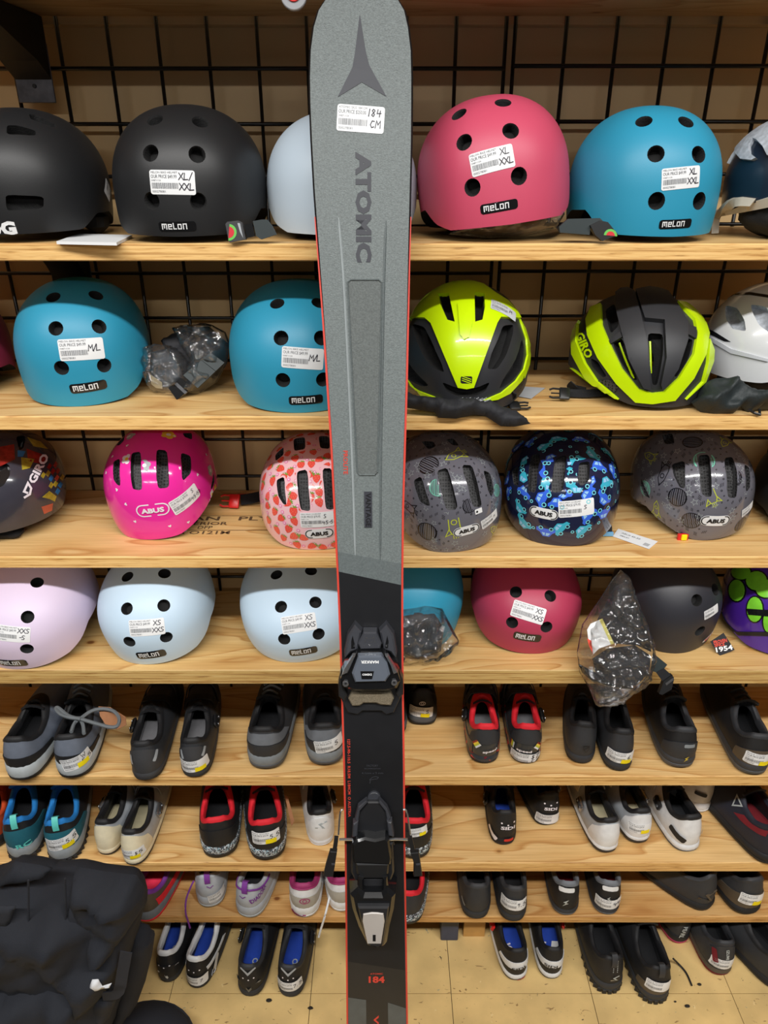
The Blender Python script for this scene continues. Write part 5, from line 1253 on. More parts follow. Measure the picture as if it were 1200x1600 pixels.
class Shoe:
    def __init__(s, P, yaw, L, hw, hz, st, ot, foot, ankle=.74, cw=1.04, throat=.47, yb=.010):
        s.P, s.L, s.hw, s.hz, s.st, s.ot, s.foot = P, L, hw, hz, st, ot, foot; s.ankle, s.cwk, s.throat, s.yb = ankle, cw, throat, yb
        s.R = Matrix.Rotation(yaw, 3, 'Z')
    def W(s, p): return s.P + s.R @ V(p)
    def F(s, a, k=1.0):
        a = a % (2 * pi); sd = 1 if a <= pi else -1; b = a if a <= pi else 2 * pi - a
        tau = (1 - cos(b)) / 2; y = s.L * tau; x = sd * s.hw * table(b, AX)
        cy = s.L * .5; x = x * k; y = cy + (y - cy) * (1 + (k - 1) * s.hw * 2 / s.L * 1.2)
        return V((x - s.foot * .012 * tau * tau, y, 0))
    def tau(s, a): return (1 - cos(a)) / 2
    def stop(s, a): return s.st + (s.st * .62 - s.st) * min(1, s.tau(a) * 1.5) + .010 * s.tau(a) ** 4
    def C(s, a):
        tau = s.tau(a); b = a if a <= pi else 2 * pi - a
        y = s.yb + (s.throat * s.L - s.yb) * tau; x = s.hw * s.cwk * (abs(sin(a)) ** .75) * (1 if sin(a) >= 0 else -1) * (1 - .25 * tau)
        z = s.hz * table(b, [(0, 1.0), (.35, .985), (.8, .84), (1.3, s.ankle), (1.9, s.ankle + .02), (2.5, .93), (pi, .98)])
        return V((x, y, z))
    def S(s, a, t):
        a = a % (2 * pi); f = s.F(a, .97); f.z = s.stop(a); c = s.C(a); tau = s.tau(a); dz = c.z - f.z
        o = V((f.x - c.x, f.y - c.y, 0)); ol = o.length; od = V((sin(a), -cos(a), 0)) if ol < 1e-5 else o / ol
        back = V((sin(a), -cos(a), 0)).normalized()
        toe = max(0, min(1, (tau - .5) / .35)); toe = toe * toe * (3 - 2 * toe)
        up = dz * .45 * (1 - toe) + .042 * toe
        p1 = f + V((0, 0, up)) + back * .005 * (1 - toe)
        p2 = c + od * ol * (.15 + .25 * toe) + V((0, 0, -dz * .28 * (1 - toe) - .004 * toe)) + back * .003 * (1 - toe)
        return bez(f, p1, p2, c, t)
    def N(s, a, t):
        e = .02; n = (s.S(a + e, t) - s.S(a - e, t)).cross(s.S(a, min(1, t + e)) - s.S(a, max(0, t - e))); n.normalize()
        return n
    def patch(s, name, parent, m, a0, a1, t0, t1, off=.0012, na=14, nt=6, label=None):
        fn = lambda q, x: q(x) if callable(q) else q
        top, bot = [], []
        for i in range(na + 1):
            a = a0 + (a1 - a0) * i / na; x = i / na * 2 - 1; lo, hi = fn(t0, x), fn(t1, x); r0, r1 = [], []
            for j in range(nt + 1):
                t = lo + (hi - lo) * j / nt; p, n = s.S(a, t), s.N(a, t); r0.append(s.W(p + n * off)); r1.append(s.W(p - n * .0008))
            top.append(r0); bot.append(r1)
        b = MB(); b.loft([list(r0) + list(reversed(r1)) for r0, r1 in zip(top, bot)], True, True, True)
        return b.obj(name, m, parent, sharp=50, label=label)
def shoe(label, z, u, v, wpx, aim, upper='shoe_black', collar='shoe_black', insole='shoe_black', mid='sole_grey', out='shoe_black', hz=.082, st=.026, ot=.010, L=.275, foot=1, heel=None, heel_t=(0, .5), heel_a=.75, band=None, laces=None, straps=None, buckle_m='black_plastic', stick=None, text=(), name='shoe', ankle=.74, cw=1.04, toe=None, tab=None, group=G_SHOE, piping=None, ymax=1.316, lug=False, yb=.010, side=None, insole_text=None, aimz=.065):
    P = at_z(u, v, z); q = at_z(aim[0], aim[1], z + aimz); dv = q - P
    yaw = atan2(-dv.x, dv.y); yaw = max(-.75, min(.75, yaw)); zc = (P - CAM).dot(FWD); hw = wpx * zc / F_PX / 2 / 1.06 * .93
    L = max(.11, min(L, (ymax - P.y) / max(.5, cos(yaw)) - .006))
    s = Shoe(P + V((0, 0, .0006)), yaw, L, hw, hz, st, ot, foot, ankle, cw, yb=yb)
    t = thing(name, label, 'shoe', P, group)
    N = 56; A = [2 * pi * i / N for i in range(N)]
    # outsole and midsole
    def fz(a, k, zz, lift=0): p = s.F(a, k); p.z = zz + .010 * s.tau(a) ** 4; return s.W(p)
    b = MB(); hl = lambda a: .004 * max(0, 1 - s.tau(a) / .06)
    b.loft([[fz(a, .93, hl(a)) for a in A], [fz(a, 1.02, ot * .35 + hl(a) * .6) for a in A], [fz(a, 1.05, ot) for a in A], [fz(a, .97, ot + .001) for a in A]], True, True, True)
    os_ = b.obj('outsole', out, t)
    if lug:
        for i in range(-7, 8):
            a = i * .16; p = s.F(a, 1.0); nn = V((sin(a), -cos(a), 0)); 
            b = MB(); b.box(s.W(p + V((0, 0, ot * .45))), (.009, .005, ot * .8), s.R @ Matrix.Rotation(a, 3, 'Z'), bevel=.001); b.obj('tread_lug', out, os_)
    b = MB(); b.loft([[fz(a, 1.02, ot) for a in A], [fz(a, 1.07, ot + (s.stop(a) - ot) * .35) for a in A], [fz(a, 1.05, s.stop(a)) for a in A], [fz(a, .99, s.stop(a) + .004) for a in A], [fz(a, .94, s.stop(a) + .003) for a in A]], True, False, False)
    b.obj('midsole', mid, t)
    # upper
    T = [k / 12 for k in range(13)]
    b = MB(); b.loft([[s.W(s.S(a, tt)) for a in A] for tt in T]); b.obj('upper', upper, t, sharp=None)
    ov, of = list(b.v), list(b.f)
    # padded collar and lining
    def inn(a, o, dz):
        c = s.C(a); od = V((sin(a), -cos(a), 0)); f = s.F(a, 1); 
        return s.W(c - V((sin(a) * o, -cos(a) * o * (1.0), 0)) + V((0, 0, dz)))
    b = MB(); b.loft([[s.W(s.S(a, .9) + s.N(a, .9) * .001) for a in A], [s.W(s.S(a, 1) + s.N(a, 1) * .0015) for a in A], [inn(a, .0015, .003) for a in A], [inn(a, .005, .0035) for a in A], [inn(a, .008, .0) for a in A], [inn(a, .0085, -.012) for a in A]]); b.obj('collar', collar, t)
    zi = .006
    b = MB(); b.loft([[inn(a, .0085, -.010) for a in A], [s.W(V((s.F(a, .82).x, s.F(a, .9).y * .92 + .012, s.stop(a) + zi + .014))) for a in A], [s.W(V((s.F(a, .80).x, s.F(a, .9).y * .92 + .012, s.stop(a) + zi))) for a in A]]); b.obj('lining', 'shoe_black' if collar != 'shoe_white' else 'shoe_char', t)
    b = MB(); b.add([s.W(V((s.F(a, .81).x, s.F(a, .9).y * .92 + .012, s.stop(a) + zi + .001))) for a in A], [tuple(range(N))]); io = b.obj('insole', insole, t, smooth=False)
    if insole_text:
        d = Design(); d.text(insole_text[0], 0, 0, .013, insole_text[1], 0, bold=.03, width=.04, anchor='c', rot=insole_text[2] if len(insole_text) > 2 else pi / 2)
        d.on_plane('lettering', s.W(V((insole_text[3] if len(insole_text) > 3 else 0, L * .19, s.stop(.9) + zi + .0022))), s.R @ V((1, 0, 0)), s.R @ V((0, 1, -.03)), io)
    # tongue
    b = MB(); rr = []
    for k in range(7):
        f = k / 6; y = L * (.56 - .20 * f); zz = hz * (.72 + .5 * f) if laces or tab else hz * (.70 + .38 * f); wv = hw * (.55 + .12 * f)
        rr.append([s.W(V((wv * x, y + .004 * x * x, zz - .012 * x * x + dz_))) for x, dz_ in [(-1, 0), (-.5, 0), (0, 0), (.5, 0), (1, 0), (1, -.006), (.5, -.006), (0, -.006), (-.5, -.006), (-1, -.006)]])
    b.loft(rr, True, True, True); b.obj('tongue', collar if collar not in ('shoe_red',) else upper, t)
    if laces:
        for k in range(4):
            tt = .62 + k * .11; lo = MB()
            lo.tube(spline([s.W(s.S(pi - .42, tt) + s.N(pi - .42, tt) * .002), s.W(s.S(pi, min(1, tt + .04)) + V((0, 0, .010))), s.W(s.S(pi + .42, tt) + s.N(pi + .42, tt) * .002)], 8), .0026, 6); lo.obj('lace', laces, t)
    if straps:
        for k, (tc_, te) in enumerate(((.55, .30), (.92, .55))):
            pts, ns = [], []
            for i in range(13):
                x = i / 12 * 2 - 1; a = pi + x * 1.15; tt = te + (tc_ - te) * (1 - x * x); pts.append(s.W(s.S(a, tt) + s.N(a, tt) * .003)); ns.append(s.R @ s.N(a, tt))
            sb_ = MB(); sb_.ribbon(pts, ns, .018, .0022); sb_.obj('strap', straps, t)
        sd = 1 if foot > 0 else -1; a = pi - sd * 1.45
        p = s.W(s.S(a, .66) + s.N(a, .66) * .006); nn = s.R @ s.N(a, .66); dd_ = s.R @ (s.S(a + .1, .66) - s.S(a - .1, .66)).normalized()
        bk = MB(); R_ = Matrix((dd_, nn.cross(dd_), nn)).transposed(); bk.box(p, (.030, .018, .009), R_, bevel=.003); bo = bk.obj('ratchet_buckle', buckle_m, t)
        for k in (-1, 1): sc_ = MB(); sc_.disc(p + dd_ * k * .009 + nn * .005, nn, .003, .002, 10); sc_.obj('rivet', 'silver', bo)
    if heel: s.patch('heel_counter', t, heel, -heel_a, heel_a, heel_t[0], lambda x: heel_t[0] + (heel_t[1] - heel_t[0]) * (1 - .25 * x * x), .0016)
    if band: s.patch('heel_band', t, band[0], -band[3] if len(band) > 3 else -1.1, band[3] if len(band) > 3 else 1.1, band[1], band[2], .0010, na=20)
    if side:
        for sg in (-1, 1): s.patch('side_panel', t, side[0], sg * side[3], sg * side[4], side[1], side[2], .0012, na=12)
    if piping:
        for off in ((.0, .0),):
            b = MB(); b.tube([s.W(s.S(a, .86) + s.N(a, .86) * .0015) for a in [x / 10 * 1.5 for x in range(-10, 11)]], .0022, 6); b.obj('piping', piping, t)
    if toe: s.patch('toe_cap', t, toe, pi - .8, pi + .8, 0, .35, .001)
    if tab:
        b = MB(); b.ribbon(spline([s.W(s.S(0, .72) + s.N(0, .72) * .003), s.W(s.S(0, .95) + s.N(0, .95) * .006), s.W(s.C(0) + V((0, .002, .012))), s.W(s.C(0) + V((0, .012, .004)))], 10), [s.R @ V((0, -1, .1))] * 6 + [s.R @ V((0, -.5, 1))] * 2 + [s.R @ V((0, .3, 1))] * 2, .012, .0016); b.obj('pull_tab', tab, t)
    # surface for labels and lettering
    b = MB(); b.loft([[fz(a, 1.05, ot) for a in A], [fz(a, 1.07, ot + (s.stop(a) - ot) * .35) for a in A], [fz(a, 1.05, s.stop(a)) for a in A]] + [[s.W(s.S(a, tt) + s.N(a, tt) * .0016) for a in A] for tt in T[1:]])
    bv = BVHTree.FromPolygons(b.v, b.f)
    def hit(uu, vv):
        d = ray(uu, vv).normalized(); h = bv.ray_cast(CAM, d)
        if h[0] is None: h = bv.find_nearest(CAM + d * (P - CAM).length); 
        n = h[1]; n = n if n.dot(d) < 0 else -n
        return h[0], n
    if stick:
        su, sv, sw, rot = stick[:4]; hand = stick[4] if len(stick) > 4 else None; p, n = hit(su, sv); w_ = sw * (p - CAM).dot(FWD) / F_PX
        price_design(w_, w_ * .52, 'BIKE SHOES', '$39.99', hand, hand_scale=1.2, yellow=(len(stick) > 5 and stick[5])).on_surface('price_sticker', bv, p, n, img_T(0, 0, n, rot), t, eps=.0008, label='white price label' if not (len(stick) > 5 and stick[5]) else 'white price label with a small yellow one')
    for tx in text:
        w_str, tu, tv, tw, rot, m_ = tx[:6]; p, n = hit(tu, tv); w_ = tw * (p - CAM).dot(FWD) / F_PX; d = Design()
        if w_str == '*bolt': d.fill([(-.3 * w_, 0), (.15 * w_, .62 * w_), (.02 * w_, .1 * w_), (.3 * w_, .1 * w_), (-.15 * w_, -.62 * w_), (-.02 * w_, 0)], m_, 0)
        elif w_str == '*shield': d.stroke([(-.4 * w_, .5 * w_), (.4 * w_, .5 * w_), (.38 * w_, -.1 * w_), (0, -.55 * w_), (-.38 * w_, -.1 * w_)], w_ * .1, m_, 0, closed=True); d.stroke([(-.2 * w_, .0), (.2 * w_, .3 * w_)], w_ * .15, m_, 0)
        elif w_str == '*S': d.stroke([(-.5 * w_, -.2 * w_), (.2 * w_, -.3 * w_), (-.15 * w_, .15 * w_), (.5 * w_, .28 * w_)], w_ * .13, m_, 0)
        elif w_str == '*tri': d.stroke([(0, .55 * w_), (.5 * w_, -.4 * w_), (-.5 * w_, -.4 * w_)], w_ * .14, m_, 0, closed=True)
        elif w_str == '*bar': d.fill(rrect(w_, w_ * .35, w_ * .1), m_, 0, step=w_ / 5)
        elif w_str == '*tall': d.fill(rrect(w_ * .35, w_, w_ * .1), m_, 0, step=w_ / 5)
        elif w_str == '*oval': d.stroke(circ(0, 0, w_ * .5, 14, w_ * .32), w_ * .1, m_, 0, closed=True); d.stroke(circ(0, 0, w_ * .2, 10), w_ * .08, m_, 0, closed=True)
        elif w_str == '*flag':
            for k, mm in enumerate(('shoe_white', 'lime_ink', 'yellow_ink', 'paint_red')): d.fill([(-.5 * w_, (-.5 + k * .25) * w_), (.5 * w_, (-.5 + k * .25) * w_), (.5 * w_, (-.25 + k * .25) * w_), (-.5 * w_, (-.25 + k * .25) * w_)], mm, 0)
        elif w_str == '*chev': d.stroke([(-.5 * w_, .2 * w_), (0, -.15 * w_), (.5 * w_, .2 * w_)], w_ * .16, m_, 0)
        elif w_str == '*stitch':
            for sx in (-1, 1):
                for k in range(9): d.fill([(sx * w_ * .12 - w_ * .02, (k / 8 - .5) * w_), (sx * w_ * .12 + w_ * .02, (k / 8 - .5) * w_), (sx * w_ * .12 + w_ * .02, (k / 8 - .44) * w_), (sx * w_ * .12 - w_ * .02, (k / 8 - .44) * w_)], m_, 0)
        elif w_str == '*dots':
            for k in range(3): d.fill(circ((k - 1) * w_ * .4, (.08 if k != 1 else -.06) * w_, w_ * .06, 7), m_, 0)
        else: d.text(w_str, 0, 0, w_ * .42 if len(w_str) < 4 else w_ * .26, m_, 0, bold=.03, width=w_, anchor='c')
        d.on_surface('lettering' if w_str[0] != '*' else 'heel_mark', bv, p, n, img_T(0, 0, n, rot), t, eps=.0014)
    return t, s
zE, zF, zG = SH['E'], SH['F'], SH['G']
# --- highest shoe row
k_ = dict(upper='slate_suede', collar='shoe_black', insole='shoe_black', mid='light_foam', out='shoe_black', hz=.098, st=.036, ot=.012, heel='shoe_black', heel_t=(0, .32), heel_a=1.15)
shoe('slate grey skate shoe at the left end of the highest shoe row', zE, 33, 1223, 62, (62, 1112), foot=-1, **k_)
tE2, sE2 = shoe('slate grey skate shoe with a bow of grey laces', zE, 115, 1219, 62, (128, 1112), laces='grey_lace', stick=(120, 1191, 44, 10, ['W', '5.5'], True), foot=1, **k_)
k_ = dict(upper='shoe_char', collar='shoe_black', insole='insole_grey', mid='shoe_dark', out='shoe_black', hz=.086, st=.018, ot=.008, heel='shoe_dark', heel_t=(.05, .8), straps='shoe_black')
shoe('charcoal strapped cycling shoe with grey insole and no label', zE, 229, 1222, 54, (240, 1104), foot=-1, text=[('*tall', 206, 1186, 16, 8, 'shoe_silver'), ('*tall', 243, 1180, 18, -14, 'shoe_silver')], **k_)
shoe('charcoal strapped cycling shoe with a cream and yellow label', zE, 305, 1217, 52, (314, 1102), foot=1, stick=(304, 1198, 42, 6, None, True), text=[('*tall', 285, 1178, 15, 8, 'shoe_silver'), ('*tall', 318, 1173, 15, -14, 'shoe_silver')], **k_)
k_ = dict(upper='shoe_dark', collar='shoe_black', insole='shoe_black', mid='shoe_midgrey', out='sole_grey', hz=.096, st=.034, ot=.014, heel='shoe_char', heel_t=(.0, .4), heel_a=1.1, band=('shoe_grey', .42, .82, 1.25))
shoe('black and grey shoe without label, left of the ski in the highest row', zE, 415, 1205, 64, (424, 1096), foot=-1, laces='grey_lace', **k_)
shoe('black and grey shoe with a price label, touching the ski', zE, 509, 1199, 62, (508, 1096), foot=1, stick=(514, 1166, 44, 10, ['5']), **k_)
shoe('black shoe almost hidden behind the ski, highest row', zE, 612, 1152, 48, (612, 1080))
shoe('small black shoe with a yellow sticker just right of the ski', zE, 660, 1135, 46, (660, 1075), stick=(658, 1113, 36, -3, ['5'], True), text=[('*oval', 660, 1099, 9, 8, 'white_ink')], hz=.085)
k_ = dict(upper='gloss_char', collar='shoe_red', insole='insole_grey', mid='red_camo', out='shoe_black', hz=.088, st=.016, ot=.008, straps='shoe_char', heel='shoe_char', heel_t=(.42, .88), heel_a=.8, side=('red_camo', .02, .4, .5, 2.2))
shoe('black and red cycling shoe with red camouflage heel, left of its pair', zE, 757, 1195, 52, (750, 1086), foot=-1, text=[('speed', 766, 1174, 23, 8, 'white_ink'), ('*flag', 745, 1162, 11, 35, 'white_ink'), ('*flag', 784, 1159, 11, -25, 'white_ink')], **k_)
shoe('black and red cycling shoe with a label below the heel lettering', zE, 821, 1195, 52, (818, 1088), foot=1, stick=(820, 1187, 44, -4, ['$7', '5']), text=[('speed', 819, 1174, 23, -3, 'white_ink'), ('*flag', 801, 1160, 11, 25, 'white_ink'), ('*flag', 840, 1165, 11, -30, 'white_ink')], **k_)
k_ = dict(upper='shoe_char', collar='shoe_black', mid='shoe_char', out='shoe_black', hz=.094, st=.018, ot=.008)
shoe('plain black shoe with a small shield mark on its heel', zE, 906, 1195, 48, (908, 1105), foot=-1, text=[('*shield', 916, 1170, 11, 0, 'shoe_black')], **k_)
shoe('black shoe with white and yellow labels under the bagged visor', zE, 966, 1207, 50, (959, 1100), foot=1, stick=(972, 1185, 40, -4, ['6'], True), **k_)
k_ = dict(upper='shoe_black', collar='shoe_char', mid='shoe_dark', out='sole_grey', hz=.092, st=.026, ot=.014)
shoe('black trail shoe with a gold bolt mark on its heel', zE, 1062, 1203, 58, (1044, 1094), foot=-1, laces='shoe_black', heel='shoe_char', heel_t=(0, .55), text=[('*bolt', 1072, 1186, 10, -25, 'gold_print'), ('*bar', 1078, 1166, 17, -4, 'shoe_midgrey'), ('*tall', 1090, 1150, 16, 0, 'shoe_silver')], **k_)
shoe('black trail shoe with a label at the right end of the highest row', zE, 1176, 1214, 58, (1150, 1090), foot=1, laces='shoe_black', heel='shoe_brown', heel_t=(0, .5), stick=(1188, 1188, 42, -6, None, True), **k_)
# --- second shoe row
shoe('rust orange shoe just showing at the left edge', zF, -16, 1330, 56, (-8, 1235), upper='shoe_rust', collar='shoe_rust', mid='shoe_black')
k_ = dict(upper='shoe_black', collar='collar_blue', mid='mid_ash', out='shoe_black', hz=.105, st=.036, ot=.012, heel='teal_suede', heel_t=(0, .62), heel_a=1.3, tab='mint_print', lug=True)
shoe('teal hiking shoe with mint letters on the heel', zF, 38, 1345, 55, (40, 1245), foot=-1, text=[('RC', 37, 1320, 22, 6, 'mint_print')], **k_)
shoe('teal hiking shoe with white and yellow labels on the heel', zF, 101, 1348, 57, (106, 1242), foot=1, stick=(96, 1319, 44, 8, ['5.5'], True), laces='shoe_black', **k_)
k_ = dict(upper='shoe_silver', collar='shoe_black', insole='insole_cream', mid='shoe_cream', out='shoe_black', hz=.088, st=.018, ot=.008, heel='shoe_cream', heel_t=(0, .85), heel_a=.9, straps='shoe_silver', buckle_m='silver')
shoe('cream cycling shoe without label, left of its pair', zF, 166, 1338, 42, (186, 1240), foot=-1, insole_text=('SHIMANO', 'pale_ink', 1.4), **k_)
shoe('cream cycling shoe with yellow label and a loose strap', zF, 208, 1354, 45, (228, 1250), foot=1, stick=(203, 1336, 34, 4, ['$5'], True), **k_)
k_ = dict(upper='shoe_black', collar='shoe_red', mid='speckle', out='shoe_black', hz=.104, st=.034, ot=.016, heel='shoe_black', heel_t=(0, .6), heel_a=1.0)
shoe('black shoe with red collar and speckled sole, left of its pair', zF, 345, 1343, 62, (341, 1236), foot=-1, **k_)
shoe('black shoe with red collar and a yellow-tagged label, left of the ski', zF, 420, 1347, 62, (413, 1236), foot=1, stick=(415, 1310, 42, 4, ['5.5'], True), **k_)
shoe('white cycling shoe with black collar touching the ski', zF, 503, 1323, 44, (497, 1236), upper='shoe_white', collar='shoe_black', insole='shoe_char', mid='shoe_white', out='shoe_white', hz=.09, st=.016, ot=.006, heel='shoe_white', heel_t=(0, .8), straps='shoe_white', text=[('*S', 502, 1290, 17, 4, 'pale_ink')])
shoe('black shoe with red collar just right of the ski', zF, 646, 1345, 60, (646, 1236), foot=1, stick=(655, 1300, 28, 8, None, True), **k_)
k_ = dict(upper='shoe_black', collar='shoe_black', insole='insole_blue', mid='shoe_black', out='shoe_black', hz=.086, st=.016, ot=.007, straps='shoe_black')
shoe('black cycling shoe with blue insole and red heel pad', zF, 787, 1322, 44, (783, 1240), foot=-1, insole_text=('SIDI', 'white_ink', pi / 2 + .1), text=[('SIDI', 794, 1294, 22, -3, 'white_ink'), ('*bar', 795, 1312, 15, -4, 'red_plastic'), ('*dots', 794, 1288, 24, 0, 'white_ink'), ('*tall', 769, 1300, 24, 30, 'white_ink')], **k_)
shoe('black cycling shoe standing back in the second row, with a torn label', zF, 857, 1291, 44, (852, 1234), foot=1, stick=(857, 1280, 36, -4, None), text=[('SIDI', 861, 1264, 20, -5, 'white_ink'), ('*dots', 861, 1257, 24, 0, 'white_ink')], **k_)
k_ = dict(upper='shoe_silver', collar='shoe_black', insole='insole_cream', mid='shoe_white', out='shoe_char', hz=.088, st=.020, ot=.012, heel='shoe_white', heel_t=(.0, .85), heel_a=.9, straps='shoe_cream', buckle_m='silver')
shoe('white and silver cycling shoe with black collar, no label', zF, 950, 1335, 47, (928, 1242), foot=-1, **k_)
shoe('white and silver cycling shoe with a yellow-tagged label', zF, 999, 1320, 45, (984, 1238), foot=1, stick=(1002, 1296, 34, 4, None, True), **k_)
shoe('plain white cycling shoe with a black side stripe', zF, 1077, 1332, 52, (1052, 1244), upper='shoe_white', collar='shoe_black', insole='shoe_char', mid='shoe_white', out='sole_grey', hz=.092, st=.016, ot=.006, text=[('*S', 1096, 1301, 13, 4, 'pale_ink'), ('*bar', 1057, 1304, 30, -18, 'shoe_black')], foot=-1, straps='shoe_white')
shoe('off-white shoe standing behind the plain white one', zF, 1107, 1266, 46, (1102, 1228), upper='shoe_white', collar='shoe_white', mid='shoe_white', out='shoe_white', hz=.1, text=[('*bar', 1095, 1241, 18, -10, 'shoe_black')])
shoe('navy shoe with red mesh at the right edge of the second row', zF, 1216, 1352, 70, (1150, 1240), upper='shoe_navy', collar='shoe_navy', insole='insole_red', mid='shoe_black', out='shoe_black', hz=.105, st=.024, text=[('*tri', 1152, 1252, 16, -6, 'pale_ink')], side=('insole_red', .6, .85, .6, 1.6), aimz=.05)
# --- third shoe row
shoe('running shoe with purple and coral collar behind the black backpack', zG, 223, 1442, 54, (246, 1356), upper='shoe_brown', collar='run_purple', insole='coral', mid='ash_sole', out='shoe_red', hz=.085, st=.03, side=('shoe_red', .1, .5, .6, 1.5))
k_ = dict(upper='run_silver', collar='run_silver', insole='shoe_black', mid='run_silver', out='light_foam', hz=.09, st=.032, ot=.012, tab='run_purple')
shoe('silver running shoe with purple loop and a label', zG, 330, 1420, 48, (327, 1350), foot=-1, stick=(341, 1398, 30, 7, None), text=[('*chev', 328, 1386, 9, 0, 'run_purple')], **k_)
shoe('silver running shoe with purple loop and purple side lettering', zG, 386, 1436, 52, (399, 1362), foot=1, text=[('DIADORA', 406, 1397, 32, 16, 'run_purple'), ('*chev', 379, 1402, 9, 0, 'run_purple')], piping='run_purple', **k_)
k_ = dict(upper='shoe_white', collar='run_magenta', insole='shoe_black', mid='shoe_white', out='shoe_white', hz=.092, st=.032, ot=.012, heel='run_grey', heel_t=(0, .5), heel_a=1.0, piping='run_magenta')
shoe('white running shoe with magenta trim and grey heel', zG, 476, 1436, 51, (477, 1360), foot=-1, text=[('*oval', 476, 1408, 15, 0, 'run_magenta'), ('*bar', 466, 1431, 24, -12, 'run_magenta')], **k_)
shoe('white running shoe with magenta trim half hidden by the ski', zG, 537, 1427, 48, (532, 1358), foot=1, **k_)
shoe('black shoe with red collar and speckled sole below the brake arm', zG, 633, 1447, 58, (640, 1364), upper='shoe_char', collar='shoe_red', mid='speckle', out='shoe_black', hz=.09, st=.03, ot=.014)
k_ = dict(upper='shoe_char', collar='shoe_dark', mid='shoe_char', out='shoe_black', hz=.094, st=.020, ot=.010)
shoe('plain black shoe right of the ski, left of its pair in the third row', zG, 744, 1438, 50, (742, 1360), foot=-1, text=[('*bar', 724, 1407, 14, -25, 'shoe_midgrey')], **k_)
shoe('black shoe with a white label standing beside a plain one, third row', zG, 801, 1442, 49, (800, 1360), foot=1, stick=(802, 1415, 38, -3, ['9.5']), **k_)
k_ = dict(upper='shoe_black', collar='shoe_grey', insole='insole_red', mid='shoe_char', out='shoe_grey', hz=.09, st=.016, ot=.010, straps='shoe_black')
shoe('black cycling shoe with white heel patch and pale bolt mark', zG, 884, 1432, 48, (882, 1362), foot=-1, text=[('*bolt', 884, 1411, 13, -20, 'pale_ink'), ('*bar', 886, 1391, 23, 0, 'shoe_white')], **k_)
shoe('black cycling shoe with white heel patch and a label over the mark', zG, 947, 1431, 48, (948, 1364), foot=1, stick=(950, 1414, 38, 0, ['44']), text=[('*bolt', 951, 1405, 9, -15, 'pale_ink'), ('*bar', 954, 1389, 23, 0, 'shoe_white')], **k_)
k_ = dict(upper='shoe_char', collar='shoe_char', mid='shoe_black', out='shoe_black', hz=.1, st=.02, ot=.012)
shoe('black shoe turned sideways near the right end of the third row', zG, 1110, 1419, 54, (1040, 1366), foot=-1, text=[('*S', 1108, 1402, 26, -5, 'shoe_brown')], **k_)
shoe('black shoe with a yellow-tagged label at the right end of the third row', zG, 1170, 1431, 58, (1158, 1364), foot=1, heel='shoe_brown', heel_t=(.05, .5), heel_a=1.1, stick=(1178, 1407, 40, -7, None, True), **k_)
# --- on the floor
k_ = dict(upper='shoe_black', collar='shoe_white', insole='insole_blue', mid='shoe_char', out='shoe_black', hz=.088, st=.018, ot=.010)
shoe('black and white cycling shoe with blue insole beside the backpack', 0, 262, 1537, 42, (272, 1452), foot=-1, insole_text=('DUO', 'pale_ink', 1.4), text=[('*chev', 259, 1524, 34, 12, 'shoe_white'), ('*dots', 256, 1511, 20, 0, 'white_ink')], heel='shoe_black', **k_)
shoe('black and white cycling shoe with blue insole and a label on the heel', 0, 305, 1546, 44, (326, 1452), foot=1, stick=(304, 1534, 36, -4, ['7']), text=[('*dots', 303, 1518, 20, 0, 'white_ink'), ('*bar', 336, 1506, 32, 40, 'shoe_white')], side=('shoe_white', .35, .5, .6, 1.5), **k_)
k_ = dict(upper='shoe_black', collar='shoe_char', insole='insole_blue', mid='shoe_char', out='shoe_black', hz=.088, st=.018, ot=.010, straps='shoe_black')
shoe('black cycling shoe with grey heel chevron and blue insole on the floor', 0, 390, 1559, 48, (401, 1458), foot=-1, insole_text=('DUO', 'pale_ink', 1.5), text=[('*chev', 388, 1545, 32, 0, 'shoe_midgrey'), ('*dots', 388, 1530, 20, 0, 'white_ink'), ('*chev', 387, 1519, 26, 0, 'shoe_silver')], **k_)
shoe('black cycling shoe with blue insole and a label, nearest the ski on its left', 0, 452, 1560, 48, (464, 1458), foot=1, insole_text=('DUO', 'pale_ink', 1.5), stick=(452, 1543, 38, 4, ['7.5']), text=[('*dots', 450, 1530, 20, 0, 'white_ink'), ('*chev', 450, 1520, 26, 0, 'shoe_silver')], **k_)
shoe('black shoe with a yellow accent standing on the floor behind the ski', 0, 578, 1532, 76, (590, 1444), upper='shoe_black', collar='shoe_char', mid='shoe_char', hz=.1, st=.028, text=[('*tall', 538, 1490, 12, 0, 'yellow_paper'), ('*tall', 634, 1484, 12, 0, 'yellow_paper')])
k_ = dict(upper='shoe_black', collar='shoe_black', insole='insole_blue', mid='shoe_white', out='shoe_black', hz=.086, st=.016, ot=.007, straps='shoe_black', buckle_m='red_plastic', heel='shoe_white', heel_t=(.30, .55), heel_a=.9)
shoe('black and white cycling shoe with blue insole and red heel tip', 0, 808, 1533, 46, (796, 1446), foot=-1, insole_text=('SIDI', 'white_ink', pi / 2 + .25), text=[('SIDI', 811, 1514, 21, 10, 'ink_black'), ('*bar', 814, 1531, 14, 4, 'red_plastic')], **k_)
shoe('black and white cycling shoe with blue insole holding a paper', 0, 861, 1531, 44, (857, 1442), foot=1, insole_text=('SIDI', 'white_ink', pi / 2, -.01), text=[('SIDI', 861, 1510, 20, -4, 'ink_black')], **k_)
k_ = dict(upper='shoe_black', collar='shoe_black', mid='shoe_char', out='shoe_black', hz=.103, st=.03, ot=.016, lug=True)
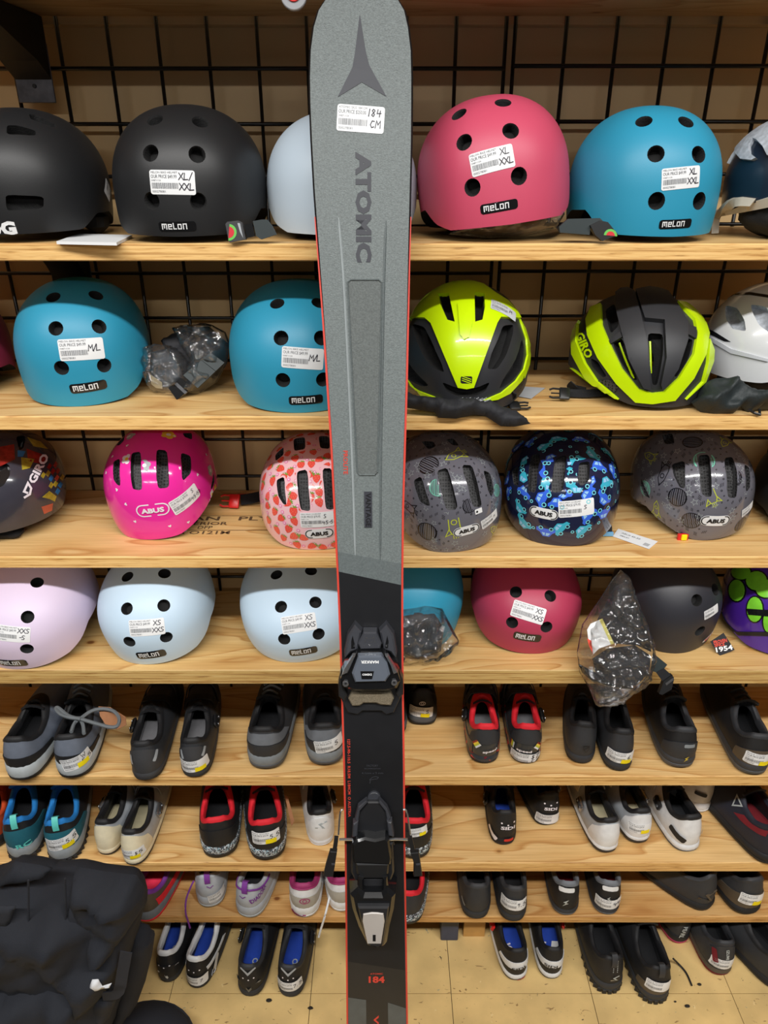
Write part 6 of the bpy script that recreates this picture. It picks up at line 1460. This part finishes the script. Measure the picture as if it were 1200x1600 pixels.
shoe('tall black hiking shoe with stitched loop and a pale mark, on the floor', 0, 952, 1553, 54, (938, 1440), foot=-1, tab='shoe_char', text=[('*S', 961, 1529, 13, 10, 'pale_ink'), ('*stitch', 962, 1508, 26, 0, 'pale_ink')], aimz=.09, **k_)
shoe('tall black hiking shoe with stitched loop and a label, on the floor', 0, 1024, 1569, 56, (1006, 1443), foot=1, tab='shoe_char', heel='shoe_brown', heel_t=(.0, .4), stick=(1030, 1543, 38, -7, None), text=[('*stitch', 1033, 1514, 34, 0, 'pale_ink')], laces='shoe_black', aimz=.09, **k_)
shoe('black and pink shoe set far back on the floor with pale lettering', 0, 1064, 1476, 40, (1066, 1436), upper='shoe_char', collar='shoe_pink', mid='shoe_black', out='shoe_pink', hz=.12, text=[('PEARL', 1068, 1457, 26, -96, 'pale_ink')])
shoe('black and brown cycling shoe with red edge and pale lettering', 0, 1126, 1526, 50, (1112, 1442), upper='shoe_dark', collar='shoe_char', mid='shoe_brown', out='insole_red', hz=.098, st=.018, heel='shoe_char', heel_t=(.2, .9), stick=(1134, 1508, 38, -5, None), text=[('IZUMI', 1137, 1492, 18, -84, 'pale_ink'), ('*tall', 1117, 1492, 24, 8, 'insole_red')])
shoe('black shoe cut off by the right edge, on the floor', 0, 1226, 1546, 60, (1172, 1442), upper='shoe_char', collar='shoe_black', mid='shoe_black', out='shoe_black', hz=.105, st=.02)

# ================================================================== bags, pouches, tags and odds and ends
mat('pouch_black', (30, 31, 36), .75, var=.1, scale=40, bump=.3, bscale=300)
mat('pouch_green', (36, 44, 46), .6, var=.1, scale=40, bump=.3, bscale=300)
mat('pad_green', (40, 50, 52), .55, var=.05)
mat('pack_cloth', (26, 29, 37), .85, var=.12, scale=25, bump=.35, bscale=900)
mat('pack_web', (32, 35, 43), .8, var=.1, scale=60, bump=.5, bscale=1200)
mat('tissue', (214, 216, 220), .8)
mat('melon_green', (104, 190, 84), .5, var=0); mat('melon_red', (206, 44, 52), .5, var=0)
def pillow(name, poly, P, n, th, m, parent=None, step=6, D=18, amp=.25, freq=25, back=.5, seed=0, conv=None, label=None, fold=0, root=None):
    """soft bag: outline seen from the camera, laid in the plane (P, n), swelling out of it"""
    if conv: poly = conv(poly)
    n = V(n).normalized(); P = V(P); vs, fs = tri_fill(poly, step); bd = [V(p) for p in poly]; k = len(bd); F_, B_ = [], []
    for (u, v) in vs:
        q = V((u, v)); dm_ = 1e9
        for i in range(k):
            a, b = bd[i], bd[(i + 1) % k]; e = b - a; t = max(0, min(1, (q - a).dot(e) / e.length_squared)); dm_ = min(dm_, (q - a - e * t).length)
        f = min(dm_ / D, 1); f = sqrt(max(0, 1 - (1 - f) ** 2)); w = at_plane(u, v, P, n)
        nz = noise.fractal(w * freq + V((seed, seed, 0)), 1.0, 2.0, 3)
        ridge = (1 - abs(noise.noise(w * freq * .7 + V((seed * 3, 0, 0))))) ** 3 * fold
        F_.append(w + n * (th * f * (1 + amp * nz + ridge) + .0005)); B_.append(w - n * (th * f * back + .0003))
    N = len(vs); ed = {}
    for f in fs:
        for i in range(len(f)): ed[(f[i], f[(i + 1) % len(f)])] = 1
    bdE = [e for e in ed if (e[1], e[0]) not in ed]
    V3 = F_ + B_; F3 = [tuple(reversed(f)) for f in fs] + [tuple(i + N for i in f) for f in fs] + [(a, b, b + N, a + N) for a, b in bdE]
    if root:
        o = root_mesh(name, V3, F3, m, root[0], root[1], root[2], sharp=None); return o
    return mesh_obj(name, V3, F3, m, parent, None, True, None, label)
def card(name, poly, P, n, th, m, parent, conv=None, label=None, bev=0):
    """flat piece with thickness behind its face"""
    if conv: poly = conv(poly)
    n = V(n).normalized(); pts = [at_plane(u, v, V(P), n) for u, v in poly]
    ar = sum(poly[i][0] * poly[(i + 1) % len(poly)][1] - poly[(i + 1) % len(poly)][0] * poly[i][1] for i in range(len(poly)))
    if ar > 0: pts = pts[::-1]
    b = MB(); b.prism(pts, [p - n * th for p in pts]); return b.obj(name, m, parent, smooth=False, label=label)
FN = V((0, -1, .12))
# ---- upper shelf
zA = SH['A']
q = [at_z(u, v, zA + .004) for u, v in ((88, 377), (182, 379), (206, 367), (122, 365))]
m = MB(); m.prism(q, [V((p.x, p.y, zA + .0003)) for p in q]); root_mesh('paper_stack', m.v, m.f, 'white_paper', (q[0].x, q[0].y, zA), 'thin stack of white papers under the two black helmets', 'paper', smooth=False)
cc = crop(330, 326.5, .1)
P0 = (0, 1.047, zA)
bk = card('buckle', [(222, 235), (250, 200), (420, 180), (480, 210), (540, 475), (400, 500), (285, 522), (272, 500)], P0, FN, .008, 'shoe_dark', hA2, cc)
card('pad', [(650, 190), (790, 165), (870, 165), (950, 260), (1020, 400), (780, 475), (700, 420)], P0, FN, .006, 'pad_green', hA2, cc)
card('strap_keeper', [(510, 240), (640, 220), (685, 430), (560, 455)], (0, 1.046, zA), FN, .006, 'black_gloss', hA2, cc)
d = Design()
def px_design(d, polys, P, n, conv, parent, name):
    n = V(n).normalized(); T = V((1, 0, 0)); B = n.cross(T)
    for poly, m_, l in polys: 
        pts = [at_plane(*q, V(P), n) - V(P) for q in conv(poly)]; d.fill([(p.dot(T), p.dot(B)) for p in pts], m_, l)
    return mesh_obj(name, [V(P) + T * x + B * y + n * (.0004 + .0002 * l) for x, y, l in d.v], d.f, d.mats, parent, d.m, False)
arc = lambda r: [(275 + r * cos(a) * .95 + 12 * (1 + sin(a)) * 0, 365 + r * sin(a)) for a in [(-pi / 2 + .1) + k * (pi - .05) / 10 for k in range(11)]]
px_design(Design(), [(arc(130), 'melon_green', 0), (arc(90), 'melon_red', 1), ([(410, 220), (450, 222), (500, 455), (450, 360)], 'shoe_silver', 0)], P0, FN, cc, bk, 'slice_emblem')
# wrapped bundle under the tilted pink helmet
pb = (at_z(790, 368, zA).x, 1.12, zA)
bag = pillow('plastic_bag', [(700, 366), (730, 352), (770, 340), (830, 320), (872, 318), (882, 335), (868, 358), (820, 369), (760, 372)], (0, 1.10, zA + .01), (0, -1, .3), .022, 'clear_bag', step=5, amp=.7, freq=45, D=14, root=(pb, 'clear plastic bag of pads squeezed under the pink helmet', 'bag'))
pillow('pads', [(720, 363), (780, 345), (835, 330), (862, 330), (850, 352), (800, 364), (750, 367)], (0, 1.105, zA + .01), (0, -1, .3), .012, mat('pad_tan', (120, 100, 76), .7, var=.3, scale=60), bag, step=6, amp=.4, D=10)
sb_ = card('buckle', [(970, 180), (1030, 150), (1080, 160), (1145, 240), (1045, 278), (1000, 240)], (0, 1.047, zA), FN, .010, 'black_plastic', hA5, crop(680, 307, .25))
card('pad', [(775, 190), (830, 140), (1030, 135), (1060, 165), (970, 190), (965, 240), (780, 225)], (0, 1.052, zA), FN, .008, 'pad_green', hA5, crop(680, 307, .25))
arc2 = lambda r: [(1095 + r * cos(a), 245 - 10 * cos(a) * 0 + r * sin(a)) for a in [-pi + .1 + k * (pi) / 8 for k in range(9)]]
px_design(Design(), [(arc2(42), 'melon_green', 0), (arc2(27), 'melon_red', 1)], (0, 1.047, zA), FN, crop(680, 307, .25), sb_, 'slice_emblem')
strap_loop(hA5, [at_z(868, 352, zA + .02), at_z(872, 356, zA + .008), at_z(885, 357, zA + .006)], (0, -1, .3), .016)
# clear disc at the top edge
dz_ = at_y(459, -7, 1.05); t = thing('round_disc', 'small clear round disc with a red centre at the very top beside the ski', 'disc', dz_)
m = MB(); m.disc(dz_, (0, -1, .1), .0155, .006, 24); m.obj('rim', mat('clear_grey', (150, 152, 156), .2, coat=.5), t)
m = MB(); m.tube([dz_ + V((0, .002, .012)), V((dz_.x, 1.056, 1.8295))], .002, 6); m.obj('hook', 'clear_grey', t)
m = MB(); m.disc(dz_ + V((0, -.003, .002)), (0, -1, .1), .009, .004, 20); m.obj('centre', 'red_plastic', t)
# ---- second shelf
zB = SH['B']
cc = crop(220, 480, .125)
t = thing('pad_bag', 'clear plastic bag of black helmet pads between two blue helmets', 'bag', at_z(292, 620, zB))
yb_ = at_z(292, 618, zB).y
PB = (0, yb_ + .01, zB)
NB = (0, -1, .45)
pillow('pads', [(250, 420), (420, 330), (640, 250), (860, 240), (1010, 380), (1090, 450), (1080, 620), (1000, 800), (900, 960), (700, 1090), (560, 1080), (500, 800), (330, 560)], (0, yb_ + .03, zB), NB, .03, 'pouch_black', t, conv=cc, amp=.35, freq=30, D=16, back=.3)
pillow('wrap', [(60, 520), (190, 465), (350, 480), (500, 520), (640, 700), (620, 940), (480, 1060), (340, 1090), (150, 1060), (70, 960), (40, 720)], PB, NB, .022, 'clear_bag', t, step=3.2, conv=cc, amp=.5, freq=75, D=12, back=.3, fold=.8)
pillow('wrap', [(420, 300), (700, 215), (900, 225), (1060, 310), (1110, 440), (1080, 700), (950, 940), (700, 1100), (560, 1090), (640, 700), (500, 480)], (0, yb_ + .012, zB), NB, .03, 'clear_bag', t, step=3.5, conv=cc, amp=.4, freq=60, D=14, back=.3, fold=.7)
pillow('inner_pads', [(130, 560), (330, 520), (500, 620), (560, 900), (420, 1010), (200, 990), (110, 800)], (0, yb_ + .018, zB), NB, .012, mat('pad_slate', (52, 58, 66), .6, var=.3, scale=50), t, conv=cc, amp=.4, D=10)
for i in range(3):
    a0, a1 = i / 3, (i + 1) / 3 - .012
    A_ = [V((530, 850)), V((870, 560)), V((1050, 690)), V((710, 1010))]
    card('chin_pad', [tuple(A_[0].lerp(A_[1], a0)), tuple(A_[0].lerp(A_[1], a1)), tuple(A_[3].lerp(A_[2], a1)), tuple(A_[3].lerp(A_[2], a0))], (0, yb_ - .03, zB), NB, .006, 'pad_green', t, cc)
card('buckle', [(345, 1010), (500, 885), (640, 1000), (560, 1070), (450, 1160)], (0, yb_ - .022, zB), NB, .008, 'black_gloss', t, cc)
card('buckle_bar', [(420, 965), (450, 940), (580, 1060), (550, 1085)], (0, yb_ - .0225, zB), NB, .006, 'bind_grey', t, cc)
card('card_scrap', [(120, 840), (265, 940), (270, 1020), (190, 1010), (130, 960)], (0, yb_ - .002, zB), NB, .001, mat('scrap_tan', (150, 136, 104), .6), t, cc)
# pouch under the neon helmet
cc = crop(630, 430, .18333)
pr = at_z(720, 655, zB)
o = pillow('pouch', [(-40, 990), (20, 1000), (150, 1050), (380, 1065), (740, 1080), (830, 1130), (960, 1160), (1085, 1265), (950, 1290), (830, 1285), (700, 1200), (600, 1190), (450, 1222), (300, 1215), (268, 1170), (30, 1130), (-40, 1100)], (0, pr.y + .006, zB + .006), (0, -.75, .66), .014, 'pouch_black', step=4, conv=cc, amp=.6, freq=40, D=10, fold=.7, root=((pr.x, pr.y, zB), 'crumpled black fabric pouch lying under the neon pointed helmet', 'pouch'))
d = Design()
for k in range(9): d.text('PROJECT', -.022 + k * .0058, -.004 + (k % 2) * .001, .0026, 'silver_paper', 0, width=.011, rot=.5)
ph = at_plane(730, 632, V((0, pr.y + .006, zB + .006)), V((0, -.75, .66)).normalized()); nn_ = V((0, -.75, .66)).normalized()
d.on_plane('lettering', ph + nn_ * .016, (1, 0, 0), nn_.cross(V((1, 0, 0))), o)
# drawstring pouch at the right
cc = crop(860, 440, .28333); pr = at_z(1130, 646, zB)
o = pillow('pouch', [(775, 665), (810, 640), (825, 570), (890, 540), (990, 545), (1060, 590), (1120, 620), (1260, 650), (1260, 700), (1140, 705), (1090, 722), (1050, 690), (1000, 735), (900, 742), (830, 722)], (0, pr.y + .012, zB + .008), (0, -.8, .6), .022, 'pouch_green', step=4, conv=cc, amp=.5, freq=32, D=12, fold=.8, root=((pr.x, pr.y, zB), 'dark green-grey drawstring pouch below the white helmet', 'pouch'))
b = MB(); q0 = at_z(1170, 640, zB + .008); b.tube([q0, q0 + V((.004, -.01, -.002)), q0 + V((.012, -.012, -.004)), q0 + V((.016, 0, 0))], .0022, 6); b.obj('cord_lock', 'black_plastic', o)
# ---- fourth shelf
zD = SH['D']
pr = at_z(664, 1032, zD); t = thing('pad_bag', 'small clear bag of dark pads in front of the blue helmet by the ski', 'bag', pr)
cc = crop(610, 870, .49167)
pillow('pads', [(20, 190), (80, 165), (140, 175), (170, 230), (160, 300), (80, 320), (30, 300)], (0, pr.y + .01, zD + .002), (0, -1, .25), .02, 'pad_slate', t, conv=cc, D=12, amp=.4)
pillow('wrap', [(20, 170), (110, 155), (165, 165), (220, 270), (195, 290), (150, 325), (60, 335), (20, 315)], (0, pr.y + .002, zD + .002), (0, -1, .25), .028, 'clear_bag', t, conv=cc, step=4, D=12, amp=.6, freq=50, fold=.5)
cc = crop(880, 880, .26667)
pr = V((at_y(960, 1000, 1.035).x, 1.045, zD)); t = thing('visor_bag', 'clear plastic bag with a black visor hanging over the edge of the fourth shelf', 'bag', pr)
NV = (0, -1, .30); PV = V((0, 1.030, zD))
pillow('visor', [(170, 560), (260, 500), (420, 480), (510, 540), (500, 640), (400, 720), (280, 720), (190, 640)], PV, NV, .02, 'pouch_black', t, conv=cc, D=14, amp=.3, back=.1)
pillow('visor_peak', [(88, 588), (180, 635), (330, 715), (420, 735), (300, 735), (180, 700), (110, 640)], PV + V((0, -.012, 0)), NV, .008, 'black_gloss', t, conv=cc, D=8, amp=.1, back=.2)
pillow('lining', [(300, 140), (380, 100), (430, 250), (500, 420), (515, 520), (430, 480), (300, 470), (250, 420), (200, 330)], PV + V((0, .006, 0)), NV, .014, 'pouch_black', t, conv=cc, D=12, amp=.4, back=.1)
pillow('wrap', [(335, 38), (385, 75), (430, 220), (520, 430), (530, 590), (470, 690), (370, 780), (215, 832), (190, 830), (150, 730), (95, 640), (80, 520), (110, 360), (220, 200), (290, 90)], PV, NV, .030, 'clear_bag', t, conv=cc, step=3.2, D=20, amp=.3, freq=60, back=.15, fold=.8)
lb = card('paper_label', [(140, 390), (160, 355), (230, 325), (298, 470), (210, 500), (175, 535), (150, 470)], PV + V((0, -.033, .0)), NV, .0006, 'white_paper', t, cc)
card('label_edge', [(212, 332), (230, 325), (298, 470), (280, 476)], PV + V((0, -.0335, 0)), NV, .0004, mat('pale_yellow', (222, 214, 120), .5), t, cc)
card('label_spot', [(140, 440), (165, 455), (175, 535), (150, 480)], PV + V((0, -.0335, 0)), NV, .0004, mat('spot_red', (222, 78, 62), .5), t, cc)
card('chin_strap', [(530, 530), (610, 595), (590, 620), (545, 640), (515, 630)], PV + V((0, -.008, 0)), NV, .004, 'pad_green', t, cc)
card('chin_strap', [(545, 640), (590, 615), (650, 670), (600, 715)], PV + V((0, -.009, 0)), NV, .004, 'black_fabric', t, cc)
card('buckle', [(590, 690), (640, 655), (650, 680), (635, 740), (580, 772), (562, 765)], PV + V((0, -.012, 0)), NV, .010, 'black_plastic', t, cc)
card('buckle_bar', [(600, 705), (645, 672), (648, 684), (604, 717)], PV + V((0, -.0125, 0)), NV, .008, 'silver', t, cc)
tg = card('hang_tag', [(862, 460), (940, 408), (1005, 508), (918, 542)], (0, at_z(1130, 1022, zD).y - .004, zD), (0, -1, .6), .001, 'ink_black', hD7, cc)
PT = V((0, at_z(1130, 1022, zD).y - .0045, zD)); nT = V((0, -1, .6)).normalized(); BT = nT.cross(V((1, 0, 0)))
def tag_text(s_, x, y, wpx, hpx, rot, m_):
    u, v = cc([(x, y)])[0]; p = at_plane(u, v, PT, nT); zc = (p - CAM).dot(FWD); d = Design(); d.text(s_, 0, 0, hpx * .26667 * zc / F_PX, m_, 0, bold=.03, width=wpx * .26667 * zc / F_PX, anchor='c', rot=radians(rot)); d.on_plane('lettering', p, (1, 0, 0), BT, tg)
tag_text('PROVEN', 920, 458, 80, 22, 10, 'spot_red'); tag_text('SINCE', 915, 478, 60, 18, 8, 'spot_red'); tag_text('1954', 943, 500, 100, 30, 10, 'white_paper')
p, n = dD7.hit(*cc([(880, 448)])[0]); d = Design(); d.fill(circ(0, 0, .018, 18, .0055), 'white_plastic', 0, step=.006); d.text('BELL', 0, 0, .006, 'spot_red', 1, bold=.03, width=.024, anchor='c'); d.on_surface('logo_badge', dD7.obvh, p, n, img_T(0, 0, n, 14), hD7)
# ---- laces and tags on the shoes
def lace(parent, pts, m_, r=.0022, name='lace'):
    b = MB(); b.tube(spline(pts, 24), r, 6); return b.obj(name, m_, parent)
cc = crop(0, 1060, .25); hzb = zE + .104
L3 = lambda pts, z_: [at_z(*q, z_) for q in cc(pts)]
lace(tE2, L3([(505, 250), (440, 245), (380, 225), (350, 190), (365, 185), (430, 235), (505, 255)], hzb), 'grey_lace', .0035)
lace(tE2, L3([(505, 250), (570, 205), (640, 190), (710, 205), (745, 250), (735, 295), (690, 305), (610, 285), (510, 255)], hzb), 'grey_lace', .0035)
lace(tE2, L3([(500, 255), (465, 280), (445, 335)], hzb - .008), 'grey_lace', .0035); lace(tE2, L3([(505, 260), (520, 295), (525, 345)], hzb - .008), 'grey_lace', .0035)
card('kraft_tag', [(615, 175), (690, 180), (785, 240), (790, 290), (735, 320), (660, 290), (625, 235)], at_z(170, 1120, zE + .09), (0, -.6, .8), .001, 'kraft', tE2, cc, label='brown kraft hang tag')
F6 = [o for o in bpy.data.objects if o.get('label', '') == 'black shoe with red collar and a yellow-tagged label, left of the ski'][0]
card('kraft_tag', [(722, 130), (742, 140), (786, 300), (768, 335)], at_z(452, 1265, zF + .07), (0, -.8, .6), .001, 'kraft', F6, crop(270, 1210, .24167), label='brown kraft hang tag')
G2 = [o for o in bpy.data.objects if o.get('label', '') == 'silver running shoe with purple loop and a label'][0]
lace(G2, [at_y(303, 1376, 1.10), at_y(298, 1386, 1.09), at_y(291, 1405, 1.068), at_y(290, 1425, 1.052), at_y(294, 1440, 1.048), at_y(297, 1450, 1.046)], 'run_purple', .002)
G5 = [o for o in bpy.data.objects if o.get('label', '') == 'white running shoe with magenta trim half hidden by the ski'][0]
lace(G5, [at_y(518, 1385, 1.10), at_y(514, 1405, 1.075), at_y(508, 1430, 1.05), at_y(502, 1450, 1.046), at_y(498, 1464, 1.045)], 'shoe_white', .0024)
H9 = [o for o in bpy.data.objects if o.get('label', '') == 'tall black hiking shoe with stitched loop and a label, on the floor'][0]
lace(H9, [at_z(1052, 1498, .03), at_z(1060, 1506, .006), at_z(1072, 1520, .0028), at_z(1081, 1540, .0026)], 'shoe_black', .0022)
q = at_z(878, 1480, .028); pq = [q + V((x, y, 0)) for x, y in ((-.012, -.018), (.012, -.018), (.012, .018), (-.012, .018))]
m = MB(); q = [at_z(u, v, .0245) for u, v in ((860, 1490), (873, 1491), (876, 1471), (862, 1470))]; m.prism(q, [p - V((0, 0, .0008)) for p in q]); root_mesh('paper_slip', m.v, m.f, 'white_paper', q[0], 'small white paper slip lying inside the right blue-insoled shoe', 'paper', smooth=False)
# crumbs on the tiles
mat('crumb', (40, 34, 28), .9)
CR = ['dark crumb on the floor just left of the ski', 'dark splinter on the floor below the tall hiking shoes', 'small scrap on the floor at the end of the black lace', 'dark smudge of dirt in front of the shoe pair left of the ski', 'tiny speck beside the labelled hiking shoe']
for i, (u, v, r) in enumerate(((485, 1575, .006), (1074, 1572, .006), (1093, 1538, .005), (420, 1563, .007), (1055, 1565, .003))):
    p = at_z(u, v, .0022); m = MB(); m.blob(p, (r, r * .6, .0022), 8, 5, amp=.5, freq=3, seed=i); root_mesh('floor_crumb', m.v, m.f, 'crumb', (p.x, p.y, 0), CR[i], 'dirt', 'dirt scraps on the tiles')
# ---- black backpack at the lower left
cc = crop(0, 1330, .26667)
PK = V((0, .84, 0)); NK = V((0, -1, .12)).normalized()
pk = thing('backpack', 'black fabric backpack standing on the floor at the lower left', 'backpack', at_y(90, 1690, .84))
pk.location.z = 0
pillow('body', [(-220, 220), (-120, 140), (0, 110), (90, 60), (180, 70), (240, 78), (310, 98), (450, 85), (620, 120), (790, 138), (845, 200), (862, 290), (835, 365), (800, 520), (740, 590), (735, 800), (690, 940), (640, 1060), (640, 1340), (560, 1362), (-220, 1362)], PK, NK, .085, 'pack_cloth', pk, step=8, D=45, amp=.3, freq=12, back=.6, conv=cc, fold=.45)
K2 = PK + NK * .078
pillow('back_panel', [(800, 415), (862, 430), (908, 485), (892, 600), (852, 760), (800, 900), (735, 980), (690, 1100), (640, 1080), (690, 850), (742, 560)], PK + NK * -.01, NK, .03, 'pack_cloth', pk, step=8, D=16, amp=.1, back=.5, conv=cc)
pillow('grab_flap', [(-60, 190), (0, 150), (90, 58), (240, 80), (310, 100), (260, 150), (80, 172), (0, 195)], K2 - NK * .03, NK, .02, 'pack_cloth', pk, step=7, D=14, amp=.3, back=.3, conv=cc)
pillow('shoulder_flap', [(450, 88), (620, 118), (800, 138), (848, 210), (858, 300), (790, 400), (640, 590), (570, 610), (520, 400), (440, 230)], K2 - NK * .022, NK, .035, 'pack_cloth', pk, step=8, D=26, amp=.5, freq=22, back=.2, conv=cc, fold=.9)
pillow('side_pocket', [(400, 290), (470, 300), (520, 345), (565, 560), (560, 610), (480, 600), (395, 590), (385, 450)], K2, NK, .014, 'pack_web', pk, step=7, D=10, amp=.3, back=.3, conv=cc)
pillow('lower_pocket', [(520, 790), (600, 800), (660, 780), (690, 850), (640, 980), (540, 1000), (500, 960)], K2 - NK * .02, NK, .024, 'pack_web', pk, step=7, D=12, amp=.3, back=.3, conv=cc)
pillow('front_pocket', [(-200, 850), (100, 800), (350, 770), (500, 800), (505, 960), (480, 1340), (-200, 1340)], K2, NK, .03, 'pack_cloth', pk, step=8, D=24, amp=.4, freq=18, back=.2, conv=cc, fold=.8)
for poly in ([(-40, 320), (95, 320), (52, 436), (-40, 430)], [(-40, 480), (50, 455), (82, 568), (0, 602), (-40, 610)]): pillow('compression_strap', poly, K2 + NK * .018, NK, .006, 'pack_web', pk, step=6, D=6, amp=.2, back=.4, conv=cc)
for pts in ([(166, 170), (168, 400), (168, 600), (165, 790)], [(380, 160), (385, 330), (378, 520), (375, 680)]):
    b = MB(); b.tube(spline([at_plane(*q, K2 + NK * .012, NK) for q in cc(pts)], 20), .0018, 6); b.obj('seam', 'pack_web', pk)
pillow('tissue', [(525, 790), (540, 752), (575, 750), (600, 790), (655, 772), (640, 800), (560, 812)], K2 + NK * .034, NK, .006, 'tissue', pk, step=4, D=5, amp=.6, freq=80, conv=cc)
b = MB(); b.ribbon(spline([at_plane(*q, K2 + NK * .01, NK) for q in cc([(740, 590), (720, 700), (690, 830), (600, 850)])], 12), NK, .02, .002); b.obj('webbing', 'pack_web', pk)
# dark padded bag end in front of it
pc = at_z(258, 1640, 0)
o = thing('padded_bag', 'rounded end of a black padded bag on the tiles beside the backpack', 'bag', (pc.x, pc.y, 0))
m = MB(); m.blob((pc.x - .035, pc.y - .02, .045), (.10, .085, .05), 30, 16, amp=.08, freq=2, seed=4, flat=.001); m.obj('body', 'pack_cloth', o)
pts = [V((pc.x - .035 + .101 * cos(a), pc.y - .02 + .086 * sin(a), .047)) for a in [k * 2 * pi / 28 for k in range(29)]]
m = MB(); m.tube(pts, .004, 6, caps=False); m.obj('piping', 'pack_web', o)
